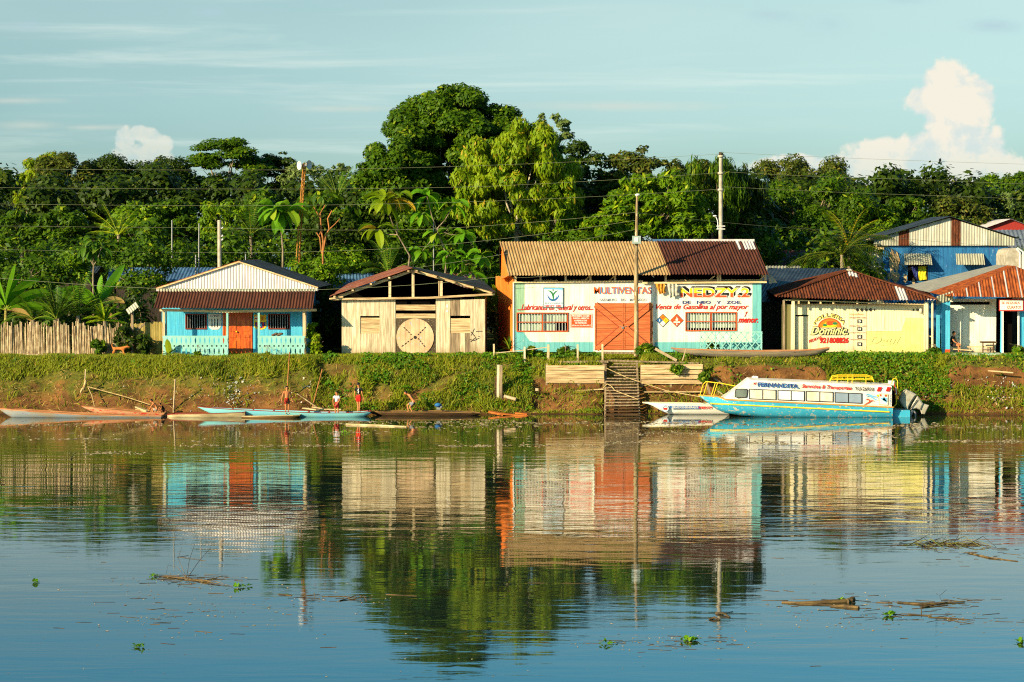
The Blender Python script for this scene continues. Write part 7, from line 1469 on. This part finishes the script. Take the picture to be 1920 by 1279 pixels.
# ================================================================== FENCES, STEPS, BANK TIMBER
cf = thing('cane_fence', 'uneven dry cane fence along the left bank top', 'fence', (PX(110, 111.6), 111.6, 2.5)); rg = random.Random(9); q = MB(); px = -40.0; tilt = 0
while px < 243:
    tilt = -.9 + 2.2 * (nz(px * .03, 3)) - (px > 110) * 1.6; wd = rg.uniform(.03, .055); top = 608 + nz(px * .05, 7) * 9 + rg.uniform(-6, 6) + (px > 160) * 2; gap = 3.2 if abs(px - 37) < 1 or abs(px - 130) < 1 else 0
    a_ = P(px, 667, 111.6); b_ = P(px + tilt + rg.uniform(-1.2, 1.2), top, 111.6 + rg.uniform(-.05, .05)); q.tube([a_ - Z3(.1), a_.lerp(b_, .5) + Vector((rg.uniform(-.02, .02), 0, 0)), b_], [wd, wd, wd * .8], 5); px += rg.uniform(2.0, 3.2) + gap
q.bar(P(-40, 628, 111.68), P(243, 630, 111.68), .05, .05); q.build('canes', BAMBOO, cf)
cpn = thing('cane_screen', 'yellow green cane panel between the fence and the blue house', 'fence', (PX(285, 111.9), 111.9, 2.5)); q = MB(); px = 245.0
while px < 304: a_ = P(px, 668, 111.9); b_ = P(px + rg.uniform(-.4, .4), 604 + rg.uniform(-1, 1.5) + (px < 272) * 3, 111.9); q.tube([a_, b_], .045, 5); px += 2.25
q.build('canes', CANEY, cpn)
q = MB(); q.bar(P(247.5, 666, 111.3), P(247.5, 585, 111.3), .12, .12); q.bar(P(228, 640, 111.9), P(272, 606, 111.9), .1, .1); setp(q.build('fence_post', WOODG, None, P(247, 666, 111.3)), 'grey fence post carrying a tilted tin sheet', 'post')
q = MB(); a_, b_, c_, d_ = P(235, 581, 111.2), P(241, 590, 111.0), P(260, 575, 111.0), P(254, 566, 111.4); v0 = b_ - a_; u0 = d_ - a_
q.corr(a_, u0, v0, u0.length, 0, v0.length, pitch=.13, amp=.015); setp(q.build('tin_sheet', ZINCG, None, P(248, 585, 111.2)), 'tilted corrugated tin sheet on top of the grey fence post', 'tin sheet')
q = MB(); q.tube([P(43, 666.5, 110.9), P(90, 668.5, 110.8), P(135, 669.5, 110.8)], [.1, .11, .09], 8); setp(q.build('log', BAMBOO, None, P(90, 669, 110.8)), 'long pale log lying at the foot of the cane fence', 'log')
stp = thing('plank_steps', 'steep wooden plank steps from the store bank down to the water', 'steps', (PX(1165, 106.5), 106.5, 0))
nst = 18; q = MB()
for i in range(nst):
    t = i / (nst - 1); Y = 105.75 + 2.9 * t; py = 776.5 + (682 - 776.5) * t; x0_ = 1134.5 + (8 if i > 12 else 0) * (i % 2) + (0 if i < 13 else 8); x1_ = 1198 - 2.5 * t; b_ = MB(); jy = rg.uniform(-.5, .5)
    b_.bar(P(x0_, py + jy, Y), P(x1_, py - jy * .5, Y), .24, .055, up=(0, 0, 1)); b_.build('step', WOODG if i > 2 else WOODD, stp)
for px, p2 in ((1134, 1135), (1198.5, 1193.5)): b_ = MB(); b_.bar(P(px, 779, 105.7) - Z3(.2), P(p2, 680, 108.7), .09, .12, up=(0, 0, 1)); b_.build('stringer', WOODG, stp)
GP = 'boarded bank panels beside the steps'
def panel(label, px0, px1, rows, posts, Y, seed):
    t = thing('board_panel', label, 'panel', (PX((px0 + px1) / 2, Y), Y, 0), GP)
    for i, (t0, b0_, l, r) in enumerate(rows): q = MB(); jt = rg.uniform(-.6, .6); a_, b_, c_, d_ = P(l, b0_ + jt, Y), P(r, b0_ - jt, Y), P(r, t0 - jt, Y), P(l, t0 + jt, Y); q.prism([(v.x, v.z) for v in (a_, b_, c_, d_)], Y - .03 + .004 * (i % 2), Y + .02); q.build('board', WOODH, t)
    for px, pt, pb in posts: q = MB(); q.bar(P(px, pb, Y + .08), P(px, pt, Y + .08), .1, .1); q.build('post', WOODG, t)
    return t
pl = panel('boarded bank panel left of the steps, three wide boards', 1022.5, 1133, [(685, 694.5, 1023, 1133), (695.3, 702.8, 1023, 1132), (703.6, 709, 1023, 1132), (709.6, 718.5, 1023, 1132.5)], [(1024.5, 682, 740), (1084, 702, 744), (1131.5, 682, 745)], 107.6, 1)
q = MB(); q.bar(P(1030, 738.5, 107.5), P(1070, 733.5, 107.5), .05, .14); q.bar(P(1070, 733.6, 107.51), P(1131, 729.5, 107.5), .05, .14); q.bar(P(1030, 731, 107.9), P(1066, 719.5, 107.8), .06, .1); q.bar(P(1030, 731, 107.7), P(1044, 720, 107.7), .06, .08); q.build('lower_rail', WOODH, pl)
pr = panel('boarded bank panel right of the steps with a vine over it', 1200, 1318, [(683.5, 692.5, 1201, 1317), (693.5, 701.5, 1201, 1316), (702.8, 710.3, 1201, 1315), (712, 720, 1203, 1316)], [(1202, 684, 726), (1257, 700, 735), (1316.5, 683, 722)], 107.6, 2)
q = MB(); q.bar(P(1206, 735, 107.5), P(1316, 734.5, 107.5), .05, .22); q.bar(P(1206, 723, 107.7), P(1240, 716, 107.7), .05, .06); q.build('lower_rail', WOODH, pr)
GF = 'rough posts along the store bank'
for lb, px, t0, b0_, Y, wd in (('leftmost thin rail fence post beside the shed corner', 926, 645, 680, 109.3, .08), ('second rail fence post, continuing down as a dark stake', 983.5, 650, 712, 108.9, .09), ('double fence post at the right end of the two rails', 1028, 646, 684, 108.9, .11), ('lone post above the middle of the left boarded panel', 1083, 646, 684, 108.6, .09), ('tall post left of the top of the steps', 1129.5, 645, 684, 108.6, .09)):
    q = MB(); q.bar(P(px, b0_, Y), P(px - .6, t0, Y), wd, wd); 
    if px == 1028: q.bar(P(1025.8, 672, Y), P(1026.4, 648, Y), .05, .06)
    setp(q.build('fence_post', POST if px != 983.5 else WOODP, None, P(px, b0_, Y)), lb, 'post', GF)
q = MB(); q.bar(P(929, 662, 109.2), P(982, 656.5, 109.0), .04, .11); q.bar(P(985, 656, 109.0), P(1027, 651, 108.9), .04, .11); setp(q.build('fence_rail', WOODP, None, P(975, 658, 109)), 'two end to end rails nailed to the posts before the store', 'rail')
bp2 = thing('bundled_posts', 'three tall planks standing upright together in the bank water edge left', 'posts', P(935, 755, 106.6))
for px, t0, b0_, m_, wd in ((928.5, 706, 752, WOODD, .1), (933, 684, 755, WOODP, .12), (938.5, 684.5, 757, WOODG, .13)): q = MB(); q.bar(P(px, b0_ + 4, 106.6), P(px + .6, t0, 106.7), wd, .07); q.build('post', m_, bp2)
q = MB(); q.tube([P(945, 743, 106.5), P(967, 749, 106.3)], .085, 8); setp(q.build('short_log', WOODP, None, P(955, 747, 106.4)), 'short pale log lying right of the three upright planks', 'log')
q = MB(); q.tube([P(915, 734, 106.9), P(925, 737, 106.8)], .07, 8); setp(q.build('short_log', WOODG, None, P(920, 736, 106.9)), 'short brown log stub left of the three upright planks', 'log')
q = MB(); q.box(P(1003, 733, 106.9) - Vector((0, .1, 0)), P(1009, 728, 106.9) + Vector((0, .1, 0))); setp(q.build('wood_block', WOODP, None, P(1006, 731, 106.9)), 'small pale wood block on the bank left of the left boarded panel', 'wood block')
GPL = 'fallen poles and planks on the bank top'
for lb, a1, a2, Y, wd, m_ in (('pale plank sloping down left of the beached canoe', (1228, 654), (1268, 676), 108.9, .13, WOODP), ('thin leaning stick across the fallen plank', (1286, 653), (1279, 676), 108.8, .05, WOODP), ('long horizontal beam under the grass above the left panel', (1036, 679), (1140, 678), 108.5, .1, WOODG), ('beam lying before the barn door of the store', (1129, 661), (1222, 662.5), 110.6, .1, WOODG), ('long sill beam above the right panel', (1140, 676), (1310, 681), 108.6, .08, WOODG), ('leaning plank beside the bow of the passenger boat', (1338, 709), (1368, 730), 107.6, .1, WOODG), ('leaning stake behind the bow rail', (1324, 716), (1332, 745), 107.2, .1, WOODG), ('thin stick behind the bow rail', (1345, 733), (1358, 742), 106.9, .05, WOODP), ('thick pale stick across the brown cliff at right', (1852, 695), (1899, 699), 107.0, .06, BEAM)):
    q = MB(); q.bar(P(*a1, Y), P(*a2, Y), wd, wd); setp(q.build('fallen_plank', m_, None, P(*a1, Y)), lb, 'plank', GPL)
GS = 'mooring stakes on the left bank'
st1 = [('short mooring stake tied with a cloth at left bank', [(160, 692), (158.5, 722)], 106.8, .06, 0), ('pale upright mooring stake right of the crouching boy', [(328, 711), (324.5, 766)], 105.9, .07, 0), ('dark slim pole stuck in the bank behind the standing boy, reaching the porch', [(542.5, 660), (538, 722)], 106.6, .05, 1), ('reddish leaning pole between the shirtless boy and the white shirt boy', [(604, 692), (585, 755)], 106.2, .06, 1), ('thin pole lying down the bank behind the blue canoe', [(556, 738), (604, 761)], 105.9, .05, 0)]
for lb, pts, Y, wd, k_ in st1: q = MB(); q.tube([P(*pts[0], Y + .1), P(*pts[1], Y) - Z3(.25)], [wd * .5, wd * .6], 6); setp(q.build('mooring_stake', BARKO if k_ else BAMBOO, None, P(*pts[1], Y)), lb, 'stake', GS)
q = MB()
for i, (x, y) in enumerate(((160, 716), (159, 720), (158, 724), (156, 728), (153.5, 731), (151.5, 734))): q.ball(P(x, y, 106.7), (.07 - .004 * i, .06, .09))
q.tube([P(152, 735, 106.7), P(151, 738, 106.7), P(153.5, 739, 106.7)], .015, 5); setp(q.build('knotted_cloth', ROPE, None, P(158, 724, 106.7)), 'knotted pale cloth tied round the short left mooring stake', 'cloth')
for lb, pts, Y in (('long pale pole from the left stake down to the crouching boy', [(164, 725), (235, 744), (281, 759)], [106.7, 106, 105.2]), ('slack rope from the left stake down to the red canoe', [(164, 725), (172, 742), (177, 763)], [106.7, 106.2, 105.4]), ('blue grey mooring line from the steps to the white boat bow', [(1136, 690), (1175, 708), (1250, 733), (1312, 744)], [107.4, 107, 106.5, 105.2]), ('pale rope loop hanging off the top of the steps', [(1130, 728), (1138, 720), (1146, 724), (1152, 732), (1196, 749)], [107.3, 107.3, 107.1, 106.9, 106.3])):
    q = MB(); q.tube([P(*p_, y_) for p_, y_ in zip(pts, Y)], .022, 5); setp(q.build('mooring_rope', ROPE, None, P(*pts[0], Y[0])), lb, 'rope', 'mooring ropes and poles')
q = MB(); q.bar(P(568, 765, 105.7), P(600, 769, 105.5), .35, .05, up=(0, 0, 1)); q.bar(P(600, 767, 105.6), P(640, 768, 105.4), .2, .05, up=(0, 0, 1)); q.bar(P(585, 763, 105.8), P(618, 768, 105.6), .18, .04, up=(0, 0, 1)); setp(q.build('loose_boards', WOODH, None, P(600, 767, 105.6)), 'loose pale boards at the foot of the bank behind the blue canoe', 'boards')
q = MB(); q.bar(P(256, 763, 105.9), P(277, 771, 105.5), .25, .05, up=(0, 0, 1)); q.bar(P(255, 767, 105.8), P(275, 773, 105.4), .12, .04, up=(0, 0, 1)); setp(q.build('loose_boards', WOODH, None, P(266, 767, 105.7)), 'loose pale boards beside the red canoe left of the crouching boy', 'boards')
# rope bundle and driftwood root at right
q = MB(); rg = random.Random(3)
for i in range(22):
    a_ = P(1870 + rg.uniform(-14, 18), 762 + rg.uniform(-8, 12), 106.3); q.tube([a_, a_ + Vector((rg.uniform(-.3, .3), rg.uniform(-.1, .1), rg.uniform(.0, .3))), a_ + Vector((rg.uniform(-.5, .5), 0, rg.uniform(-.1, .35)))], [.03, .025, .01], 5)
q.tube([P(1866, 755, 106.2), P(1878, 766, 106.1), P(1888, 774, 106.0)], [.05, .05, .04], 6); setp(q.build('driftwood_root', BAMBOO, None, P(1872, 765, 106.3)), 'tangled pale driftwood root at the waterline on the right', 'driftwood')
# litter on the bank: countless scraps
LIT = mat('litter scraps', S(206, 196, 172), S(140, 156, 160), scale=3, isl=.2, hue=.06); q = MB(); rg = random.Random(12)
def scrap(px, py, s0):
    for it in range(40):                      # find the bank point on this sight line
        Y = 105.4 + it * .11; p_ = P(px, py, Y)
        if gz(p_.x, Y) > p_.z - .02: break
    p_ = P(px, py, Y - .06) + Z3(.04); k = rg.randint(4, 6); a0 = rg.uniform(0, 6); n1 = Vector((rg.uniform(-.6, .6), -1, rg.uniform(.2, 1))).normalized(); u1 = n1.orthogonal().normalized(); v1 = n1.cross(u1); sa, sb = s0 * rg.uniform(.5, 1.3), s0 * rg.uniform(.3, .9)
    vs = [p_ + u1 * math.cos(a0 + 6.28 * i / k) * sa + v1 * math.sin(a0 + 6.28 * i / k) * sb + n1 * rg.uniform(0, .03) for i in range(k)]; q.add(vs + [p_ + n1 * .03], [(i, (i + 1) % k, k) for i in range(k)])
for i in range(95): scrap(436 + rg.gauss(0, 11), 735 + rg.gauss(0, 17), rg.choice((.02, .03, .04, .055)))
for i in range(60): scrap(430 + rg.gauss(0, 60), 745 + rg.gauss(0, 16), rg.uniform(.02, .055))
for i in range(30): scrap(590 + rg.gauss(0, 14), 725 + rg.gauss(0, 12), rg.uniform(.02, .06))
for i in range(70): scrap(1880 + rg.gauss(0, 22), 735 + rg.gauss(0, 18), rg.uniform(.02, .07))
for i in range(30): scrap(1750 + rg.gauss(0, 30), 730 + rg.gauss(0, 14), rg.uniform(.02, .055))
for i in range(50): scrap(rg.uniform(20, 1900), 740 + rg.gauss(0, 20), rg.uniform(.015, .04))
setp(q.build('litter', LIT, None, (0, 106, 1)), 'scattered white and pale plastic litter on the bank', None, None, 'stuff')

# ================================================================== FLOATING DEBRIS
FLW = mat('floating wet stick', S(116, 94, 56), S(60, 48, 32), scale=2, stretch=(1, 4, 4), isl=.3)
FO = mat('foam and bark flecks', S(182, 168, 132), S(128, 106, 70), scale=5, isl=.35, hue=.02); q = MB(); rg = random.Random(21)
def fleck(px, py, s0, h=.02):
    Y = WY(py); x = PX(px, Y); k = rg.randint(5, 7); a0 = rg.uniform(0, 6); sa = s0 * rg.uniform(.7, 1.6); vs = [Vector((x + math.cos(a0 + 6.28 * i / k) * sa * rg.uniform(.7, 1.1), Y + math.sin(a0 + 6.28 * i / k) * s0 * rg.uniform(.7, 1.1), .004)) for i in range(k)]
    q.add(vs + [Vector((x, Y, h * rg.uniform(.3, 1.2)))], [(i, (i + 1) % k, k) for i in range(k)])
bands = [(0, 330, 797, 3, 110), (60, 240, 823, 1.4, 60), (150, 270, 850, 3, 70), (0, 560, 800, 6, 60), (330, 660, 836, 2.0, 170), (540, 690, 811, 2, 70), (560, 1000, 793, 2.6, 230), (780, 980, 800, 3, 80), (820, 1140, 836, 2.4, 160), (960, 1320, 794, 3, 260), (1130, 1500, 830, 3, 230), (1140, 1330, 812, 5, 120), (1330, 1760, 796, 3, 170), (1500, 1720, 816, 6, 110), (1640, 1920, 800, 4, 150), (1700, 1925, 828, 2, 190), (0, 1920, 815, 18, 260), (820, 940, 783, 2, 40)]
for x0_, x1_, y_, sp_, k in bands:
    x = x0_; 
    for i in range(k):
        cx = rg.uniform(x0_, x1_); py = y_ + rg.gauss(0, 1) * sp_ * .6 + 3 * nz(cx * .012, y_)
        if py < 786: py = 786 + rg.random() * 4
        fleck(cx, py, rg.choice((.03, .04, .05, .07, .1)), .025)
for i in range(150):
    py = 900 + rg.random() ** .8 * 370; fleck(rg.uniform(0, 1920), py, rg.uniform(.008, .022), .012)
for cx, cy, sx_, sy_, k in ((350, 1090, 70, 8, 40), (300, 1150, 90, 30, 60), (480, 1140, 80, 25, 40), (1560, 1160, 120, 25, 50), (1720, 1150, 120, 20, 60), (1240, 1205, 90, 10, 50), (640, 1122, 60, 5, 25)):
    for i in range(k): fleck(cx + rg.gauss(0, 1) * sx_, cy + rg.gauss(0, 1) * sy_, rg.uniform(.012, .035), .015)
def twig(px, py, L_):
    Y = WY(py); x = PX(px, Y); a = rg.gauss(0, .35); d = Vector((math.cos(a), math.sin(a), 0)) * L_ * .5; m_ = Vector((x, Y, .002)); b_ = Vector((0, rg.uniform(-.02, .02), 0)); q.tube([m_ - d, m_ + b_, m_ + d], rg.uniform(.003, .008), 3, 1, cap=False)
for cx, cy, sx_, sy_, k in ((360, 1086, 60, 5, 40), (300, 1160, 90, 22, 26), (610, 1121, 55, 4, 18), (1560, 1134, 90, 8, 24), (1740, 1133, 70, 6, 34), (1760, 1158, 90, 8, 40), (1230, 1206, 90, 6, 22), (1830, 1040, 50, 8, 20), (1780, 1024, 70, 4, 40), (960, 1090, 600, 90, 30), (700, 812, 420, 10, 60), (1500, 812, 300, 12, 60)):
    for i in range(k): twig(cx + rg.gauss(0, 1) * sx_, max(792, cy + rg.gauss(0, 1) * sy_), rg.uniform(.08, .5))
setp(q.build('floating_flecks', [FO, FLW], None, (0, 90, 0)), 'foam flecks and bark crumbs drifting on the river', None, None, 'stuff')
GW = 'driftwood and plants floating on the river'
def W2(px, py, z=.0): Y = WY(py); return Vector((PX(px, Y), Y, z))
def sticks(label, lst, name='floating_branch', m=FLW, zs=.35):
    q = MB()
    for pts, r in lst: q.tube([W2(x, y, z * zs) for x, y, z in pts], [r * .48 * (1 - .5 * i / len(pts)) * rg.uniform(.8, 1.15) for i in range(len(pts))], 8)
    return setp(q.build(name, m, None, W2(*lst[0][0][0][:2])), label, 'driftwood', GW)
rg = random.Random(31)
raft = [([(285 + i * 9, 1081 + i * .9 + rg.uniform(-2, 2), .02), (330 + i * 9, 1083 + i * 1.4 + rg.uniform(-2, 2), .03), (345 + i * 11, 1087 + i * 1.7, .01)], .018) for i in range(9)]
raft += [([(346, 1083, .02), (336, 1074, .25), (331, 1073, .42), (338, 1060, .55)], .013), ([(347, 1083, .02), (352, 1072, .35), (362, 1058, .6)], .012), ([(350, 1083, .02), (368, 1074, .3), (393, 1060, .55)], .014), ([(346, 1084, .0), (330, 1078, .22), (312, 1077, .28), (308, 1083, .1)], .01), ([(333, 1045, .0), (360, 1048, .02), (383, 1052, .0)], .014), ([(380, 1078, .02), (424, 1080, .02)], .012), ([(395, 1085, .02), (442, 1085, .02)], .012)]
sticks('large raft of twigs with bare upright branches, floating lower left', raft, zs=.8)
rg = random.Random(32)
raft = [([(1688 + i * 7, 1022 + rg.uniform(-4, 5), .03), (1720 + i * 7, 1019 + rg.uniform(-7, 4), rg.uniform(.05, .4)), (1745 + i * 7, 1026 + rg.uniform(-4, 5), .02)], .018) for i in range(19)]
raft += [([(1726, 1018, .05), (1733, 1016, .6)], .01), ([(1792, 1018, .05), (1806, 1008, .6)], .014), ([(1768, 1024, .1), (1778, 1016, .55), (1786, 1024, .1)], .02)]
sticks('tangled mat of reeds and sticks floating at right below the guesthouse reflection', raft, 'reed_mat', leafmat('reed mat', S(140, 120, 60), S(112, 124, 44), S(84, 66, 40), trans=.1, amt=.6))
sticks('slim pale log trailing behind the floating reed mat', [([(1818, 1037, .0), (1860, 1047, .05), (1880, 1049, .05)], .05), ([(1880, 1049, .02), (1912, 1053, .02)], .03)], 'floating_log')
sticks('thick broken log with flared end and green sprout, floating right of centre', [([(1600, 1129, .09), (1560, 1131, .06), (1500, 1132, .02), (1468, 1130, 0)], .11), ([(1602, 1127, .11), (1590, 1130, .08)], .17), ([(1480, 1126, 0), (1430, 1126, 0)], .02)], 'floating_log')
sticks('second shorter log lying just below the thick broken log', [([(1613, 1141, .05), (1585, 1138, .06), (1560, 1137, .0)], .09), ([(1500, 1134, .03), (1585, 1136, .02)], .035)], 'floating_log')
sticks('branchy stick floating at right with thin twigs up', [([(1686, 1130, .02), (1730, 1134, .04), (1812, 1129, .05)], .05), ([(1730, 1140, .02), (1780, 1132, .1)], .04), ([(1770, 1132, .05), (1765, 1126, .3), (1778, 1118, .4)], .012), ([(1646, 1130, .01), (1676, 1131, .01)], .03)])
sticks('thin forked twig raft below the branchy stick at right', [([(1706, 1153, .02), (1750, 1155, .03)], .03), ([(1731, 1150, .0), (1731, 1147, .35)], .02), ([(1745, 1158, .02), (1790, 1160, .03), (1832, 1163, .0)], .025), ([(1780, 1160, .02), (1806, 1168, .02)], .015)])
sticks('curled forked twig floating right of the twig raft at lower left', [([(634, 1127, .02), (650, 1124, .05), (668, 1119, .12), (684, 1120, .02)], .025), ([(650, 1124, .05), (664, 1125, .03), (680, 1121, .14), (686, 1128, .02)], .02), ([(588, 1121, .02), (588, 1118, .2)], .015), ([(560, 1121, .01), (598, 1122, .01)], .018), ([(605, 1119, .01), (645, 1119, .01)], .018)])
sticks('short pale stick floating in the centre left dark reflection', [([(520, 1115, .01), (545, 1117, .01)], .03), ([(722, 1115, .01), (780, 1118, .01)], .025)])
sticks('dark lumpy driftwood pair floating right of centre', [([(1331, 1162, .02), (1341, 1161, .1), (1351, 1163, .02)], .06), ([(1344, 1151, .03), (1358, 1153, .1), (1370, 1158, .02)], .06), ([(1356, 1152, .05), (1376, 1147, .02)], .015)], 'driftwood_lump', BARKD)
sticks('long pale log floating in front of the blue canoe and crouching boy', [([(648, 797, .04), (700, 798.5, .06), (762, 801, .02)], .14)], 'floating_log', PALEW)
sticks('thin dark stick floating under the store door reflection', [([(1188, 894, .01), (1222, 893, .01)], .03)], 'floating_stick')
sticks('small curled root floating at left, in line with the cane fence', [([(130, 862, .03), (136, 855, .2), (142, 853, .25)], .03)], 'floating_root', BARKD)
def hyac(label, cx, cy, sp_, k, seed):
    rg = random.Random(seed); q = MB(); 
    for i in range(k):
        b_ = W2(cx + rg.gauss(0, 1) * sp_, cy + rg.gauss(0, 1) * 1.5, .02); a = rad(rg.uniform(0, 360)); el = rad(rg.uniform(10, 70)); d = Vector((math.cos(a) * math.cos(el), math.sin(a) * math.cos(el), math.sin(el))); blade(q, b_, d, rg.uniform(.06, .12), rg.uniform(.02, .035), .9, 4)
    setp(q.build('water_hyacinth', L_BAN, None, W2(cx, cy)), label, 'water plant', GW)
for i, a_ in enumerate((('largest bright green water hyacinth, floating low right of centre', 1296, 1201, 6, 46), ('small green hyacinth right of the dark lumps', 1673, 1154, 5, 26), ('pair of green hyacinth tufts at the right end of the left twig raft', 448, 1101, 8, 30), ('yellowish hyacinth alone near the bottom left', 255, 1213, 4, 22), ('small hyacinth at the far left among open water', 63, 1092, 3, 16), ('tiny hyacinth tufts left of the largest one', 1135, 1209, 14, 12), ('hyacinth cut by the right edge low in the photo', 1918, 1204, 3, 16), ('sprout growing on the left end of the left twig raft', 284, 1081, 3, 12), ('hyacinth sprigs by the left bank foam', 36, 823, 6, 12), ('hyacinth sprigs beneath the standing boys', 650, 812, 12, 16), ('hyacinth sprigs on the foam line below the passenger boat', 1390, 790, 30, 22), ('green sprout on top of the thick broken log', 1582, 1126, 4, 14))): hyac(a_[0], a_[1], a_[2], a_[3], a_[4], 60 + i)
